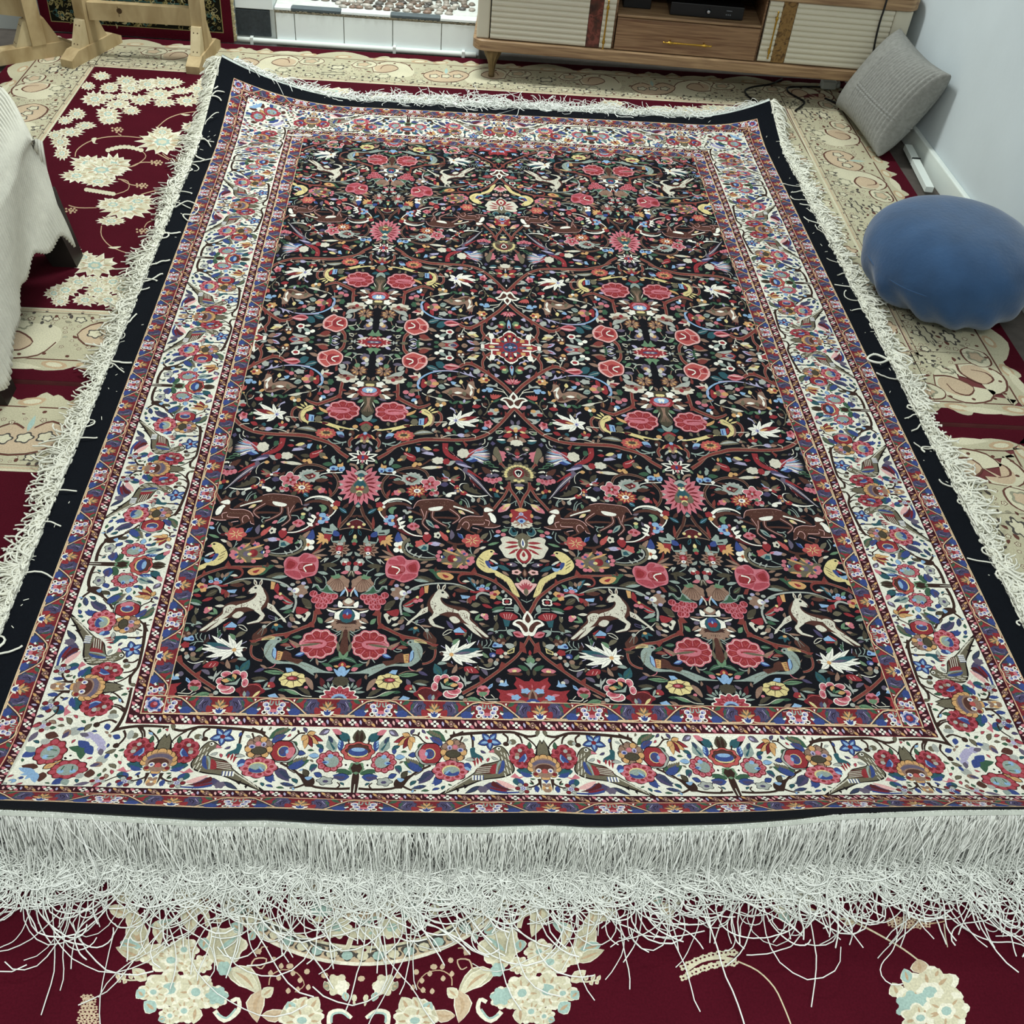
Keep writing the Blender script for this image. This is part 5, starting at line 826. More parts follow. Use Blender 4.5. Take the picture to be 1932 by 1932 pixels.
# ivory border, half repeat: s 0 = trunk, s 1 = tan palmette (unit length), t 0 inner .. 1 outer
def border_tf(ox, oy, sc):
    def tf(q):
        x = ox + q[:, 0]/sc; y = oy + q[:, 1]/sc
        s_ = (x - 673.7) / 345.7; top = 1374 + (x - 670)*.0175; bot = 1496 + (x - 670)*.0125
        w = np.clip((y - top) / (bot - top), -.4, 1.1)
        w = (.92 - np.sqrt(np.maximum(0, .8464 - .44*.81*w))) / .22
        return np.stack([s_, w], 1)
    return tf
def border_flowers(p):
    H, G, E, S, V, L = p.H, p.G, p.E, p.S, p.V, p.L
    def ring(c, cx, cy, rx, ry, n, edge='dk', amp=.1):
        S(edge, cx, cy, rx*1.06, ry*1.07, n, amp); S(c, cx, cy, rx, ry, n, amp)
    def leafy(c, x0, y0, x1, y1, w, b=0, v=None, n=4):
        L('dk', x0, y0, x1, y1, w*1.12, b); L(c, x0, y0, x1, y1, w, b)
        for k in range(n):
            t = .25 + .6*k/n; x = x0 + (x1-x0)*t; y = y0 + (y1-y0)*t; d = math.hypot(x1-x0, y1-y0)
            L(v or c, x, y, x + (x1-x0)/d*w*.5 - (y1-y0)/d*w*.5, y + (y1-y0)/d*w*.5 + (x1-x0)/d*w*.5, w*.3)
    p.tf = border_tf(670, 1380, 5.46)
    V('bw', 26, 22, 60, 590, 200, 600, 380, 590, 480, 540, 600, 430, 760, 350); V('bw', 24, 14, 480, 560, 560, 600, 620, 610); V('bw', 20, 10, 190, 600, 160, 560, 190, 530); V('wh', 10, 8, 520, 545, 640, 450, 760, 380); V('bw', 54, 34, 20, 640, 30, 560, 35, 470, 30, 420); V('w2', 12, 6, 20, 640, 20, 580, 20, 545); G('bw', 400, 560, 420, 490, 500, 510, 480, 570); H('bw', 390, 590, 460, 480, 580, 440, 480, 590)
    V('bw', 18, 12, 560, 45, 620, 50, 680, 110, 730, 135); L('bw', 620, 50, 640, 10, 24); V('bw', 24, 18, 920, 110, 1000, 50, 1092, 10); L('bw', 1000, 60, 990, 0, 26)
    L('ol', 30, 130, 40, -10, 110); L('bw', 40, 120, 45, 10, 40); ring('co', 25, 215, 150, 95, 8); ring('bn', 25, 205, 110, 66, 8); E('ye', 30, 232, 92, 40); E('bl', 30, 215, 90, 44); E('lb', 30, 192, 60, 20); S('lg', 30, 380, 70, 60, 7, .15); S('bw', 40, 380, 34, 44, 5, .15)
    for (x, y) in ((125, 340), (110, 370), (145, 365), (130, 385)): E('wh', x, y, 20, 18, 7)
    E('dk', 126, 350, 12, 12, 6)
    leafy('gr', 60, 440, 230, 400, 60, 0, 'gr'); leafy('bl', 80, 470, 240, 460, 76, 10, 'pu', 5)
    leafy('bl', 200, 210, 195, 80, 60, 0, 'lb', 3); L('sg', 240, 215, 310, 60, 110, 20, 'te'); L('gb', 280, 130, 330, 60, 44); V('te', 10, 8, 250, 190, 300, 130, 320, 80)
    L('dk', 120, 110, 290, 0, 84); L('te', 110, 105, 230, 30, 92); L('pk', 200, 40, 300, -5, 56); V('bw', 18, 14, 115, 140, 130, 90)
    ring('rd', 285, 320, 118, 100, 9, 'dr'); 
    for k in range(9): t = k*2*PI/9; E('pk', 285 + 96*math.cos(t), 320 + 80*math.sin(t), 28, 24, 8); E('ro', 285 + 90*math.cos(t), 320 + 75*math.sin(t), 18, 16, 6)
    E('dk', 272, 318, 78, 66); E('sg', 265, 320, 70, 60); L('sg', 320, 340, 215, 370, 30); E('lb', 285, 265, 28, 22, 8); L('lb', 290, 330, 360, 330, 40); L('bl', 310, 330, 360, 332, 20); E('gy', 320, 295, 28, 20, 7)
    leafy('bl', 385, 240, 385, 165, 46, 0, 'bl', 2); L('dk', 395, 270, 500, 265, 60); L('lb', 395, 268, 500, 264, 48); leafy('te', 400, 360, 470, 420, 60, -10, 'pu', 3); L('dk', 340, 475, 425, 440, 60); L('bl', 340, 475, 422, 442, 48)
    S('dk', 305, 520, 76, 44, 5, .2); S('gy', 305, 520, 68, 38, 5, .2); E('pu', 300, 525, 30, 16, 6); G('lb', 430, 480, 500, 490, 470, 520, 440, 505); L('dk', 470, 480, 530, 405, 70); L('ol', 475, 475, 528, 412, 56)
    for q, c in (((370, 120), 'rd'), ((455, 30), 'oc'), ((410, 155), 'oc'), ((470, 185), 'cr'), ((545, 205), 'oc'), ((590, 120), 'oc')): L('dk', 545, 60, q[0], q[1], 66); L(c, 540, 64, q[0] + 4, q[1], 52)
    L('dk', 320, 0, 425, 55, 66); L('pd', 322, 4, 420, 52, 52); L('lv', 330, 8, 380, 40, 24)
    leafy('gr', 690, 360, 480, 310, 90, -20, 'og', 5); leafy('bl', 680, 400, 520, 330, 70, -10, 'bl', 4); V('bw', 14, 10, 690, 330, 680, 400, 600, 450)
    leafy('gr', 910, 110, 700, 10, 80, 20, 'og', 5); leafy('bl', 880, 150, 740, 70, 70, 10, 'pu', 4)
    L('gr', 620, 170, 680, 130, 46); L('dk', 620, 240, 525, 250, 60); L('bl', 620, 238, 530, 250, 46)
    ring('gy', 740, 235, 132, 110, 6, 'dk', .06); ring('rd', 755, 230, 118, 100, 6, 'dk', .06); E('ye', 745, 235, 62, 58); E('bl', 742, 235, 54, 52); G('pk', 640, 200, 690, 190, 720, 240, 700, 300, 650, 280); E('lb', 712, 235, 16, 22, 7); E('pu', 760, 235, 24, 32, 7)
    leafy('pu', 800, 410, 640, 540, 90, 10, 'gb', 5); leafy('bl', 860, 450, 800, 560, 80, 0, 'bl', 3); leafy('gb', 720, 560, 570, 590, 40, 0, 'bl', 3)
    ring('tn', 990, 205, 125, 110, 9, 'dk'); 
    for k in range(9): t = k*2*PI/9 + .2; E('dk', 990 + 104*math.cos(t), 205 + 88*math.sin(t), 38, 34, 8); E('oc' if k in (0, 1, 3, 4, 6) else 'tn', 990 + 104*math.cos(t), 205 + 88*math.sin(t), 33, 29, 8)
    E('dk', 985, 235, 82, 42); E('ol', 985, 235, 74, 36); E('pk', 1005, 165, 30, 24, 7); E('lv', 950, 170, 26, 26, 7); E('lv', 1060, 195, 34, 22, 7); E('bl', 1060, 198, 20, 14, 6); E('pu', 950, 175, 12, 16, 6)
    ring('ro', 955, 405, 168, 100, 8, 'dk'); 
    for k in range(8): t = k*2*PI/8 + .2; E('pk', 955 + 132*math.cos(t), 405 + 76*math.sin(t), 42, 30, 9); E('rd', 955 + 124*math.cos(t), 405 + 70*math.sin(t), 24, 16, 7)
    E('ye', 962, 405, 92, 58); E('sg', 968, 412, 84, 52); G('bl', 890, 430, 940, 410, 980, 430, 1040, 410, 1030, 450, 930, 455); L('lb', 900, 440, 960, 390, 20)
    p.tf = border_tf(850, 1380, 5.46)
    V('bw', 34, 24, -30, 60, 60, 40, 160, 30, 300, 22, 500, 16, 640, 20, 780, 60, 870, 50); V('bw', 26, 22, 190, 40, 205, 100, 205, 170); V('bw', 22, 18, 520, 30, 570, 70, 560, 130, 530, 140); E('bw', 550, 135, 34, 24, 8); E('og', 620, 115, 40, 30, 8); E('gy', 590, 120, 22, 18, 6); V('bw', 22, 18, 650, 30, 700, 70, 720, 130); V('bw', 18, 14, 740, 60, 800, 100, 850, 150, 870, 200); L('bw', 690, 40, 660, 30, 14); L('bw', 870, 50, 890, 20, 20); V('bw', 20, 16, 100, 60, 70, 120)
    G('te', 175, 190, 200, 170, 230, 175, 230, 220, 300, 260, 310, 300, 270, 290, 240, 270, 200, 310, 185, 250)
    for (x, y) in ((225, 365), (255, 345), (290, 325), (205, 320)): L('rd', x - 10, 270, x, y, 26)
    leafy('bl', 110, 340, 190, 370, 60, 0, 'bl', 3); L('lb', 115, 370, 180, 400, 34)
    for k in range(5): t = -PI/2 + k*2*PI/5 + .62; L('dk', 380, 105, 380 + 132*math.cos(t), 105 + 96*math.sin(t), 76); L('bl', 380, 105, 380 + 126*math.cos(t), 105 + 92*math.sin(t), 62); L('lb', 385, 105, 380 + 100*math.cos(t), 105 + 72*math.sin(t), 30)
    E('cr', 382, 106, 28, 22, 7)
    # pheasant
    G('dk', 365, 218, 425, 170, 470, 152, 520, 165, 570, 225, 590, 300, 625, 380, 590, 440, 480, 480, 300, 500, 150, 560, 60, 590, -120, 660, -130, 640, 0, 560, 200, 430, 290, 345, 390, 320, 480, 290, 430, 230)
    G('og', 375, 216, 430, 180, 470, 160, 515, 172, 560, 230, 578, 300, 612, 380, 580, 430, 480, 465, 300, 490, 140, 545, 40, 580, -100, 645, 0, 565, 200, 440, 300, 352, 390, 330, 490, 295, 440, 232); H('pk', 358, 218, 420, 185, 425, 222); E('wh', 470, 182, 24, 18, 8); E('dk', 474, 182, 12, 10, 6)
    for k in range(26): x = 490 + 95*((k*37) % 27)/27; y = 215 + 240*((k*29) % 26)/26; V('cm', 11, 7, x, y, x + 14, y + 28)
    G('bn', 220, 410, 290, 350, 400, 345, 440, 330, 420, 430, 300, 435)
    for k in range(4): V('cm', 7, 6, 250 - 8*k, 375 + 18*k, 400, 358 + 18*k)
    G('rd', 390, 360, 440, 335, 430, 430, 370, 425); V('sg', 22, 16, 485, 305, 450, 360, 435, 435); G('bl', 500, 300, 525, 320, 510, 400, 450, 440, 480, 370)
    for k in range(4): V('wh', 22, 16, 200 + 30*k, 450, 195 + 30*k, 500); V('bl', 10, 8, 212 + 30*k, 450, 207 + 30*k, 500)
    for k in range(6): V('cm', 9, 6, 190 - 50*k, 462 + 26*k, 40 - 24*k, 552 + 16*k)
    H('dk', 20, 570, 40, 630, 60, 600); H('dk', 100, 540, 110, 590, 150, 560)
    leafy('pu', 300, 560, 560, 610, 90, -14, 'cr', 6); G('dr', 400, 510, 480, 570, 600, 610, 500, 600, 380, 560); V('bl', 26, 16, 360, 600, 480, 630, 640, 630); L('dk', 270, 560, 110, 640, 50); L('gb', 260, 565, 120, 635, 40); S('pd', 290, 595, 50, 36, 6, .15); G('pl', 420, 500, 520, 520, 620, 580, 520, 580); H('pk', 570, 470, 620, 430, 660, 470, 720, 460, 660, 490); G('te', 590, 520, 620, 480, 690, 500, 700, 550, 640, 560); L('bl', 640, 490, 710, 550, 40)
    for k in range(6): t = k*PI/3; E('dk', 690 + 56*math.cos(t), 588 + 42*math.sin(t), 28, 22, 8); E('cr' if k % 2 else 'gy', 690 + 56*math.cos(t), 588 + 42*math.sin(t), 23, 18, 8)
    E('lv', 688, 588, 30, 24, 8); E('bl', 688, 588, 16, 12, 6); E('wh', 688, 588, 8, 6, 5)
    leafy('te', 640, 400, 800, 440, 76, -10, 'bl', 4); L('bl', 690, 450, 800, 460, 40)
    ring('rd', 710, 260, 125, 115, 7, 'dk'); 
    for k in range(7): t = k*2*PI/7 + .3; E('ro', 710 + 98*math.cos(t), 260 + 90*math.sin(t), 44, 38, 9); E('cr', 710 + 84*math.cos(t), 260 + 78*math.sin(t), 26, 22, 7)
    E('cr', 700, 255, 60, 56); G('bl', 665, 310, 740, 230, 750, 280, 720, 310); V('lb', 14, 12, 740, 240, 750, 280, 720, 318); E('gy', 690, 200, 24, 20, 7); E('gy', 655, 270, 26, 22, 7); E('tn', 660, 240, 26, 18, 6); L('dk', 790, 190, 795, 110, 50); L('gr', 790, 185, 794, 116, 38)
    # tan palmette on the axis
    H('dk', 840, 260, 860, 180, 835, 195, 870, 150, 905, 90, 945, 150, 975, 190, 955, 190, 970, 260); H('og', 865, 255, 872, 170, 905, 100, 940, 170, 950, 255)
    for k in range(9): t = PI + k*PI/8; E('dk', 920 + 130*math.cos(t), 380 + 105*math.sin(t)*(1 if k not in (0, 8) else 1), 44, 40, 9); E('oc', 920 + 128*math.cos(t), 380 + 103*math.sin(t), 39, 35, 9)
    for (x, y) in ((845, 440), (995, 440), (920, 475)): E('dk', x, y, 46, 36, 9); E('oc', x, y, 40, 31, 9)
    E('tn', 920, 370, 122, 92); E('tn', 920, 430, 80, 50); V('pd', 34, 34, 810, 345, 860, 320, 920, 312, 980, 320, 1030, 345); G('bn', 830, 380, 880, 345, 960, 345, 1010, 380, 980, 420, 860, 420); 
    for x in (865, 975): E('wh', x, 405, 28, 24, 8); E('lv', x, 405, 20, 16, 7); E('bl', x, 408, 12, 9, 6)
    E('co', 922, 412, 28, 26, 8); E('cr', 830, 440, 24, 20, 7); E('cr', 1010, 440, 24, 20, 7); E('tn', 922, 455, 44, 24, 8); H('bl', 890, 500, 960, 500, 930, 545)
    V('bw', 26, 12, 870, 490, 850, 540, 790, 570, 740, 580); H('bw', 840, 490, 880, 490, 870, 620, 850, 540); L('bw', 800, 545, 765, 500, 20); leafy('bl', 820, 560, 825, 635, 50, 0, 'bl', 2); L('tn', 880, 540, 935, 575, 40); L('oc', 890, 560, 900, 630, 40); L('tn', 890, 600, 940, 630, 40)
def border_tile():
    p = Pat(); border_flowers(p); p.fill(.01, .99, .03, .97, 1500, .0035, .0075, ('bl', 'gr', 'pu', 'te', 'og', 'tn', 'gy', 'ro', 'lb'), .011, 31, .30, BW_, 'dk', 'leaf', 1.25)
    return p.build(('w2', rect(0, 0, 1, 1)), grid_edges(0, 1, 0, 1, .1, 1/12.))
btile = border_tile()

# corner of the ivory border: from the tan palmette's axis to the mitre
CL = .074
def corner_tile():
    p = Pat()
    def full(s0):   # reuse the half repeat beyond its palmette axis
        q = Pat(); border_flowers(q); return q.polys
    for c, q in full(0):
        if q[:, 0].min() > .795: p.polys.append((c, np.stack([(1 - q[:, 0]) * .33, q[:, 1] * BW_], 1)))
    p.tf = lambda q: np.stack([(1230 - q[:, 0]) / 5.367 * .001005, (q[:, 1] - 668 - (q[:, 0]-835)*.016) / 657 * BW_], 1)
    H, G, E, S, V, L = p.H, p.G, p.E, p.S, p.V, p.L
    V('bw', 20, 34, 1240, 700, 1000, 690, 820, 710, 680, 760, 530, 830); V('bw', 30, 26, 720, 750, 760, 640, 820, 560); V('bw', 22, 18, 840, 730, 870, 790, 820, 880); E('bw', 815, 870, 30, 26, 8); V('bw', 18, 14, 960, 700, 1010, 760, 1020, 810); V('bw', 18, 14, 590, 790, 590, 730, 560, 700); E('lv', 545, 690, 46, 36, 8); L('pd', 520, 690, 430, 660, 60); E('gy', 910, 770, 30, 44, 8); L('bl', 830, 800, 755, 775, 50)
    L('bl', 350, 800, 520, 740, 100); L('pu', 380, 780, 440, 700, 70); L('gr', 500, 870, 350, 830, 80); L('gr', 520, 850, 560, 1010, 90); L('bl', 560, 870, 640, 960, 80); L('te', 480, 860, 360, 930, 70)
    for (x, y) in ((680, 850), (700, 900), (660, 830)): E('lv', x, y, 40, 34, 8)
    L('pd', 690, 900, 720, 970, 50); E('gy', 740, 1010, 50, 44, 8); L('bl', 760, 1000, 780, 930, 40); E('tn', 720, 1060, 44, 30, 7); L('pu', 660, 1080, 740, 1050, 40)
    for (x, y) in ((330, 880), (430, 1000), (360, 850), (460, 970)): E('wh', x, y, 26, 22, 7); E('dk', x, y, 12, 10, 6)
    S('dk', 495, 1120, 158, 110, 9, .1); S('rd', 495, 1120, 150, 103, 9, .1)
    for k in range(9): t = k*2*PI/9; E('ro', 495 + 122*math.cos(t), 1120 + 80*math.sin(t), 32, 26, 8)
    E('sg', 490, 1120, 90, 66); E('lb', 440, 1140, 28, 22, 7); E('lb', 540, 1135, 28, 22, 7); V('gr', 12, 10, 450, 1080, 440, 1130); V('gr', 12, 10, 520, 1080, 530, 1130)
    S('dk', 230, 1010, 170, 118, 7, .1); S('oc', 230, 1010, 162, 110, 7, .1); S('tn', 225, 1010, 140, 96, 7, .08); E('rd', 230, 1005, 110, 74); E('ye', 225, 1020, 96, 66); E('bl', 220, 1025, 88, 60); E('lb', 150, 1020, 40, 34, 8); E('gy', 170, 1075, 40, 30, 8)
    L('bl', 500, 1230, 430, 1300, 90); L('sg', 500, 1230, 560, 1310, 70); L('bn', 700, 1210, 680, 1110, 90); L('gr', 770, 1200, 780, 1150, 40)
    for k in range(6): t = k*PI/3; E('cr' if k % 2 else 'gy', 790 + 46*math.cos(t), 1250 + 40*math.sin(t), 24, 22, 7)
    E('lv', 790, 1250, 26, 22, 7); L('pd', 730, 1270, 610, 1310, 50); L('bl', 980, 1250, 985, 1310, 50); V('bw', 14, 12, 850, 1250, 930, 1190, 1010, 1190); E('gy', 620, 1190, 36, 36, 8); L('bn', 300, 1150, 320, 1270, 90); L('lb', 230, 1150, 290, 1280, 70); L('lb', 230, 1150, 190, 1240, 50)
    p.fill(.0, CL + BW_, .004, BW_ - .004, 1800, .004, .009, ('bl', 'gr', 'pu', 'te', 'og', 'tn', 'gy', 'ro', 'lb'), .0125, 5, 1, 1, 'dk', 'leaf', 1.25)
    base = np.array([(0, 0), (CL, 0), (CL + BW_, BW_), (0, BW_)])
    ed = [((0, BW_*i/12), (CL + BW_*i/12, BW_*i/12)) for i in range(1, 12)]
    return p.build(('w2', base), ed)
ctile = corner_tile()

def put_strip(sheet, tile, unit, nodes, inner, kinds, first='a', height=1.0):
    """lay the half-repeat tile between consecutive nodes, mirrored every second one"""
    V_, F, C = tile
    for kind in kinds:
        mp = side_map(kind, inner)
        for i in range(len(nodes[kind]) - 1):
            a, b = nodes[kind][i], nodes[kind][i+1]; fwd = (i % 2 == 0) == (first[kind] == 'a')
            def tf(P, a=a, b=b, fwd=fwd):
                u = P[:, 0] / unit; u = u if fwd else 1 - u
                return mp(np.stack([a + (b - a)*u, P[:, 1]*height], 1))
            sheet.add(V_, F, C, tf, FLIP[kind] ^ (not fwd))

def frame_nodes(hx, hy, nx, ny):
    return {'n': np.linspace(-hx, hx, nx + 1), 'f': np.linspace(-hx, hx, nx + 1), 'l': np.linspace(-hy, hy, ny + 1), 'r': np.linspace(-hy, hy, ny + 1)}
def corner_flower(sheet, hx, hy, w, sub=3):
    for sx in (-1, 1):
        for sy in (-1, 1):
            p = Pat(); cx, cy = sx*(hx + w/2), sy*(hy + w/2); r = w*.5
            p.S('wh', cx, cy, r*.8, r*.8, 7, .12); p.S('lv', cx, cy, r*.7, r*.7, 7, .12); p.S('bl', cx, cy, r*.52, r*.52, 7, .12); p.E('rd', cx, cy, r*.34); p.E('pk', cx - sx*r*.1, cy - sy*r*.1, r*.18)
            for k in range(4): p.E('bl' if k % 2 else 'gr', cx + r*.82*math.cos(k*PI/2 + .78), cy + r*.82*math.sin(k*PI/2 + .78), r*.16)
            x0, x1 = sorted((sx*hx, sx*(hx + w))); y0, y1 = sorted((sy*hy, sy*(hy + w)))
            a = .05*w
            for q in ((x0, y0, x1, y0 + a), (x0, y1 - a, x1, y1), (x0, y0, x0 + a, y1), (x1 - a, y0, x1, y1)): p.put('gd', rect(*q))
            v, f, c = p.build(('cr', rect(x0, y0, x1, y1)), grid_edges(x0, x1, y0, y1, w/sub, w/sub)); sheet.add(v, f, c)
def put_narrow(sheet, hx, hy):
    V_, F, C = ntile
    for kind in 'nflr':
        mp = side_map(kind, hy if kind in 'nf' else hx); half = (hx if kind in 'nf' else hy) + (GN if kind in 'nf' else 0)
        n = max(1, int(round(2*half / NLEN)))
        for i in range(n):
            a = -half + 2*half*i/n
            sheet.add(V_, F, C, lambda P, a=a: mp(np.stack([a + P[:, 0]/NLEN*2*half/n, P[:, 1]], 1)), FLIP[kind])

AB = {'n': 'b', 'f': 'b', 'l': 'a', 'r': 'a'}
g = Sheet(); nd = frame_nodes(FA, FB, 14, 26)
for kind in 'nflr': put_strip(g, gtile, .1, nd, FB if kind in 'nf' else FA, kind, {'n': 'b', 'f': 'b', 'l': 'b', 'r': 'b'})
corner_flower(g, FA, FB, GW); put_narrow(g, X1, Y1)
g.build('inner_guard_border', M_PILE, rug, onrug(0.0004))
g = Sheet(); nd = frame_nodes(X4, Y4, 18, 34)
for kind in 'nflr': put_strip(g, gtile, .1, nd, Y4 if kind in 'nf' else X4, kind, {'n': 'b', 'f': 'b', 'l': 'b', 'r': 'b'})
corner_flower(g, X4, Y4, GW); put_narrow(g, X3, Y3)
g.build('outer_guard_border', M_PILE, rug, onrug(0.0002))

b = Sheet(); px_, py_ = X2 - CL, Y2 - CL
bn = {'n': [-px_, -.31, 0, .31, px_], 'l': [-py_, -.805, -.525, -.235, .054, .34, .64, .93, py_]}
bn['f'] = bn['n']; bn['r'] = bn['l']
for kind in 'nflr': put_strip(b, btile, 1.0, bn, Y2 if kind in 'nf' else X2, kind, {'n': 'b', 'f': 'b', 'l': 'b', 'r': 'b'}, BW_)
for sx in (-1, 1):
    for sy in (-1, 1):
        b.add(*ctile, lambda P: np.stack([sx*(px_ + P[:, 0]), sy*(Y2 + P[:, 1])], 1), (sx*sy) < 0)
        b.add(*ctile, lambda P: np.stack([sx*(X2 + P[:, 1]), sy*(py_ + P[:, 0])], 1), (sx*sy) > 0)
b.build('main_border', M_PILE, rug, onrug(0.0003))

# black outer band, light woven end, back
def strip_grid(x0, x1, y0, y1, dx, dy):
    nx = max(1, int(math.ceil((x1-x0)/dx))); ny = max(1, int(math.ceil((y1-y0)/dy)))
    P = np.array([(x0 + (x1-x0)*i/nx, y0 + (y1-y0)*j/ny) for j in range(ny+1) for i in range(nx+1)])
    F = [(j*(nx+1)+i, j*(nx+1)+i+1, (j+1)*(nx+1)+i+1, (j+1)*(nx+1)+i) for j in range(ny) for i in range(nx)]
    return P, F
e = Sheet()
for q in ((-XE, XE, -YN, -Y5), (-XE, XE, Y5, YF), (-XE, -X5, -Y5, Y5), (X5, XE, -Y5, Y5)):
    P, F = strip_grid(*q, .03, .0125); e.add(P, F, np.array([LPAL['bk']]*len(F)))
e.build('black_edge_band', M_PILE, rug, onrug(0.0))
M_COTTON = mat_plain('cotton_thread', '#f0f2ec', .85, .1, 0, .06, 60)
M_KILIM = mat_plain('woven_end', '#c6ccc6', .9, .05, 0, .2, 160, .4, 500)
P, F = strip_grid(-XE, XE, -YN - .013, -YN, .03, .0065); mesh_obj('woven_end', onrug(-.0025)(P), F, M_KILIM, rug)
P, F = strip_grid(-XE, XE, YF, YF + .012, .03, .006); mesh_obj('woven_end', onrug(-.0025)(P), F, M_KILIM, rug)
P, F = strip_grid(-XE, XE, -YN - .012, YF + .011, .04, .0135); Q = onrug(-.0085)(P)
n = len(Q); nx = int(math.ceil(2*XE/.04)) + 1; ny = n // nx
top = onrug(-.0012)(P); ring_ = [i for i in range(nx)] + [j*nx + nx-1 for j in range(1, ny)] + [(ny-1)*nx + i for i in range(nx-2, -1, -1)] + [j*nx for j in range(ny-2, 0, -1)]
VV = np.concatenate([Q, top[ring_]]); FF = [tuple(reversed(f)) for f in F] + [(ring_[i], ring_[(i+1) % len(ring_)], n + (i+1) % len(ring_), n + i) for i in range(len(ring_))]
mesh_obj('back', VV, FF, mat_plain('rug_back', '#b4b8ae', .95, .05), rug)

# ------------------------------------------------------------------ room shell
M_WALL = mat_plain('white_plaster', '#d3d9d6', .8, .2, 0, .03, 6, .1, 60)
M_FLOORB = mat_plain('floor_screed', '#5b5550', .9, .1)
M_TILE = mat_plain('white_glazed_tile', '#eef6f8', .15, .5, 0, .02, 8)
M_GTILE = mat_plain('grey_glazed_tile', '#4d585e', .3, .45, 0, .12, 20)
M_DTILE = mat_plain('charcoal_stone_tile', '#343b40', .55, .3, 0, .22, 90)
M_GROUT = mat_plain('rough_grout', '#a8a79c', .95, .1, 0, .25, 60, .5, 150)
M_PIPE = mat_plain('white_pipe', '#dfe6e0', .4, .4, 0, .03, 10)
tag(MB().box((-3.2, -3.6, -.06), (1.475, 3.0, 0)).build('floor', M_FLOORB), kind='structure')
wy = lambda x: 1.966 - .033 * (x + 1.0)
WR = -.033
wb = MB().box((-3.2, 2.34, 0), (1.475, 2.44, 2.8)).build('wall_back', M_WALL); tag(wb, kind='structure')
MB().add([(-3.2, wy(-3.2)+.012, 0), (-.84, wy(-.84)+.012, 0), (-.84, 2.34, 0), (-3.2, 2.34, 0), (-3.2, wy(-3.2)+.012, 2.8), (-.84, wy(-.84)+.012, 2.8), (-.84, 2.34, 2.8), (-3.2, 2.34, 2.8)],
         [(0,1,5,4),(1,2,6,5),(4,5,6,7),(2,3,7,6),(3,0,4,7),(3,2,1,0)]).build('pier', M_WALL, wb)
MB().box((0.0, 2.03, 0), (1.475, 2.34, 2.8)).build('pier', M_WALL, wb)
wr = MB().box((1.475, -3.6, -.06), (1.575, 3.0, 2.8)).build('wall_right', mat_plain('pale_wall', '#c9d2d6', .8, .2, 0, .03, 5, .1, 60)); tag(wr, kind='structure')
tag(MB().box((1.456, -3.6, 0), (1.4745, 2.03, .075), .004).build('baseboard_right', M_PIPE), kind='structure')
# raised step with tiled riser, chipped cap tiles and a pebble mosaic on top
def prism(name, x0, x1, z0, z1, d0, d1, mat, parent, slope=0.0, bev=.0015):
    m = MB().box((x0, d0, z0), (x1, d1, z1), bev)
    m.v = [(x, wy(x) + y, z) for x, y, z in m.v]
    return m.build(name, mat, parent)
prism('grout_bed', -.838, -.055, .0, .138, .006, .40, M_GROUT, wb, bev=0)
prism('tile', -.985, -.857, .040, .134, -.001, .012, M_DTILE, wb)
prism('tile', -.985, -.842, .139, .30, -.001, .012, M_TILE, wb); prism('tile', -1.2, -.989, .04, .30, -.001, .012, M_TILE, wb)
xs = [-.836, -.764, -.578, -.392, -.206, -.058]
for a, b_ in zip(xs[:-1], xs[1:]): prism('tile', a + .0015, b_ - .0015, .022, .132, -.002, .007, M_TILE, wb)
rnd = random.Random(5)
cx_ = [-.838, -.775, -.588, -.400, -.212, -.056]; cm_ = [M_TILE, M_GTILE, M_TILE, M_GTILE, M_TILE]
for a, b_, m_ in zip(cx_[:-1], cx_[1:], cm_):
    prism('cap_tile', a + .001, b_ - .001, .140, .150, .000, .040, m_, wb)
    ch = MB(); n = int((b_ - a) / .006)
    for i in range(n):
        x = a + (i + .5) * (b_ - a) / n; ch.box((x - .0035, wy(x) - .0025 - rnd.uniform(0, .002), .1325), (x + .0035, wy(x) + .006, .1385 + rnd.uniform(-.003, .0025)))
    ch.build('chipped_mortar', mat_plain('mortar_edge', '#77705f', .95, .05, 0, .5, 120), wb)
prism('mosaic_bed', -.838, -.055, .138, .146, .041, .37, mat_plain('white_mortar', '#cfd2cc', .9, .1, 0, .1, 40, .3, 100), wb, bev=0)
peb_cols = ['#6b5a4e', '#857a6f', '#4a423d', '#a39a90', '#8a7263', '#5d5a57', '#75695f', '#b3ada4']
peb_m = [mat_plain('river_pebble', c, .35, .4, 0, .3, 40) for c in peb_cols]
k = 0
for row in range(9):
    x = -.70 + .03 * (row % 2)
    while x < -.09:
        w = rnd.uniform(.024, .042); h = rnd.uniform(.011, .016)
        if not (row < 2 and (x < -.62 or x > -.17)):
            yy = wy(x) + .062 + .030 * row + rnd.uniform(-.003, .003); q = rnd.uniform(-.35, .35); m = MB(); pr = []
            for i in range(5):
                a = -PI/2 + PI*i/4
                for j in range(10):
                    t = 2*PI*j/10; ex = w/2*math.cos(a)*math.cos(t)*(1 + .12*math.sin(3*t + k)); ey = h*math.cos(a)*math.sin(t)*(1 + .1*math.cos(2*t + k))
                    pr.append((x + ex*math.cos(q) - ey*math.sin(q), yy + ex*math.sin(q) + ey*math.cos(q), .149 + .007*math.sin(a)))
            m.add(pr, [(i*10 + j, i*10 + (j+1) % 10, (i+1)*10 + (j+1) % 10, (i+1)*10 + j) for i in range(4) for j in range(10)])
            m.build('pebble', rnd.choice(peb_m), wb, True)
        x += w + rnd.uniform(.002, .006); k += 1
m = MB().tube([(x, wy(x) - .012, .028) for x in np.linspace(-.985, -.07, 12)], .010, 10)
pp = m.build('water_pipe', M_PIPE, None, True); tag(pp, 'thin white pipe running along the foot of the white tiles', 'pipe')
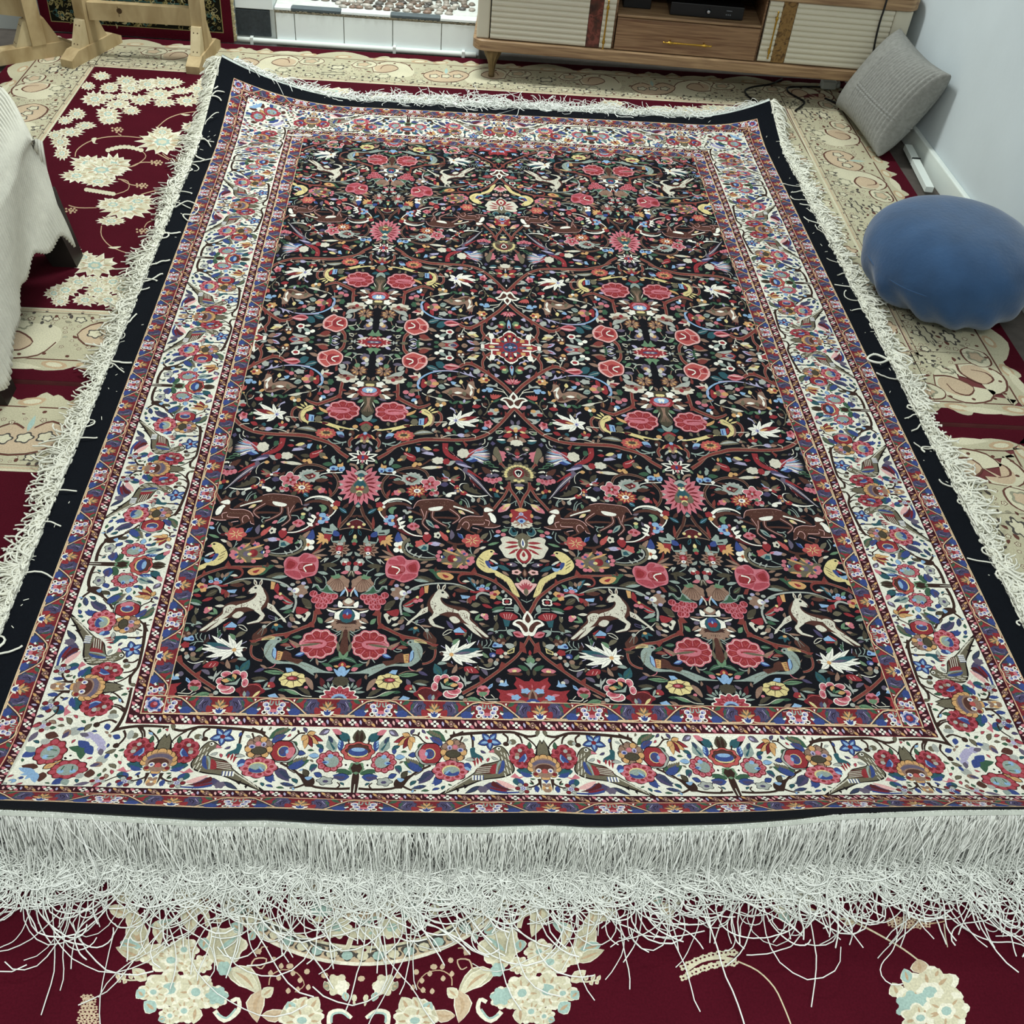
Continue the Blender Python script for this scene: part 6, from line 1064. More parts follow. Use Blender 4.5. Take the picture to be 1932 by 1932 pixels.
for x in (-.93, -.385, -.12): MB().box((x - .006, wy(x) - .024, .014), (x + .006, wy(x) - .002, .041), .001).build('pipe_clip', M_PIPE, pp)

# ------------------------------------------------------------------ the two wall-to-wall red and cream carpets
PAL2 = dict(cr2='#460b19', cb='#b5af94', cp='#bda88d', cg='#a7ab97', cl='#5f3d34', cd='#4a4642', cf='#c9c3a8', cw='#ddd8c4', cs='#9db5ac', ct='#b39a7c', cdr='#3a0b16', cq='#8d8b76')
LPAL.update({k: lin(v) for k, v in PAL2.items()})
CZ = .020
def cropz(ox, oy, sc):
    def tf(p):
        x = ox + p[:, 0]/sc; y = oy + p[:, 1]/sc
        d = np.stack([(x - PPX)/FPX, (y - PPY)/FPX, np.ones(len(x))], 1) @ CAM_R
        return (CAM_C + d * ((CZ - CAM_C[2]) / d[:, 2])[:, None])[:, :2]
    return tf
def rot2(o, a):
    c, s_ = math.cos(a), math.sin(a)
    return lambda q: np.stack([o[0] + q[:, 0]*c - q[:, 1]*s_, o[1] + q[:, 0]*s_ + q[:, 1]*c], 1)
BWID = .30
def carpet_border(per):
    """one repeat of the cream border; s along, t from the outer edge (0) inwards"""
    p = Pat(); H, G, E, S, V, L = p.H, p.G, p.E, p.S, p.V, p.L
    p.tf = lambda q: np.stack([(q[:, 0] - 90)/1430*per, (q[:, 1] - 304 - .07*q[:, 0])/268*BWID], 1)
    Y = lambda x, d: 304 + .07*x + d
    for off in (-1430, 0, 1430):
        def pts(*a): return [(v + off if i % 2 == 0 else v + .07*off) for i, v in enumerate(a)]
        G('cb', *pts(90, Y(90, 62), 140, Y(140, 30), 200, Y(200, 50), 260, Y(260, 22), 320, Y(320, 52), 420, Y(420, 60), 500, Y(500, 34), 560, Y(560, 26), 600, Y(600, 60), 640, Y(640, 40), 800, Y(800, 10), 960, Y(960, 40), 1000, Y(1000, 66), 1050, Y(1050, 36), 1110, Y(1110, 30), 1170, Y(1170, 70), 1260, Y(1260, 36), 1380, Y(1380, 40), 1450, Y(1450, 62), 1520, Y(1520, 24), 1520, Y(1520, 100), 90, Y(90, 100)))
        for x in (260, 560, 800, 1060, 1330, 1480): E('ct', x + off, Y(x + off, 56), 60, 14, 9); E('cf', x + off, Y(x + off, 56), 38, 8, 8)
        for x, w in ((420, 100), (1180, 110)): L('cf', x - w + off, Y(x, 44) + .07*off, x + w + off, Y(x, 50) + .07*off, 24)
        V('cl', 4, 4, *pts(90, Y(90, 74), 800, Y(800, 74), 1520, Y(1520, 74)))
        for sx, cx in ((1, 410), (-1, 1110)):
            G('cf', *pts(cx - 190*sx, Y(cx, 150), cx - 120*sx, Y(cx, 90), cx, Y(cx, 70), cx + 90*sx, Y(cx, 110), cx + 60*sx, Y(cx, 190), cx - 80*sx, Y(cx, 210), cx - 170*sx, Y(cx, 200)))
            V('cl', 6, 5, *pts(cx - 180*sx, Y(cx, 150), cx - 130*sx, Y(cx, 96), cx, Y(cx, 74), cx + 95*sx, Y(cx, 110), cx + 80*sx, Y(cx, 170)))
            G('cp', *pts(cx - 80*sx, Y(cx, 130), cx, Y(cx, 98), cx + 80*sx, Y(cx, 120), cx + 60*sx, Y(cx, 160), cx - 30*sx, Y(cx, 165)))
            V('cl', 6, 5, *pts(cx + 80*sx, Y(cx, 165), cx, Y(cx, 170), cx - 80*sx, Y(cx, 140), cx - 40*sx, Y(cx, 105), cx + 20*sx, Y(cx, 110), cx + 40*sx, Y(cx, 140)))
            for k in range(7): E('cd', cx - 120*sx + 45*k*sx + off, Y(cx + off, 205 + 9*(k % 2)), 9, 7, 6)
            S('cq', cx + 10*sx + off, Y(cx + off, 200), 44, 20, 6, .2); S('cf', cx + 10*sx + off, Y(cx + off, 200), 34, 14, 6, .2)
        for x in (590, 950): G('cf', *pts(x - 90, Y(x, 110), x - 40, Y(x, 80), x + 60, Y(x, 84), x + 95, Y(x, 115), x + 40, Y(x, 145), x - 50, Y(x, 140))); V('cl', 5, 5, *pts(x - 80, Y(x, 120), x - 40, Y(x, 84), x + 60, Y(x, 88), x + 90, Y(x, 118), x + 40, Y(x, 142), x - 50, Y(x, 138), x - 86, Y(x, 112))); S('cq', x + off, Y(x + off, 112), 50, 20, 5, .2); S('cp', x + off, Y(x + off, 112), 38, 14, 5, .2)
        for x in (90, 1520):
            G('cp', *pts(x - 150, Y(x, 160), x - 70, Y(x, 125), x - 20, Y(x, 140), x, Y(x, 110), x + 20, Y(x, 140), x + 70, Y(x, 125), x + 155, Y(x, 160), x + 80, Y(x, 210), x - 80, Y(x, 210)))
            V('cl', 6, 6, *pts(x - 20, Y(x, 140), x - 80, Y(x, 122), x - 155, Y(x, 160), x - 80, Y(x, 214), x + 80, Y(x, 214), x + 158, Y(x, 160), x + 80, Y(x, 122), x + 20, Y(x, 140)))
            for dx in (-80, 0, 80): S('cd', x + dx + off, Y(x + off, 170), 34, 16, 5, .2); S('cf', x + dx + off, Y(x + off, 170), 27, 12, 5, .2)
            L('cs', x + off, Y(x + off, 150), x + off, Y(x + off, 100), 24)
        for k in range(26): x = 100 + 54*k; E('cd' if k % 3 else 'cl', x + off, Y(x + off, 236 + 10*((k*7) % 3)), 9, 6, 6)
        for k in range(9): x = 150 + 150*k; S('cd', x + off, Y(x + off, 226), 26, 11, 5, .25); S('cf', x + off, Y(x + off, 226), 19, 8, 5, .25); 
        for k in range(14): x = 120 + 104*k; E('cl', x + off, Y(x + off, 88 + 6*(k % 2)), 10, 5, 6)
        S('cd', 780 + off, Y(780 + off, 150), 60, 18, 6, .3); S('cf', 780 + off, Y(780 + off, 150), 46, 12, 6, .3); S('cd', 760 + off, Y(760 + off, 205), 90, 14, 8, .3); S('cb', 760 + off, Y(760 + off, 205), 76, 9, 8, .3)
    p.tf = lambda q: q
    p.fill(.0, per, .07, .275, 1500, .004, .0095, ('cf', 'cl', 'cd', 'cq', 'cg', 'cl'), .016, 3, 1, 1, 'cl', 'mix', 1.1)
    for t, w, c in ((.286, .005, 'cp'), (.293, .007, 'cf'), (.278, .002, 'cl')): p.put(c, rect(-.1, t, per + .1, t + w))
    base = np.array([(0, 0), (per, 0), (per, BWID), (0, BWID)])
    # the outermost strip is red, the rest cream
    p.polys.insert(0, ('cb', rect(-.1, .058, per + .1, BWID)))
    return p.build(('cr2', base))
def carpet(name, label, o, ang, w, h, deco):
    """o: inner (red field) far-left corner; w,h: size of the red field"""
    t = empty(name, (0, 0, 0)); tag(t, label, 'carpet')
    T = rot2(o, ang); sh = Sheet()
    nx, ny = max(1, round((w + 2*BWID)/.78)), max(1, round((h + 2*BWID)/.78))
    for kind, ln, n in (('f', w + 2*BWID, nx), ('n', w + 2*BWID, nx), ('l', h + 2*BWID, ny), ('r', h + 2*BWID, ny)):
        per = ln / n; V_, F, C = carpet_border(per)
        for i in range(n):
            for q in range(1):
                def tf(P, i=i):
                    s_ = P[:, 0] + i*per - BWID; t_ = P[:, 1]
                    if kind == 'f': L_ = np.stack([s_, BWID - t_], 1)
                    elif kind == 'n': L_ = np.stack([s_, -h - BWID + t_], 1)
                    elif kind == 'l': L_ = np.stack([-BWID + t_, -s_], 1)
                    else: L_ = np.stack([w + BWID - t_, -s_], 1)
                    return L_
                Lc = tf(V_); keep = []
                # mitre: keep faces on this side of the diagonals
                for f in F:
                    c = Lc[list(f)].mean(0); dx = max(-c[0], c[0] - w); dy = max(c[1], -h - c[1])
                    keep.append((dy >= dx) if kind in 'fn' else (dx > dy))
                F2 = [f for f, kp in zip(F, keep) if kp]; C2 = C[np.array(keep)]
                if len(F2): sh.add(T(Lc), F2, C2, None, kind in 'fl' if kind != 'l' else False)
    p = Pat(); deco(p)
    cs = T(np.array([(0, 0), (0, -h), (w, -h), (w, 0)], float))
    v, f, c = p.build(('cr2', cs), None); sh.add(v, f, c)
    flat = lambda P: np.concatenate([P, np.full((len(P), 1), CZ)], 1)
    sh.build('pile', M_CARPET, t, flat)
    # thickness
    oc = T(np.array([(-BWID, BWID), (w + BWID, BWID), (w + BWID, -h - BWID), (-BWID, -h - BWID)], float))
    vv = [(x, y, CZ - .0015) for x, y in oc] + [(x, y, .001) for x, y in oc]
    mesh_obj('back', vv, [(0,1,2,3)[::-1], (4,5,6,7)] + [(i, (i+1) % 4, 4 + (i+1) % 4, 4 + i) for i in range(4)], mat_plain('carpet_back', '#6a3a3a', .95, .05), t)
    return t

BRND = random.Random(21)
def blossom(p, cx, cy, rx, ry, n=8, ph=0.0):
    """serrated leafy palmette: uneven pointed lobes around a small round heart"""
    def spiky(col, f, m, lo, seed):
        t = ph + seed + np.arange(2*m) * PI/m
        r = np.array([f*(BRND.uniform(.84, 1.14) if i % 2 == 0 else lo*BRND.uniform(.85, 1.15)) for i in range(2*m)])
        p.put(col, np.stack([cx + rx*r*np.cos(t), cy + ry*r*np.sin(t)], 1))
    spiky('cw', 1.06, n + 5, .70, 0); spiky('cf', .97, n + 5, .66, 0); spiky('cb', .72, n + 2, .62, .3); spiky('cw', .55, n, .7, .1)
    for k in range(n): t = ph + 2*PI*k/n; p.L('ct', cx + rx*.3*math.cos(t), cy + ry*.3*math.sin(t), cx + rx*.74*math.cos(t), cy + ry*.74*math.sin(t), min(rx, ry)*.13)
    p.S('cs', cx, cy, rx*.3, ry*.3, 7, .15, ph); p.S('cf', cx, cy, rx*.17, ry*.17, 6, .15, ph)
def spray(p, pts, w=6):
    p.V('ct', w, w*.7, *pts)
def deco_back(p):
    rnd = random.Random(8)
    p.tf = cropz(30, 100, 3.22)
    for (x, y, rx, ry) in ((520, 140, 60, 26), (670, 170, 70, 34), (440, 200, 46, 26), (570, 210, 64, 34), (700, 215, 70, 30), (480, 280, 80, 46), (560, 265, 50, 22), (660, 265, 56, 24), (800, 190, 70, 36), (890, 180, 80, 36), (960, 180, 60, 26), (870, 250, 90, 36), (760, 285, 70, 34), (620, 310, 80, 30), (900, 300, 70, 28), (1040, 290, 80, 34), (1100, 215, 60, 30), (1000, 230, 60, 24), (1150, 180, 60, 30), (700, 350, 60, 28), (560, 370, 80, 44), (370, 370, 60, 34), (420, 440, 66, 26), (330, 480, 80, 30), (300, 410, 50, 26), (570, 410, 70, 26), (270, 540, 60, 40), (240, 500, 50, 30), (280, 610, 50, 40), (1120, 250, 50, 30)): blossom(p, x, y, rx, ry, 8, rnd.random())
    spray(p, (360, 630, 370, 590, 430, 545, 520, 515, 640, 505, 760, 515)); spray(p, (860, 450, 920, 400, 1000, 370, 1100, 355)); spray(p, (1010, 660, 930, 640, 890, 610))
    for (x, y, rx, ry) in ((890, 540, 150, 74), (440, 670, 120, 50), (590, 680, 110, 66), (520, 710, 150, 60), (370, 745, 100, 40), (500, 780, 110, 34), (670, 940, 170, 66), (740, 900, 110, 40), (590, 920, 100, 40), (580, 1020, 90, 30), (890, 480, 70, 34), (1090, 450, 90, 36)): blossom(p, x, y, rx, ry, 9, rnd.random())
    for c in ((600, 680, 700, 690, 760, 660, 790, 625, 760, 590), (620, 765, 680, 780, 680, 830, 600, 860), (640, 770, 700, 800, 760, 805), (700, 690, 760, 665, 840, 665), (320, 925, 380, 940, 490, 940), (760, 860, 830, 840, 910, 830), (520, 1050, 520, 1110, 570, 1170, 660, 1210, 750, 1228), (780, 1060, 800, 1030, 850, 1010), (640, 500, 620, 490), (860, 610, 930, 650)): spray(p, c)
    for (x, y, dx) in ((560, 590, 200), (430, 830, 160)):
        for k in range(9): a = k/8; p.E('cf', x + dx*a, y + (-20*math.sin(a*PI) if x > 500 else 26*a), 17, 13, 7)
    for (x, y) in ((620, 465), (860, 665), (770, 805), (770, 1080), (340, 955)):
        for k in range(12): t = k*.9; r = 6 + 3*k; p.E('ct', x + r*math.cos(t), y + r*.5*math.sin(t), 8, 6, 5)
    p.G('cf', 460, 520, 490, 515, 480, 545, 500, 550, 470, 548); p.G('cf', 1000, 370, 1060, 375, 1030, 382); p.G('cf', 560, 1180, 640, 1175, 600, 1190)
    for (x, y, rx, ry) in ((480, 1290, 140, 70), (410, 1240, 80, 36), (380, 1390, 90, 40), (300, 1440, 90, 50), (500, 1440, 90, 46), (590, 1390, 90, 44), (420, 1500, 80, 40), (560, 1500, 90, 40), (640, 1430, 80, 40), (270, 1510, 60, 30), (350, 1200, 50, 30), (640, 1530, 90, 30), (230, 1460, 60, 40), (470, 1380, 60, 30), (710, 1480, 90, 36)): blossom(p, x, y, rx, ry, 7, rnd.random())
    p.tf = cropz(420, 0, 3.715)
    for (x, y, rx, ry) in ((760, 640, 170, 26), (480, 620, 120, 24), (1120, 680, 90, 26), (1500, 690, 150, 22), (1330, 690, 80, 20), (260, 600, 90, 20)): blossom(p, x, y, rx, ry, 9, rnd.random())
    p.tf = lambda q: q
    for k in range(26): blossom(p, .35 + .032*k + rnd.uniform(-.01, .01), 1.52 + rnd.uniform(-.05, .04), .05, .03, 8, rnd.random())
MX = -.281
def deco_back2(p):
    deco_back(p)
    p.put('cb', rect(.96, -.2, 1.3, 1.70)); p.put('cl', rect(1.062, -.2, 1.065, 1.7))
    for k in range(16):
        y = .05 + .1*k
        p.S('cl', 1.015, y, .034, .030, 6, .2, k); p.S('cp' if k % 2 else 'cf', 1.015, y, .030, .026, 6, .2, k); p.S('cq', 1.015, y, .014, .012, 5, .2); p.L('cq', 1.0, y + .05, 1.04, y + .06, .012); p.E('cd', 1.05, y + .03, .004); p.E('cd', 1.045, y + .07, .004)
def deco_front(p):
    rnd = random.Random(4); R0, cy = .293, -1.27
    def ringband(r0, r1, col, n=64):
        t = np.linspace(0, 2*PI, n, endpoint=False); p.put(col, np.stack([MX + r0*np.cos(t), cy + r0*np.sin(t)], 1))
    ringband(R0 + .006, 0, 'cw', 90); ringband(R0 + .001, 0, 'cp', 90); ringband(R0 - .016, 0, 'cd', 90); ringband(R0 - .019, 0, 'cf', 90); ringband(R0 - .023, 0, 'cr2', 90)
    for k in range(80):
        t = 2*PI*k/80; c, s_ = math.cos(t), math.sin(t); p.S('cd', MX + (R0 - .009)*c, cy + (R0 - .009)*s_, .0105, .0085, 4, .2, t); p.E('cs' if k % 2 else 'cf', MX + (R0 - .008)*c, cy + (R0 - .008)*s_, .0085, .0068, 8)
    for k in range(76):
        t = 2*PI*k/76; p.E('cp', MX + (R0 + .024)*math.cos(t), cy + (R0 + .024)*math.sin(t), .0042 + .0012*(k % 2), .0042, 7)
    n0 = len(p.polys)
    p.tf = cropz(80, 1480, 2.2465)
    H, G, E, S, V, L = p.H, p.G, p.E, p.S, p.V, p.L
    def leaf(x0, y0, x1, y1, w, b=0, c='cf'):
        L('cw', x0, y0, x1, y1, w*1.15, b); L(c, x0, y0, x1, y1, w, b); L('ct', x0 + (x1-x0)*.15, y0 + (y1-y0)*.15, x0 + (x1-x0)*.8, y0 + (y1-y0)*.8, w*.25, b)
    def flo(x, y, r, ry=None, c2='cs'):
        ry = ry or r*.82
        S('cw', x, y, r, ry, 7, .16, rnd.random()); S('cf', x, y, r*.88, ry*.88, 7, .16, rnd.random()); 
        for k in range(7): t = k*.9 + rnd.random(); L('ct', x + r*.38*math.cos(t), y + ry*.38*math.sin(t), x + r*.8*math.cos(t), y + ry*.8*math.sin(t), r*.12)
        S('cw', x, y, r*.42, ry*.42, 6, .1); E(c2, x, y, r*.25, ry*.25, 8)
    # wreath of acanthus and roses around the medallion
    V('cw', 40, 20, 560, 450, 620, 470, 690, 540, 700, 600); V('cf', 30, 14, 560, 450, 620, 470, 690, 540, 700, 600); leaf(520, 440, 700, 560, 70, -20); leaf(620, 470, 640, 640, 70, 10); leaf(700, 450, 620, 480, 30); V('ct', 8, 6, 700, 470, 740, 440, 720, 480); V('ct', 6, 5, 650, 450, 720, 500, 790, 470)
    leaf(390, 560, 450, 720, 90, 20, 'cb'); leaf(400, 640, 370, 500, 60, 0, 'cf'); leaf(300, 480, 420, 440, 80); leaf(280, 520, 380, 560, 50); leaf(460, 600, 560, 570, 44, 10, 'cs'); leaf(480, 580, 500, 680, 40, 0); leaf(330, 670, 420, 690, 50, 0, 'cs'); leaf(430, 740, 310, 690, 50, 0, 'cb')
    flo(545, 745, 86, 62); flo(470, 720, 60, 44, 'cf'); flo(600, 700, 60, 50); S('cw', 770, 680, 92, 76, 6, .14); S('cf', 770, 680, 84, 70, 6, .14); S('cb', 780, 690, 52, 44, 5, .14); L('cs', 750, 700, 830, 640, 20); leaf(850, 620, 800, 590, 50, 0, 'cs'); leaf(880, 660, 900, 620, 30, 0, 'cs'); leaf(720, 740, 800, 760, 50); leaf(690, 650, 680, 700, 50, 0, 'cs')
    flo(540, 870, 105, 80); L('cs', 500, 890, 560, 840, 44); flo(650, 880, 84, 76); flo(730, 900, 54, 46, 'cf'); S('cs', 740, 895, 44, 36, 6, .2); flo(470, 880, 60, 46); leaf(440, 830, 380, 780, 50); leaf(430, 900, 400, 870, 50, 0, 'cs'); leaf(480, 960, 430, 920, 60, 0, 'cs'); flo(600, 960, 60, 50); flo(540, 980, 44, 40); leaf(650, 940, 640, 1015, 60); leaf(520, 990, 490, 1000, 30, 0, 'cs')
    V('cf', 8, 6, 320, 820, 370, 830, 440, 825)
    for (x, y) in ((325, 800), (350, 795), (380, 800), (330, 840), (355, 845)): leaf(x, 825, x - 12, y, 18)
    leaf(780, 790, 930, 880, 84, -20, 'cb'); leaf(800, 780, 920, 890, 60, -10); leaf(930, 870, 910, 1010, 70, 20, 'cp'); leaf(930, 900, 980, 860, 44); leaf(930, 980, 1040, 960, 50, 10, 'cp'); S('cs', 770, 780, 30, 30, 6, .1); flo(680, 760, 40, 36, 'cw'); flo(630, 780, 40, 36, 'cf')
    V('cw', 22, 16, 730, 960, 770, 1000, 830, 960, 830, 910, 800, 920); V('cs', 10, 8, 740, 970, 780, 990, 820, 950)
    leaf(1000, 1000, 1190, 960, 100, -20, 'cb'); leaf(1060, 960, 1040, 920, 50, 0, 'cs'); leaf(1090, 950, 1120, 900, 50); leaf(1130, 960, 1170, 900, 60); flo(1100, 1000, 90, 60); V('cw', 20, 16, 1215, 1015, 1220, 970, 1270, 960, 1310, 990); V('cs', 10, 8, 1225, 1010, 1230, 975, 1270, 968, 1300, 990)
    V('ct', 5, 4, 960, 850, 970, 810, 1020, 785, 1080, 800, 1110, 850, 1070, 880)
    for (x, y) in ((965, 800), (1010, 770), (1000, 820), (1060, 800), (1090, 830), (1125, 860), (1080, 870), (1040, 875)): L('cp', x, y + 12, x + 4, y - 14, 22); 
    V('cp', 7, 5, 880, 780, 900, 740, 950, 740, 930, 780, 905, 770); V('cp', 7, 5, 920, 720, 930, 690, 955, 690); S('cf', 1250, 850, 46, 44, 6, .2); S('cw', 1270, 860, 26, 30, 6, .2); leaf(1280, 880, 1290, 920, 30, 0, 'cs'); leaf(1215, 850, 1190, 860, 40, 0, 'cq'); E('cf', 1322, 905, 12, 16, 7); L('cf', 1322, 940, 1320, 910, 12)
    # inside the medallion
    S('cw', 1250, 605, 58, 46, 9, .14); S('cf', 1250, 605, 50, 40, 9, .14); S('cs', 1250, 605, 22, 18, 6, .1); S('cs', 1180, 530, 44, 34, 7, .12); leaf(1190, 560, 1140, 590, 24); V('cw', 26, 20, 1240, 690, 1290, 695, 1310, 650, 1340, 620); V('cf', 16, 12, 1240, 690, 1290, 695, 1310, 650, 1340, 620); S('cf', 1345, 630, 46, 26, 5, .15); E('cs', 1338, 630, 8, 7, 6); E('cf', 1352, 700, 24, 20, 8); E('cr2', 1352, 702, 8, 7, 6)
    G('cp', 1210, 500, 1260, 520, 1340, 545, 1350, 580, 1290, 560, 1230, 530); V('cd', 6, 5, 1215, 495, 1270, 512, 1345, 530); 
    for x in (1235, 1270, 1310): E('cw', x, 488 + (x-1235)*.3, 24, 18, 8)
    G('cs', 1310, 555, 1375, 575, 1375, 600, 1330, 580); G('ct', 1345, 520, 1375, 510, 1375, 570, 1345, 570); leaf(1070, 500, 1090, 560, 44, 0, 'cb'); leaf(1040, 480, 1080, 490, 40, 0, 'cs'); flo(1120, 430, 60, 40); leaf(1230, 440, 1180, 410, 40); V('cp', 6, 5, 1150, 665, 1165, 645, 1180, 655, 1170, 670); V('cp', 6, 5, 1150, 665, 1190, 660, 1215, 630)
    m0 = p.polys[n0:]
    for c, q in m0:
        r = q.copy(); r[:, 0] = 2*MX - r[:, 0]; p.polys.append((c, r[::-1]))
    # right hand spray of stems and hyacinths
    p.tf = cropz(940, 1480, 2.2465)
    V('ct', 9, 7, 1310, 520, 1400, 560, 1500, 580, 1620, 640, 1720, 700, 1780, 745); V('cf', 6, 5, 1310, 520, 1400, 560, 1500, 580, 1620, 640, 1720, 700, 1780, 745); leaf(1460, 590, 1540, 575, 22); leaf(1480, 580, 1470, 540, 20)
    flo(1240, 420, 70, 60, 'cdr'); flo(1330, 400, 60, 50); flo(1200, 450, 60, 46); leaf(1200, 520, 1240, 590, 44, 10, 'cs'); leaf(1160, 520, 1230, 540, 36); leaf(1280, 500, 1330, 480, 50); flo(1300, 470, 50, 40); leaf(690, 480, 650, 500, 50, 0, 'cs'); leaf(700, 500, 720, 600, 50, -10); leaf(740, 490, 780, 490, 40)
    V('ct', 7, 6, 1015, 750, 1100, 790, 1170, 860, 1210, 940, 1240, 1015); V('cf', 4, 4, 1015, 750, 1100, 790, 1170, 860, 1210, 940, 1240, 1015)
    V('cf', 14, 10, 1010, 745, 940, 735, 860, 750, 800, 790)
    for k in range(13):
        a = k/12; x = 1000 - 215*a; y = 735 + 62*a*a
        for sgn in (-1, 1): S('cf', x, y + sgn*22, 15, 13, 4, .3, a*9); E('cr2', x, y + sgn*24, 6, 5, 5)
    for k in range(30): x = 1660 + (k % 10)*18; y = 583 + ((k//10) - 1)*18*math.sin(.4 + .24*(k % 10)) + 5*(k % 2); S('cp', x, y, 11, 9, 4, .35, k); E('cr2', x, y, 5, 4, 5)
    V('ct', 6, 5, 1830, 590, 1890, 580, 1900, 560); V('cf', 5, 4, 1890, 590, 1895, 640, 1905, 690)
    leaf(1700, 900, 1670, 840, 60); flo(1830, 880, 130, 100); S('cs', 1760, 940, 70, 60, 7, .2); flo(1790, 990, 80, 60); leaf(1790, 800, 1780, 740, 70, 0, 'cp'); leaf(1850, 820, 1870, 780, 60); leaf(1740, 840, 1720, 780, 50, 0, 'cs'); flo(1900, 960, 90, 80)
    p.tf = cropz(80, 1480, 2.2465)
    for k in range(34): x = 190 + ((k % 4) - 1.5)*22*(.45 + .09*(k//4)) + 9*(k//4 % 2); y = 900 + (k//4)*16; S('cp', x, y, 12, 9, 4, .35, k); E('cr2', x, y, 6, 4, 5)
    p.tf = lambda q: q

ca = carpet('area_carpet', 'red carpet with cream scroll border reaching the tiled step and media stand', (-1.444, 1.632), math.radians(-1.0), 2.515, 1.545, deco_back2)
cb_ = carpet('area_carpet', 'red carpet with medallion wreath lying under the near fringe', (-1.57, -.528), math.radians(-1.0), 2.515, 1.545, deco_front)

# ------------------------------------------------------------------ fringes of the rug
def strands_mesh(name, paths, rad, mat, parent, n=3):
    N_, S_, _ = paths.shape; T = np.gradient(paths, axis=1); T /= np.linalg.norm(T, axis=2)[..., None] + 1e-9
    up = np.zeros_like(T); up[..., 2] = 1; up[np.abs(T[..., 2]) > .9] = (1, 0, 0)
    a = np.cross(T, up); a /= np.linalg.norm(a, axis=2)[..., None] + 1e-9; b = np.cross(T, a)
    vs = np.stack([paths + (a*math.cos(2*PI*k/n) + b*math.sin(2*PI*k/n)) * rad[:, None, None] for k in range(n)], 2)   # N,S,n,3
    idx = np.arange(N_*S_*n).reshape(N_, S_, n); q = np.stack([idx[:, :-1], np.roll(idx, -1, 2)[:, :-1], np.roll(idx, -1, 2)[:, 1:], idx[:, 1:]], -1).reshape(-1, 4)
    me = bpy.data.meshes.new(name); me.vertices.add(N_*S_*n); me.vertices.foreach_set('co', vs.astype(np.float32).ravel())
    me.loops.add(len(q)*4); me.loops.foreach_set('vertex_index', q.astype(np.int32).ravel())
    me.polygons.add(len(q)); me.polygons.foreach_set('loop_start', np.arange(0, len(q)*4, 4, dtype=np.int32)); me.polygons.foreach_set('use_smooth', np.ones(len(q), bool))
    me.materials.append(mat); me.update(); me.validate()
    o = bpy.data.objects.new(name, me); COLL.objects.link(o); o.parent = parent; o['kind'] = 'stuff'
    return o
OFF = np.array([0, 0, .012])
def fall(root, d0, length, head, rs, steps, grav, wob, curl, zmin, drift=0.0):
    N_ = len(root); pos = root.copy(); d = d0.copy(); out = [pos.copy()]; ds = (length / steps)[:, None]
    kap = rs.normal(0, curl, N_); ph = head.copy(); landed = np.zeros(N_, bool)
    for i in range(steps):
        kap += rs.normal(0, curl*.7, N_)*.5; kap *= .96
        d = d + np.stack([rs.normal(0, wob, N_), rs.normal(0, wob, N_), -grav*np.ones(N_)], 1)
        d /= np.linalg.norm(d, axis=1)[:, None]
        ph = ph + kap
        if landed.any(): d[landed] = np.stack([np.cos(ph[landed]), np.sin(ph[landed]), rs.normal(0, .15, landed.sum())], 1)
        pos = pos + d*ds; low = pos[:, 2] < zmin
        landed |= low; pos[:, 2] = np.maximum(pos[:, 2], zmin); out.append(pos.copy())
    return np.stack(out, 1)
rs = np.random.RandomState(7)
def near_fringe(N_, lmean, lsd, zlo, zhi, grav, outk, steps=20):
    u = np.sort(rs.uniform(-XE, XE, N_)); P = np.stack([u, np.full(N_, -YN - .012)], 1)
    root = surf(P, -.003); t = surf(P - np.array([0, .004]), -.003) - root; t /= np.linalg.norm(t, axis=1)[:, None]
    tuft = np.zeros(N_)
    for c, w, a in ((-.80, .035, .16), (-.72, .03, .12), (-.52, .05, .11), (-.33, .06, .05), (-.205, .045, .17), (-.17, .02, .08), (.05, .1, .03), (.36, .05, .10), (.62, .08, .05), (.8, .05, .05)): tuft += a*np.exp(-((u - c)/w)**2)
    ln = np.clip(rs.normal(lmean, lsd, N_), .06, .4) + tuft*rs.uniform(.3, 1.0, N_)
    head = -PI/2 + rs.normal(0, 1.3, N_)*(1 - np.clip(tuft*5, 0, .75))
    d0 = t*outk*.35 + np.array([0, .02, -.75]) + rs.normal(0, .14, (N_, 3))
    d0 /= np.linalg.norm(d0, axis=1)[:, None]
    zmin = rs.uniform(zlo, zhi, N_)
    return fall(root, d0, ln, head, rs, steps, grav, .10, .36, zmin)
pa = np.concatenate([near_fringe(1700, .215, .04, CZ + .002, CZ + .018, .32, .55), near_fringe(900, .20, .05, CZ + .004, CZ + .022, .2, .9), near_fringe(420, .30, .06, CZ + .002, CZ + .012, .3, .5, 20)])
N2 = 900; uu = rs.uniform(-XE, XE, N2); r0 = np.stack([uu, rs.uniform(-1.475, -1.40, N2), rs.uniform(CZ + .006, CZ + .03, N2)], 1); hd = rs.uniform(0, 2*PI, N2)
d0 = np.stack([np.cos(hd), np.sin(hd), np.zeros(N2)], 1); pt = fall(r0, d0, rs.uniform(.08, .17, N2), hd, rs, 20, .3, .1, .34, rs.uniform(CZ + .003, CZ + .026, N2))
pa = np.concatenate([pa, pt]); pa[..., 1] = np.minimum(pa[..., 1], -1.345 - .03*rs.rand(len(pa))[:, None])
strands_mesh('long_fringe', pa - OFF, rs.uniform(.0009, .0013, len(pa)), M_COTTON, rug)
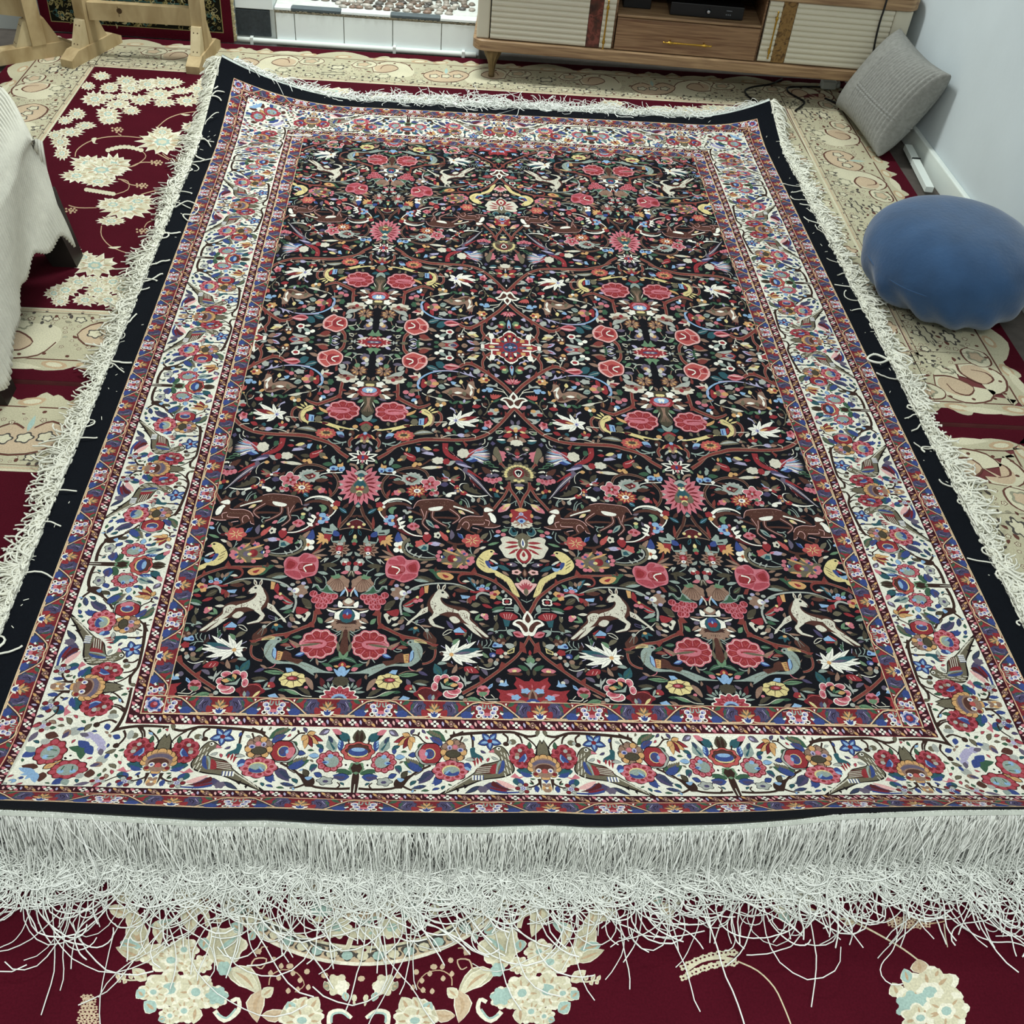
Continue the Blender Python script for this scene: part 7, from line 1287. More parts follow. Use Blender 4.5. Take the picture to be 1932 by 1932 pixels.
# short upright heading of loops along the near edge
u = rs.uniform(-XE, XE, 1900); P = np.stack([u, np.full(len(u), -YN - .012)], 1); root = surf(P, -.001)
d0 = np.tile(np.array([[0, -.12, -.5]]), (len(u), 1)) + rs.normal(0, .12, (len(u), 3)); pz = fall(root, d0/np.linalg.norm(d0, axis=1)[:, None], rs.uniform(.05, .1, len(u)), rs.uniform(-PI, 0, len(u)), rs, 9, .35, .08, .2, np.full(len(u), CZ + .004))
strands_mesh('fringe_heading', pz - OFF, rs.uniform(.0010, .0014, len(pz)), M_COTTON, rug)
M_YARN = mat_plain('ivory_yarn', '#e9e8da', .9, .1, 0, .08, 60)
def side_fringe(sx, N_):
    v = rs.uniform(-YN, YF, N_); P = np.stack([np.full(N_, sx*XE), v], 1); root = surf(P, -.004)
    base = 0 if sx > 0 else PI
    head = base + rs.normal(0, .65, N_); flip = rs.uniform(0, 1, N_) < .012; head[flip] += PI
    d0 = np.stack([np.cos(head)*.9, np.sin(head)*.9, rs.uniform(-.1, .55, N_)], 1); d0[flip, 2] = .6; d0 /= np.linalg.norm(d0, axis=1)[:, None]
    clump = .5 + .5*np.sin(v*23 + 2*np.sin(v*7)); ln = (rs.uniform(.035, .078, N_)) * (.75 + .4*clump)
    zmin = rs.uniform(CZ + .002, CZ + .02, N_); zmin[flip] = RUG_Z + .003
    q = fall(root, d0, ln, head, rs, 9, .16, .2, .42, zmin); nf = ~flip
    q[nf, :, 0] = sx*np.maximum(sx*q[nf, :, 0], (sx*root[nf, 0] - .004*rs.rand(nf.sum()))[:, None])
    return q
for sx in (-1, 1):
    q = side_fringe(sx, 3200); strands_mesh('side_fringe', q - OFF, rs.uniform(.0017, .0027, len(q)), M_YARN, rug)
u = rs.uniform(-.93, .93, 1300); P = np.stack([u, np.full(len(u), YF + .011)], 1); root = surf(P, -.003); head = PI/2 + rs.normal(0, .9, len(u))
d0 = np.stack([np.cos(head), np.sin(head), rs.uniform(-.1, .5, len(u))], 1); ln = rs.uniform(.03, .09, len(u)) + .10*np.exp(-((u + .72)/.11)**2)*rs.rand(len(u)) + .09*np.exp(-((u + .05)/.22)**2)*rs.rand(len(u)) + .05*np.exp(-((u - .4)/.1)**2)*rs.rand(len(u))
q = fall(root, d0/np.linalg.norm(d0, axis=1)[:, None], ln, head, rs, 10, .16, .16, .3, rs.uniform(CZ + .002, CZ + .02, len(u)))
strands_mesh('far_fringe', q - OFF, rs.uniform(.0010, .0015, len(q)), M_COTTON, rug)
# stray ends of yarn thrown back over the black band
def loose(name, pts, r):
    p3 = spline(np.array(pts, float), False, 5); q = surf(p3[:, :2], 0); q[:, 2] += p3[:, 2]
    MB().tube([tuple(x) for x in q - OFF], r, 5).build(name, M_YARN, rug, True)
for k in range(16):
    sx = -1 if k < 9 else 1; v = rs.uniform(-1.2, 1.2); a = rs.normal(0, .5)
    loose('loose_yarn', [(sx*.975, v, .004), (sx*.955, v + .01*a, .007), (sx*(.93 + .015*rs.rand()), v + .03*a, .004), (sx*(.915 + .02*rs.rand()), v + .05*a, .003)], .0016)
loose('loose_yarn', [(-.96, .60, .006), (-.93, .63, .012), (-.895, .61, .006), (-.90, .57, .004), (-.93, .56, .006), (-.91, .53, .004), (-.885, .535, .003)], .0018)
loose('loose_yarn', [(.97, -.02, .006), (.93, -.05, .012), (.905, -.03, .008), (.93, -.01, .01), (.965, -.03, .006)], .003)
loose('loose_yarn', [(-.700, 1.125, .0015), (-.675, 1.122, .002), (-.645, 1.128, .002), (-.62, 1.126, .0015)], .0035)
lint = MB()
for k in range(70):
    sx = rs.choice((-1, 1)); x = sx*rs.uniform(.925, .965); y = rs.uniform(-1.35, 1.3); a = rs.uniform(0, PI); l_ = rs.uniform(.001, .006)
    q = surf(np.array([[x - l_*math.cos(a), y - l_*math.sin(a)], [x + l_*math.cos(a), y + l_*math.sin(a)]]), .0012) - OFF
    lint.bar(q[0], q[1], .0012, .0008)
lo = lint.build('lint', M_YARN, rug); lo['kind'] = 'stuff'

# ------------------------------------------------------------------ media stand
M_OAK = mat_wood('walnut_veneer', '#7d6047', '#b0916c', (1.2, 14, 22), .45, .3)
M_OAKD = mat_wood('walnut_veneer_dark', '#6b4c36', '#9a7a5a', (1.2, 14, 26), .45, .3)
M_CREAM = mat_plain('cream_lacquer', '#cfc8b3', .4, .4, 0, .03, 5)
M_GOLD = mat_plain('brass', '#b8913a', .25, .6, .9, .05, 20)
M_BRONZE = mat_plain('antique_bronze', '#6d5a3c', .4, .5, .5, .2, 60)
M_BLACK = mat_plain('black_plastic', '#0e0f11', .4, .4, 0, .05, 20)
M_DARK = mat_plain('dark_interior', '#3a2c24', .7, .2)
def mat_stone(name, cols, scale):
    m, N, L, b = new_mat(name, .3, .5)
    tc = N.new('ShaderNodeTexCoord'); nz = N.new('ShaderNodeTexNoise'); nz.inputs['Scale'].default_value = scale; nz.inputs['Detail'].default_value = 6; nz.inputs['Distortion'].default_value = 1.5
    L.new(tc.outputs['Object'], nz.inputs['Vector']); cr = N.new('ShaderNodeValToRGB'); L.new(nz.outputs['Fac'], cr.inputs[0])
    while len(cr.color_ramp.elements) < len(cols): cr.color_ramp.elements.new(.5)
    for i, c in enumerate(cols): cr.color_ramp.elements[i].position = .3 + .4*i/(len(cols)-1); cr.color_ramp.elements[i].color = lin(c)
    L.new(cr.outputs[0], b.inputs['Base Color']); return m
M_BAND1 = mat_stone('red_brown_marble', ['#2a1410', '#452a1f', '#5a2c22', '#7d4438', '#3d2019'], 28)
M_BAND2 = mat_stone('amber_marble', ['#3a2413', '#5f431f', '#8b6a3a', '#7a5a2e', '#4a3018'], 34)
TVA = math.radians(-4.52)
tv = empty('media_stand', (-.088, 1.712, CZ), TVA); tag(tv, 'low walnut and cream media stand with ribbed doors, brass handles and fluted bronze legs', 'cabinet')
TZ = lambda z: z - CZ
DEP = .27
def tvbox(name, x0, x1, z0, z1, y0, y1, mat, parent=None, bev=.002):
    return MB().box((x0, y0, TZ(z0)), (x1, y1, TZ(z1)), bev).build(name, mat, parent or tv)
def slab(name, z0, z1, x0, x1, y0, y1, rad, mat):
    n = 8; out = []
    for (cx, cy, a0) in ((x0 + rad, y0 + rad, PI), (x1 - rad, y0 + rad, 1.5*PI), (x1, y1, 0), (x0, y1, PI/2)):
        if cy == y1: out.append((cx, cy)); continue
        out += [(cx + rad*math.cos(a0 + PI/2*i/n), cy + rad*math.sin(a0 + PI/2*i/n)) for i in range(n + 1)]
    m = len(out); e = .004
    def ring(k, z): return [(x + (k if x < (x0+x1)/2 else -k), y + (k if y < (y0+y1)/2 else 0), TZ(z)) for x, y in out]
    v = ring(e, z0) + ring(0, z0 + e) + ring(0, z1 - e) + ring(e, z1)
    f = [tuple(reversed(range(m))), tuple(range(3*m, 4*m))] + [(r*m + i, r*m + (i+1) % m, (r+1)*m + (i+1) % m, (r+1)*m + i) for r in range(3) for i in range(m)]
    return mesh_obj(name, v, f, mat, tv)
slab('base_board', .126, .165, -.004, 1.545, -.012, DEP, .045, M_OAK)
slab('top_board', .378, .425, -.004, 1.545, -.014, DEP, .045, M_OAK)
tvbox('back_panel', .02, 1.525, .165, .378, DEP - .012, DEP - .002, M_DARK)
tvbox('end_panel', .008, .054, .165, .378, .004, DEP - .013, M_CREAM, None, .006); tvbox('end_panel', 1.468, 1.530, .165, .378, .004, DEP - .013, M_CREAM, None, .006)
tvbox('divider', .497, .505, .165, .378, .016, DEP - .013, M_OAKD); tvbox('divider', 1.018, 1.026, .165, .378, .016, DEP - .013, M_OAKD)
tvbox('shelf', .506, 1.017, .279, .288, .002, DEP - .013, M_OAK)
def ribbed(name, x0, x1, z0, z1, parent, n):
    prof = []; 
    for i in range(n):
        for k in range(6):
            a = k/6; prof.append((z0 + (z1 - z0)*(i + a)/n, -.004*math.sin(PI*a)**.6 if 0 < a else .0015))
    prof.append((z1, .0015)); v = []
    for z, y in prof: v += [(x0, y, TZ(z)), (x1, y, TZ(z))]
    m = len(prof); f = [(2*i, 2*i + 1, 2*i + 3, 2*i + 2) for i in range(m - 1)]
    b0 = len(v); v += [(x0, .014, TZ(z0)), (x1, .014, TZ(z0)), (x0, .014, TZ(z1)), (x1, .014, TZ(z1))]
    f += [(b0, b0 + 1, 1, 0), (2*m - 2, 2*m - 1, b0 + 3, b0 + 2), (b0 + 2, b0 + 3, b0 + 1, b0)] + [tuple([b0] + [2*i for i in range(m)] + [b0 + 2]), tuple([b0 + 3] + [2*i + 1 for i in reversed(range(m))] + [b0 + 1])]
    return mesh_obj(name, v, f, M_CREAM, parent)
def handle(parent, p, q, out=-.022):
    p, q = Vector(p), Vector(q); d = (q - p).normalized(); ln = (q - p).length; m = MB()
    m.lathe(p, d, [(0, .001), (.004, .0042), (.008, .002), (.012, .0035), (.016, .002), (.022, .0052), (.028, .0058), (.034, .003), (.040, .0036), (ln*.5, .0026), (ln - .040, .0036), (ln - .034, .003), (ln - .028, .0058), (ln - .022, .0052), (ln - .016, .002), (ln - .012, .0035), (ln - .008, .002), (ln - .004, .0042), (ln, .001)], 10)
    for t in (.028, ln - .028): c = p + d*t; m.tube([tuple(c), tuple(c + Vector((0, -out, 0)))], .0032, 8)
    return m.build('handle', M_GOLD, parent, True)
dl = ribbed('door', .058, .403, .168, .376, tv, 11); dr_ = ribbed('door', 1.125, 1.464, .168, .376, tv, 11)
for d_, a, b_, c, e, mt in ((dl, .404, .452, .453, .496, M_BAND1), (dr_, 1.076, 1.124, 1.028, 1.075, M_BAND2)):
    tvbox('marble_inlay', a, b_, .168, .376, -.001, .014, mt, d_, .0008)
    st = ribbed('narrow_panel', c, e, .168, .376, d_, 11)
handle(dl, (.466, -.026, TZ(.172)), (.466, -.026, TZ(.34))); handle(dr_, (1.058, -.026, TZ(.186)), (1.058, -.026, TZ(.35)))
dw = tvbox('drawer_front', .507, 1.016, .168, .277, -.004, .014, M_OAKD); handle(dw, (.676, -.026, TZ(.214)), (.853, -.026, TZ(.214)))
def leg(x, y):
    m = MB(); n = 40; prof = [(.1095, .031), (.1085, .036), (.095, .035), (.08, .029), (.065, .021), (.05, .0155), (.03, .0125), (.012, .011), (.008, .0125), (0, .0115)]
    for h, r in prof:
        for k_ in range(n):
            a = 2*PI*k_/n; q = r*(1 - (.16 if h > .03 else .05)*(.5 + .5*math.cos(10*a))); m.v.append((x + q*math.cos(a), y + q*math.sin(a), h))
    for i in range(len(prof) - 1):
        for k_ in range(n): a, b2 = i*n + k_, i*n + (k_+1) % n; m.f.append((a, a + n, b2 + n, b2))
    m.f += [tuple(range(n)), tuple(reversed(range((len(prof)-1)*n, len(prof)*n)))]
    m.build('leg', M_BRONZE, tv, True)
for x in (.07, 1.47):
    for y in (.035, DEP - .05): leg(x, y)
# receiver on the shelf
rc = empty('media_receiver', tuple(Vector((-.088, 1.712, 0)) + Matrix.Rotation(TVA, 3, 'Z') @ Vector((.69, .03, .2882))), TVA); tag(rc, 'flat black media receiver with round silver knob on the stand shelf', 'receiver')
MB().box((0, 0, .003), (.26, .19, .046), .002).build('case', M_BLACK, rc)
for x in (.02, .24):
    for y in (.02, .17): MB().lathe((x, y, 0), (0, 0, 1), [(0, .007), (.0035, .007)], 10).build('foot', M_BLACK, rc)
MB().lathe((.135, .001, .024), (0, -1, 0), [(0, .010), (.003, .010), (.0031, .0085), (.001, .008)], 20).build('knob_ring', mat_plain('dark_chrome', '#33363a', .2, .6, .8), rc, True)
MB().lathe((.135, .001, .024), (0, -1, 0), [(0, .0062), (.008, .0062), (.009, .004)], 16).build('knob', mat_plain('silver_knob', '#b9bcc0', .2, .6, .8), rc, True)
M_PRINT = mat_plain('grey_print', '#6f7479', .5, .2)
MB().box((.198, -.0006, .030), (.218, .0005, .0325)).build('printed_mark', M_PRINT, rc)
for k in range(3): MB().box((.198 + .007*k, -.0006, .016), (.202 + .007*k, .0005, .020)).build('printed_mark', M_PRINT, rc)
bx_ = MB().box((0, 0, 0), (.10, .16, .036), .003).build('router_box', M_BLACK); bx_.location = tuple(Vector((-.088, 1.712, 0)) + Matrix.Rotation(TVA, 3, 'Z') @ Vector((.525, .075, .2882))); bx_.rotation_euler = (0, 0, TVA); tag(bx_, 'small black box at the left end of the open shelf', 'box')
# cables
TVP = lambda x, y, z: tuple(Vector((-.088, 1.712, 0)) + Matrix.Rotation(TVA, 3, 'Z') @ Vector((x, y, z)))
c1 = MB().tube(spline([TVP(1.35, .12, .429), TVP(1.40, .03, .4295), TVP(1.413, -.017, .426), TVP(1.416, -.0205, .39), TVP(1.418, -.011, .34), TVP(1.422, -.010, .28), TVP(1.430, -.010, .22), TVP(1.436, -.0165, .165), TVP(1.44, -.02, .13), TVP(1.42, .0, .06), TVP(1.40, .02, CZ + .006), TVP(1.33, .08, CZ + .006)], False, 5), .0034, 6).build('power_cable', M_BLACK, None, True)
tag(c1, 'thin black cable hanging down over the right ribbed door', 'cable')
def floor_cable(pts, label):
    o = MB().tube(spline([(x, y, CZ + .0045) for x, y in pts], False, 5), .0035, 6).build('floor_cable', M_BLACK, None, True); tag(o, label, 'cable', 'cables on the carpet')
floor_cable([(1.12, 1.86), (1.06, 1.80), (.98, 1.76), (.945, 1.72), (.95, 1.66), (.985, 1.60), (1.02, 1.565)], 'left black cable looping out from under the media stand')
floor_cable([(1.26, 1.80), (1.18, 1.79), (1.125, 1.775), (1.115, 1.73), (1.14, 1.68), (1.155, 1.64), (1.12, 1.585), (1.10, 1.56)], 'right black cable leading from the white adapter to the rug corner')
ad = empty('plug_adapter', (1.285, 1.80, CZ)); tag(ad, 'small white plug adapter on the carpet under the media stand', 'adapter')
MB().box((-.03, -.017, 0), (.03, .017, .030), .006).build('body', M_PIPE, ad); MB().lathe((.03, 0, .015), (1, 0, 0), [(0, .013), (.012, .013), (.014, .010)], 12).build('socket_cap', M_PIPE, ad, True)

# ------------------------------------------------------------------ trestles and the rug leaning on the wall
M_PINE = mat_wood('raw_pine', '#9c855f', '#c2ad85', (3, 3, 1.2), .7, .2)
M_PINE2 = mat_wood('raw_pine_pale', '#b3a07a', '#cdbd98', (3, 3, 2), .7, .2)
M_KNOT = mat_plain('wood_knot', '#4b3a28', .8, .1, 0, .4, 120)
def skewed_foot(p, q, w, h):
    p, q = Vector(p), Vector(q); d = (q - p).normalized(); s_ = Vector((-d.y, d.x, 0)) * w/2; v = []
    for c, k_ in ((p, 1), (q, -1)):
        v += [c - s_, c + s_, c + s_ + d*k_*.0 + Vector((0, 0, h*.55)), c - s_ + Vector((0, 0, h*.55))]
        v += [c + d*k_*.045 + s_ + Vector((0, 0, h)), c + d*k_*.045 - s_ + Vector((0, 0, h))]
    f = [(1, 0, 3, 2), (2, 3, 5, 4), (6, 7, 8, 9), (9, 8, 10, 11), (4, 5, 11, 10), (0, 1, 7, 6), (0, 6, 9, 3), (3, 9, 11, 5), (2, 4, 10, 8), (1, 2, 8, 7)]
    return MB().add(v, f)
def trestle_side(par, foot_p, foot_q, up, w, top, tilt=(0, 0)):
    skewed_foot(foot_p, foot_q, .05, .048).build('foot', M_PINE, par)
    d = (Vector(foot_q) - Vector(foot_p)).normalized(); b_ = Vector((up[0], up[1], CZ + .048)); t_ = b_ + Vector((tilt[0], tilt[1], top))
    MB().bar(b_, t_, w, .05, d).build('upright', M_PINE, par)
    for s_, mt in ((-1, M_PINE2), (1, M_PINE)):
        a = b_ + d*s_*.025; o = Vector((-d.y, d.x, 0)) * .018
        v = [a - o, a + o, a + d*s_*.055 - o, a + d*s_*.055 + o, a + Vector((0, 0, .085)) - o, a + Vector((0, 0, .085)) + o, a + d*s_*.012 + Vector((0, 0, .085)) - o, a + d*s_*.012 + Vector((0, 0, .085)) + o]
        br = MB().add(v, [(0, 2, 3, 1), (0, 4, 6, 2), (1, 3, 7, 5), (2, 6, 7, 3), (4, 5, 7, 6), (0, 1, 5, 4)]).build('brace', mt, par)
        if s_ < 0:
            for z in (.012, .068):
                for k_ in (-1, 1):
                    e = a + d*s_*(.055 - .043*z/.085) + Vector((-d.y, d.x, 0))*k_*.007 + Vector((0, 0, z)); MB().lathe(e, d*s_, [(-.003, .0022), (.001, .0022)], 6).build('nail', M_KNOT, br)
t1 = empty('wooden_trestle', (0, 0, 0)); tag(t1, 'pale pine trestle with crossbar standing before the leaning dark rug', 'trestle')
trestle_side(t1, (-1.535, 1.612, CZ), (-1.425, 1.885, CZ), (-1.482, 1.745), .044, 1.0, (-.008, 0)); trestle_side(t1, (-1.092, 1.612, CZ), (-1.062, 1.885, CZ), (-1.078, 1.735), .042, 1.0, (.01, 0))
MB().bar((-1.462, 1.742, .178), (-1.095, 1.736, .178), .028, .060).build('crossbar', M_PINE, t1); MB().lathe((-1.35, 1.727, .185), (0, -1, 0), [(0, .011), (.0012, .0095)], 10).build('knot', M_KNOT, t1)
MB().bar((-1.355, 1.7268, .20), (-1.353, 1.7268, .165), .0015, .003, (0, 1, 0)).build('crack', M_KNOT, t1)
t2 = empty('wooden_trestle', (0, 0, 0)); tag(t2, 'heavier pine trestle with slotted upright at the far left', 'trestle')
trestle_side(t2, (-1.80, 1.60, CZ), (-1.545, 1.775, CZ), (-1.655, 1.70), .056, 1.0, (-.02, 0)); trestle_side(t2, (-2.18, 1.66, CZ), (-1.99, 1.83, CZ), (-2.07, 1.76), .056, 1.0, (-.02, 0))
MB().bar((-2.06, 1.76, .19), (-1.67, 1.70, .19), .03, .06).build('crossbar', M_PINE, t2); MB().box((-1.668, 1.6735, .215), (-1.658, 1.676, .285), .001).build('slot', M_KNOT, t2)

PALL = dict(lr='#4a0d1b', ld='#17170f', lo='#6b643f', lt='#8f8458', lc='#aaa27c', lq='#3c5a57'); LPAL.update({k: lin(v) for k, v in PALL.items()})
lean = empty('leaning_rug', (-1.355, 1.956, CZ), WR); tag(lean, 'dark red and black floral rug standing on edge against the wall behind the trestles', 'rug')
def lean_pattern():
    p = Pat(); rnd = random.Random(9); W_, H_ = .72, .75
    p.put('lt', rect(.036, .034, W_ - .036, H_)); p.put('ld', rect(.039, .037, W_ - .039, H_))
    p.put('lq', rect(.125, .125, W_ - .125, H_)); p.put('ld', rect(.130, .130, W_ - .130, H_)); p.put('lr', rect(.16, .19, W_ - .16, H_))
    for k in range(1300):
        x = rnd.uniform(.045, W_ - .045); y = rnd.uniform(.042, .42); a = rnd.uniform(0, 2*PI); r = rnd.uniform(.006, .013); c = rnd.choice(('lo', 'lt', 'lc', 'lo', 'lq', 'lt'))
        if k % 3 == 0: p.S(c, x, y, r*.8, r*.7, 6, .25, a); p.E('ld', x, y, r*.3)
        elif k % 3 == 1: p.L(c, x, y, x + 2*r*math.cos(a), y + 2*r*math.sin(a), r*.7, r*.3)
        else: p.V(c, .0022, .0012, x, y, x + r*math.cos(a), y + r*math.sin(a), x + r*1.4*math.cos(a + .9), y + r*1.4*math.sin(a + .9), x + r*.8*math.cos(a + 1.8), y + r*.8*math.sin(a + 1.8))
    return p.build(('lr', rect(0, 0, W_, H_)))
v, f, c = lean_pattern()
lv_ = np.stack([v[:, 0] - .36, -.012 + v[:, 1]*.03, v[:, 1]], 1)
mesh_obj('pile', lv_, f, M_CARPET, lean, False, c)
MB().add([(-.36, -.0118, 0), (.36, -.0118, 0), (.36, .0107, .75), (-.36, .0107, .75), (-.36, -.002, 0), (.36, -.002, 0), (.36, .020, .75), (-.36, .020, .75)], [(5, 4, 7, 6), (0, 4, 5, 1), (2, 6, 7, 3), (1, 5, 6, 2), (4, 0, 3, 7)]).build('back', mat_plain('jute_back', '#9c9473', .9, .1, 0, .35, 40), lean)
m = MB(); 
for k in range(60): z = .006 + k*.0124; m.box((.36, -.010 + z*.03, z), (.3685 + .002*(k % 2), .003 + z*.03, z + .0115), .0012)
o = m.build('bound_edge', mat_plain('cream_binding', '#b5ab86', .9, .1, 0, .35, 70), lean); o['kind'] = 'stuff'

# ------------------------------------------------------------------ cushions
def cushion(name, A, U, Vv, thick, mat, rib, label, cat, nu=120, nv=70, part='cover'):
    A, U, Vv = Vector(A), Vector(U), Vector(Vv); n = U.cross(Vv).normalized(); C_ = A + U*.5 + Vv*.5
    root = empty(name, tuple(A + U*.5)); tag(root, label, cat); vs, fs_ = [], []
    for side in (1, -1):
        b0 = len(vs)
        for j in range(nv + 1):
            for i in range(nu + 1):
                u, v = -1 + 2*i/nu, -1 + 2*j/nv
                e = max(0.0, (1 - abs(u)**2.6)) ** .42 * max(0.0, (1 - abs(v)**2.6)) ** .42
                pin = 1 - .10*(1 - abs(u)**2)*(abs(v)**3) ; piv = 1 - .10*(1 - abs(v)**2)*(abs(u)**3)
                h = thick*.5*e + (rib(u, v) * e**.5 if rib else 0)
                vs.append(tuple(C_ + U*.5*u*piv + Vv*.5*v*pin + n*side*h - root.location))
        for j in range(nv):
            for i in range(nu):
                a = b0 + j*(nu+1) + i; q = (a, a + 1, a + nu + 2, a + nu + 1); fs_.append(q if side > 0 else q[::-1])
    o = mesh_obj(part, vs, fs_, mat, root, True)
    return root
M_KNIT = mat_plain('grey_knit', '#8d8d88', .95, .1, 0, .14, 90, .6, 320)
def knit(u, v):
    if u < -.28: return .0006*math.sin(u*230)*math.sin(v*150)
    r = .0058*abs(math.sin(u*44)) 
    if abs(v + .25) < .06: r = .0085*abs(math.sin(u*44))*abs(math.sin(v*46))
    return r
cushion('knitted_cushion', (1.262, 1.60, CZ + .012), (.035, -.415, 0), (.14, -.02, .292), .17, M_KNIT, knit, 'grey cable-knit cushion leaning on the right wall by the media stand', 'cushion', 240, 110)
M_VELVET = mat_plain('blue_velvet', '#2c4a6d', .75, .15, 0, .14, 14, .25, 90)
M_VELVET.node_tree.nodes['Principled BSDF'].inputs['Sheen Weight'].default_value = .35
bc = empty('floor_cushion', (1.205, .315, CZ)); tag(bc, 'round blue velvet floor cushion beside the right fringe of the rug', 'cushion')
vs, fs_ = [], []; NU, NV = 96, 48
for j in range(NV + 1):
    a = -PI/2 + PI*j/NV
    for i in range(NU):
        t = 2*PI*i/NU; z = math.sin(a); r = abs(math.cos(a)) ** .62
        w = max(0, -z)*.9 + .1
        fold = w*(.010*math.sin(7*t + 3*math.sin(2*t)) + .006*math.sin(15*t + 5*z)) * r * (1 + 1.6*max(0, math.cos(t + 1.9)))
        zz = .118 + (.125*z if z > 0 else .118*z) + .006*math.sin(3*t)*(1 - abs(z))
        rr = .235*r + fold
        vs.append((rr*math.cos(t), rr*1.06*math.sin(t), max(.0, zz)))
for j in range(NV):
    for i in range(NU): fs_.append((j*NU + i, j*NU + (i+1) % NU, (j+1)*NU + (i+1) % NU, (j+1)*NU + i))
mesh_obj('cover', vs, fs_, M_VELVET, bc, True)
MB().tube([(.235*.985*math.cos(t), .235*1.045*math.sin(t), .122 + .006*math.sin(3*t)) for t in np.linspace(0, 2*PI, 80)], .0035, 6).build('piping', M_VELVET, bc, True)

# ------------------------------------------------------------------ armchair with a corduroy throw
M_ESP = mat_plain('dark_stained_wood', '#1d1714', .4, .35, 0, .2, 20)
ar = empty('armchair', (-1.62, .16, CZ)); tag(ar, 'armchair on dark tapered wooden legs hidden under the cream throw', 'armchair')
def ab(name, a, b_, mat, bev=.02): return MB().box((a[0] + 1.62, a[1] - .16, a[2] - CZ), (b_[0] + 1.62, b_[1] - .16, b_[2] - CZ), bev).build(name, mat, ar)
ab('seat_base', (-2.05, -.30, .17), (-1.27, .20, .375), M_ESP, .03); ab('backrest', (-2.22, -.30, .17), (-2.055, .45, .85), M_ESP, .03)
for (x, y) in ((-1.255, .345), (-1.255, -.25), (-2.1, .44), (-2.1, -.24)):
    v = []
    for (dx, dy, z) in ((.0, .0, .0), (.0, .0, .172)):
        s_ = .032 if z == 0 else .046; ox, oy = (.065, -.035) if (z == 0 and x > -2) else (0, 0)
        v += [(x + 1.62 + ox - s_, y - .16 + oy - s_, z), (x + 1.62 + ox + s_, y - .16 + oy - s_, z), (x + 1.62 + ox + s_, y - .16 + oy + s_, z), (x + 1.62 + ox - s_, y - .16 + oy + s_, z)]
    MB().add(v, [(3,2,1,0),(4,5,6,7),(0,1,5,4),(1,2,6,5),(2,3,7,6),(3,0,4,7)]).build('leg', M_ESP, ar)
M_CORD = mat_plain('cream_corduroy', '#cfcdc0', .95, .08, 0, .06, 40, .3, 300)
vs, fs_ = [], []; NY, NS = 520, 46
for i in range(NY + 1):
    y = -.36 + .92*i/NY
    rib = .0042*abs(math.sin(y*PI/.0165))
    hem = .115 + .055*(.5 + .5*math.sin((y + .05)*6.5)) + .012*math.sin(y*31) - (.05 if y < -.1 else 0)*min(1, (-.1 - y)*6)
    side = max(0.0, (y - .46)/.10)
    for j in range(NS + 1):
        s_ = j/NS
        if s_ < .5: x = -2.04 + (.82)*(s_/.5); z = .415 + .012*math.sin(x*6 + y*3)
        elif s_ < .62:
            a = (s_ - .5)/.12*PI/2; x = -1.22 + .05*math.sin(a); z = .365 + .05*math.cos(a)
        else:
            k_ = (s_ - .62)/.38; x = -1.17 + .03*k_ + .012*math.sin(y*9 + 3*k_); z = .365 + (hem - .365)*k_
        z -= side*side*.16*(1 if s_ < .6 else .2); yy = -.36 + (y + .36) * (min(.56, .285 + 2.0*max(0, -1.15 - x)) + .36) / .92
        nx_ = 0 if s_ < .5 else min(1, (s_ - .5)/.12); nz_ = 1 - nx_*.95
        vs.append((x - .025 + rib*nx_, yy, z + rib*nz_))
W1 = NS + 1
for i in range(NY):
    for j in range(NS): fs_.append((i*W1 + j, i*W1 + j + 1, (i+1)*W1 + j + 1, (i+1)*W1 + j))
th = mesh_obj('throw_blanket', vs, fs_, M_CORD, None, True); sm = th.modifiers.new('thickness', 'SOLIDIFY'); sm.thickness = .006; sm.offset = -1
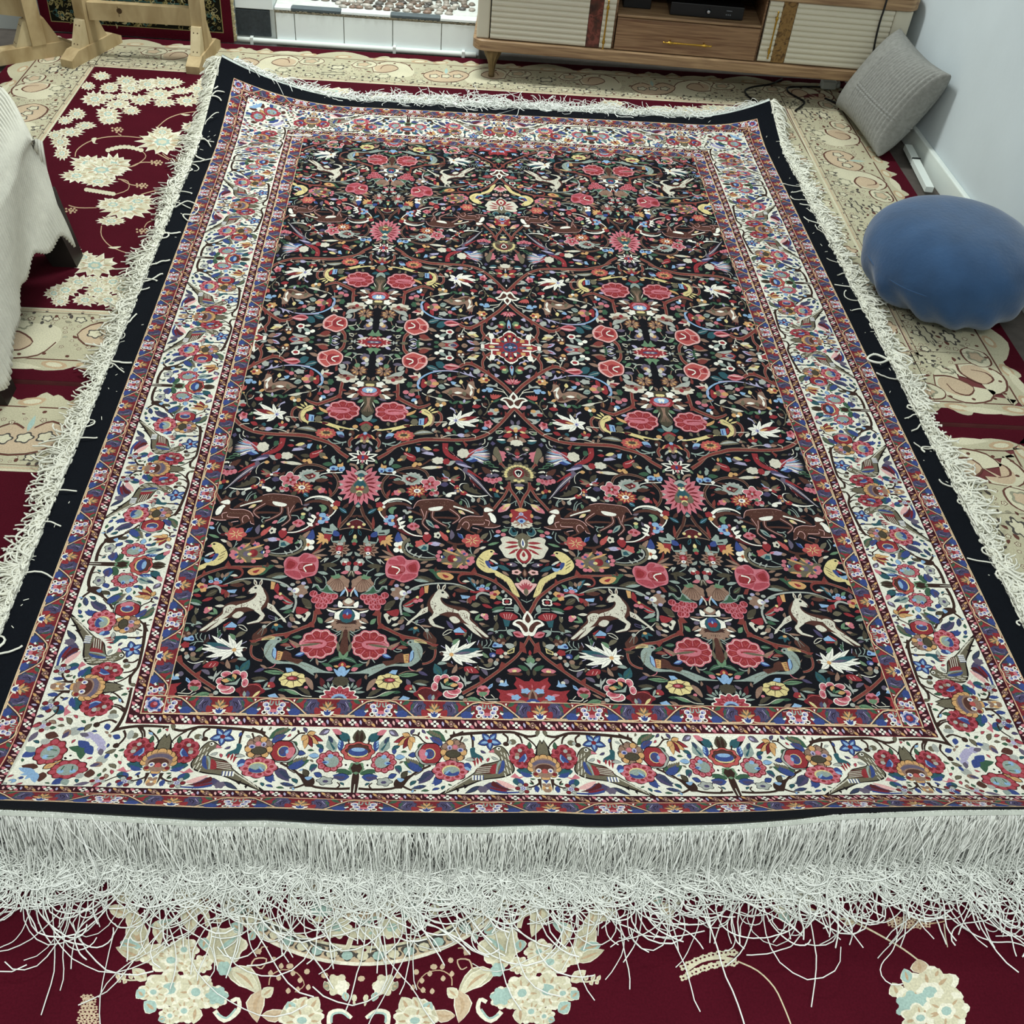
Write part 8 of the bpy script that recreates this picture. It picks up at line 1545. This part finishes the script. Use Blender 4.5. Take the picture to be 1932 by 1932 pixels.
tag(th, 'cream ribbed corduroy throw draped over the armchair at the left', 'throw')
# small floral cushion on the throw
def mat_floral():
    m, N, L, b = new_mat('teal_floral_print', .8, .1); tc = N.new('ShaderNodeTexCoord')
    vo = N.new('ShaderNodeTexVoronoi'); vo.inputs['Scale'].default_value = 45; L.new(tc.outputs['Object'], vo.inputs['Vector'])
    nz = N.new('ShaderNodeTexNoise'); nz.inputs['Scale'].default_value = 30; nz.inputs['Detail'].default_value = 4; nz.inputs['Distortion'].default_value = 2; L.new(tc.outputs['Object'], nz.inputs['Vector'])
    cr = N.new('ShaderNodeValToRGB'); cr.color_ramp.interpolation = 'CONSTANT'
    for i, (p_, c_) in enumerate(((0, '#1f3440'), (.46, '#35586a'), (.55, '#6d8791'), (.60, '#a9a79a'), (.66, '#223742'))):
        if i > 1: cr.color_ramp.elements.new(p_)
        cr.color_ramp.elements[i].position = p_; cr.color_ramp.elements[i].color = lin(c_)
    mx = N.new('ShaderNodeMath'); mx.operation = 'MULTIPLY_ADD'; mx.inputs[1].default_value = -.25; L.new(vo.outputs['Distance'], mx.inputs[0]); 
    ad_ = N.new('ShaderNodeMath'); ad_.operation = 'ADD'; L.new(nz.outputs['Fac'], ad_.inputs[0]); mx.inputs[2].default_value = .08; L.new(mx.outputs[0], ad_.inputs[1])
    L.new(ad_.outputs[0], cr.inputs[0]); L.new(cr.outputs[0], b.inputs['Base Color']); return m
cushion('floral_cushion', (-1.185, -.02, .45), (-.05, .23, .02), (-.20, -.04, .09), .13, mat_floral(), None, 'small dark teal floral cushion on the cream throw', 'cushion', 40, 30)

du = empty('cable_duct', (1.425, 1.16, CZ)); tag(du, 'white plastic cable duct lying along the foot of the right wall', 'cable duct')
MB().bar((.008, .12, .010), (-.002, .012, .010), .026, .018).build('duct_length', M_PIPE, du); MB().bar((-.003, .004, .010), (-.022, -.20, .010), .026, .018).build('duct_length', M_PIPE, du)
MB().tube([(-.016, .008, .021), (.0, .008, .0215), (.013, .007, .021)], .0025, 6).build('wire', M_BLACK, du)
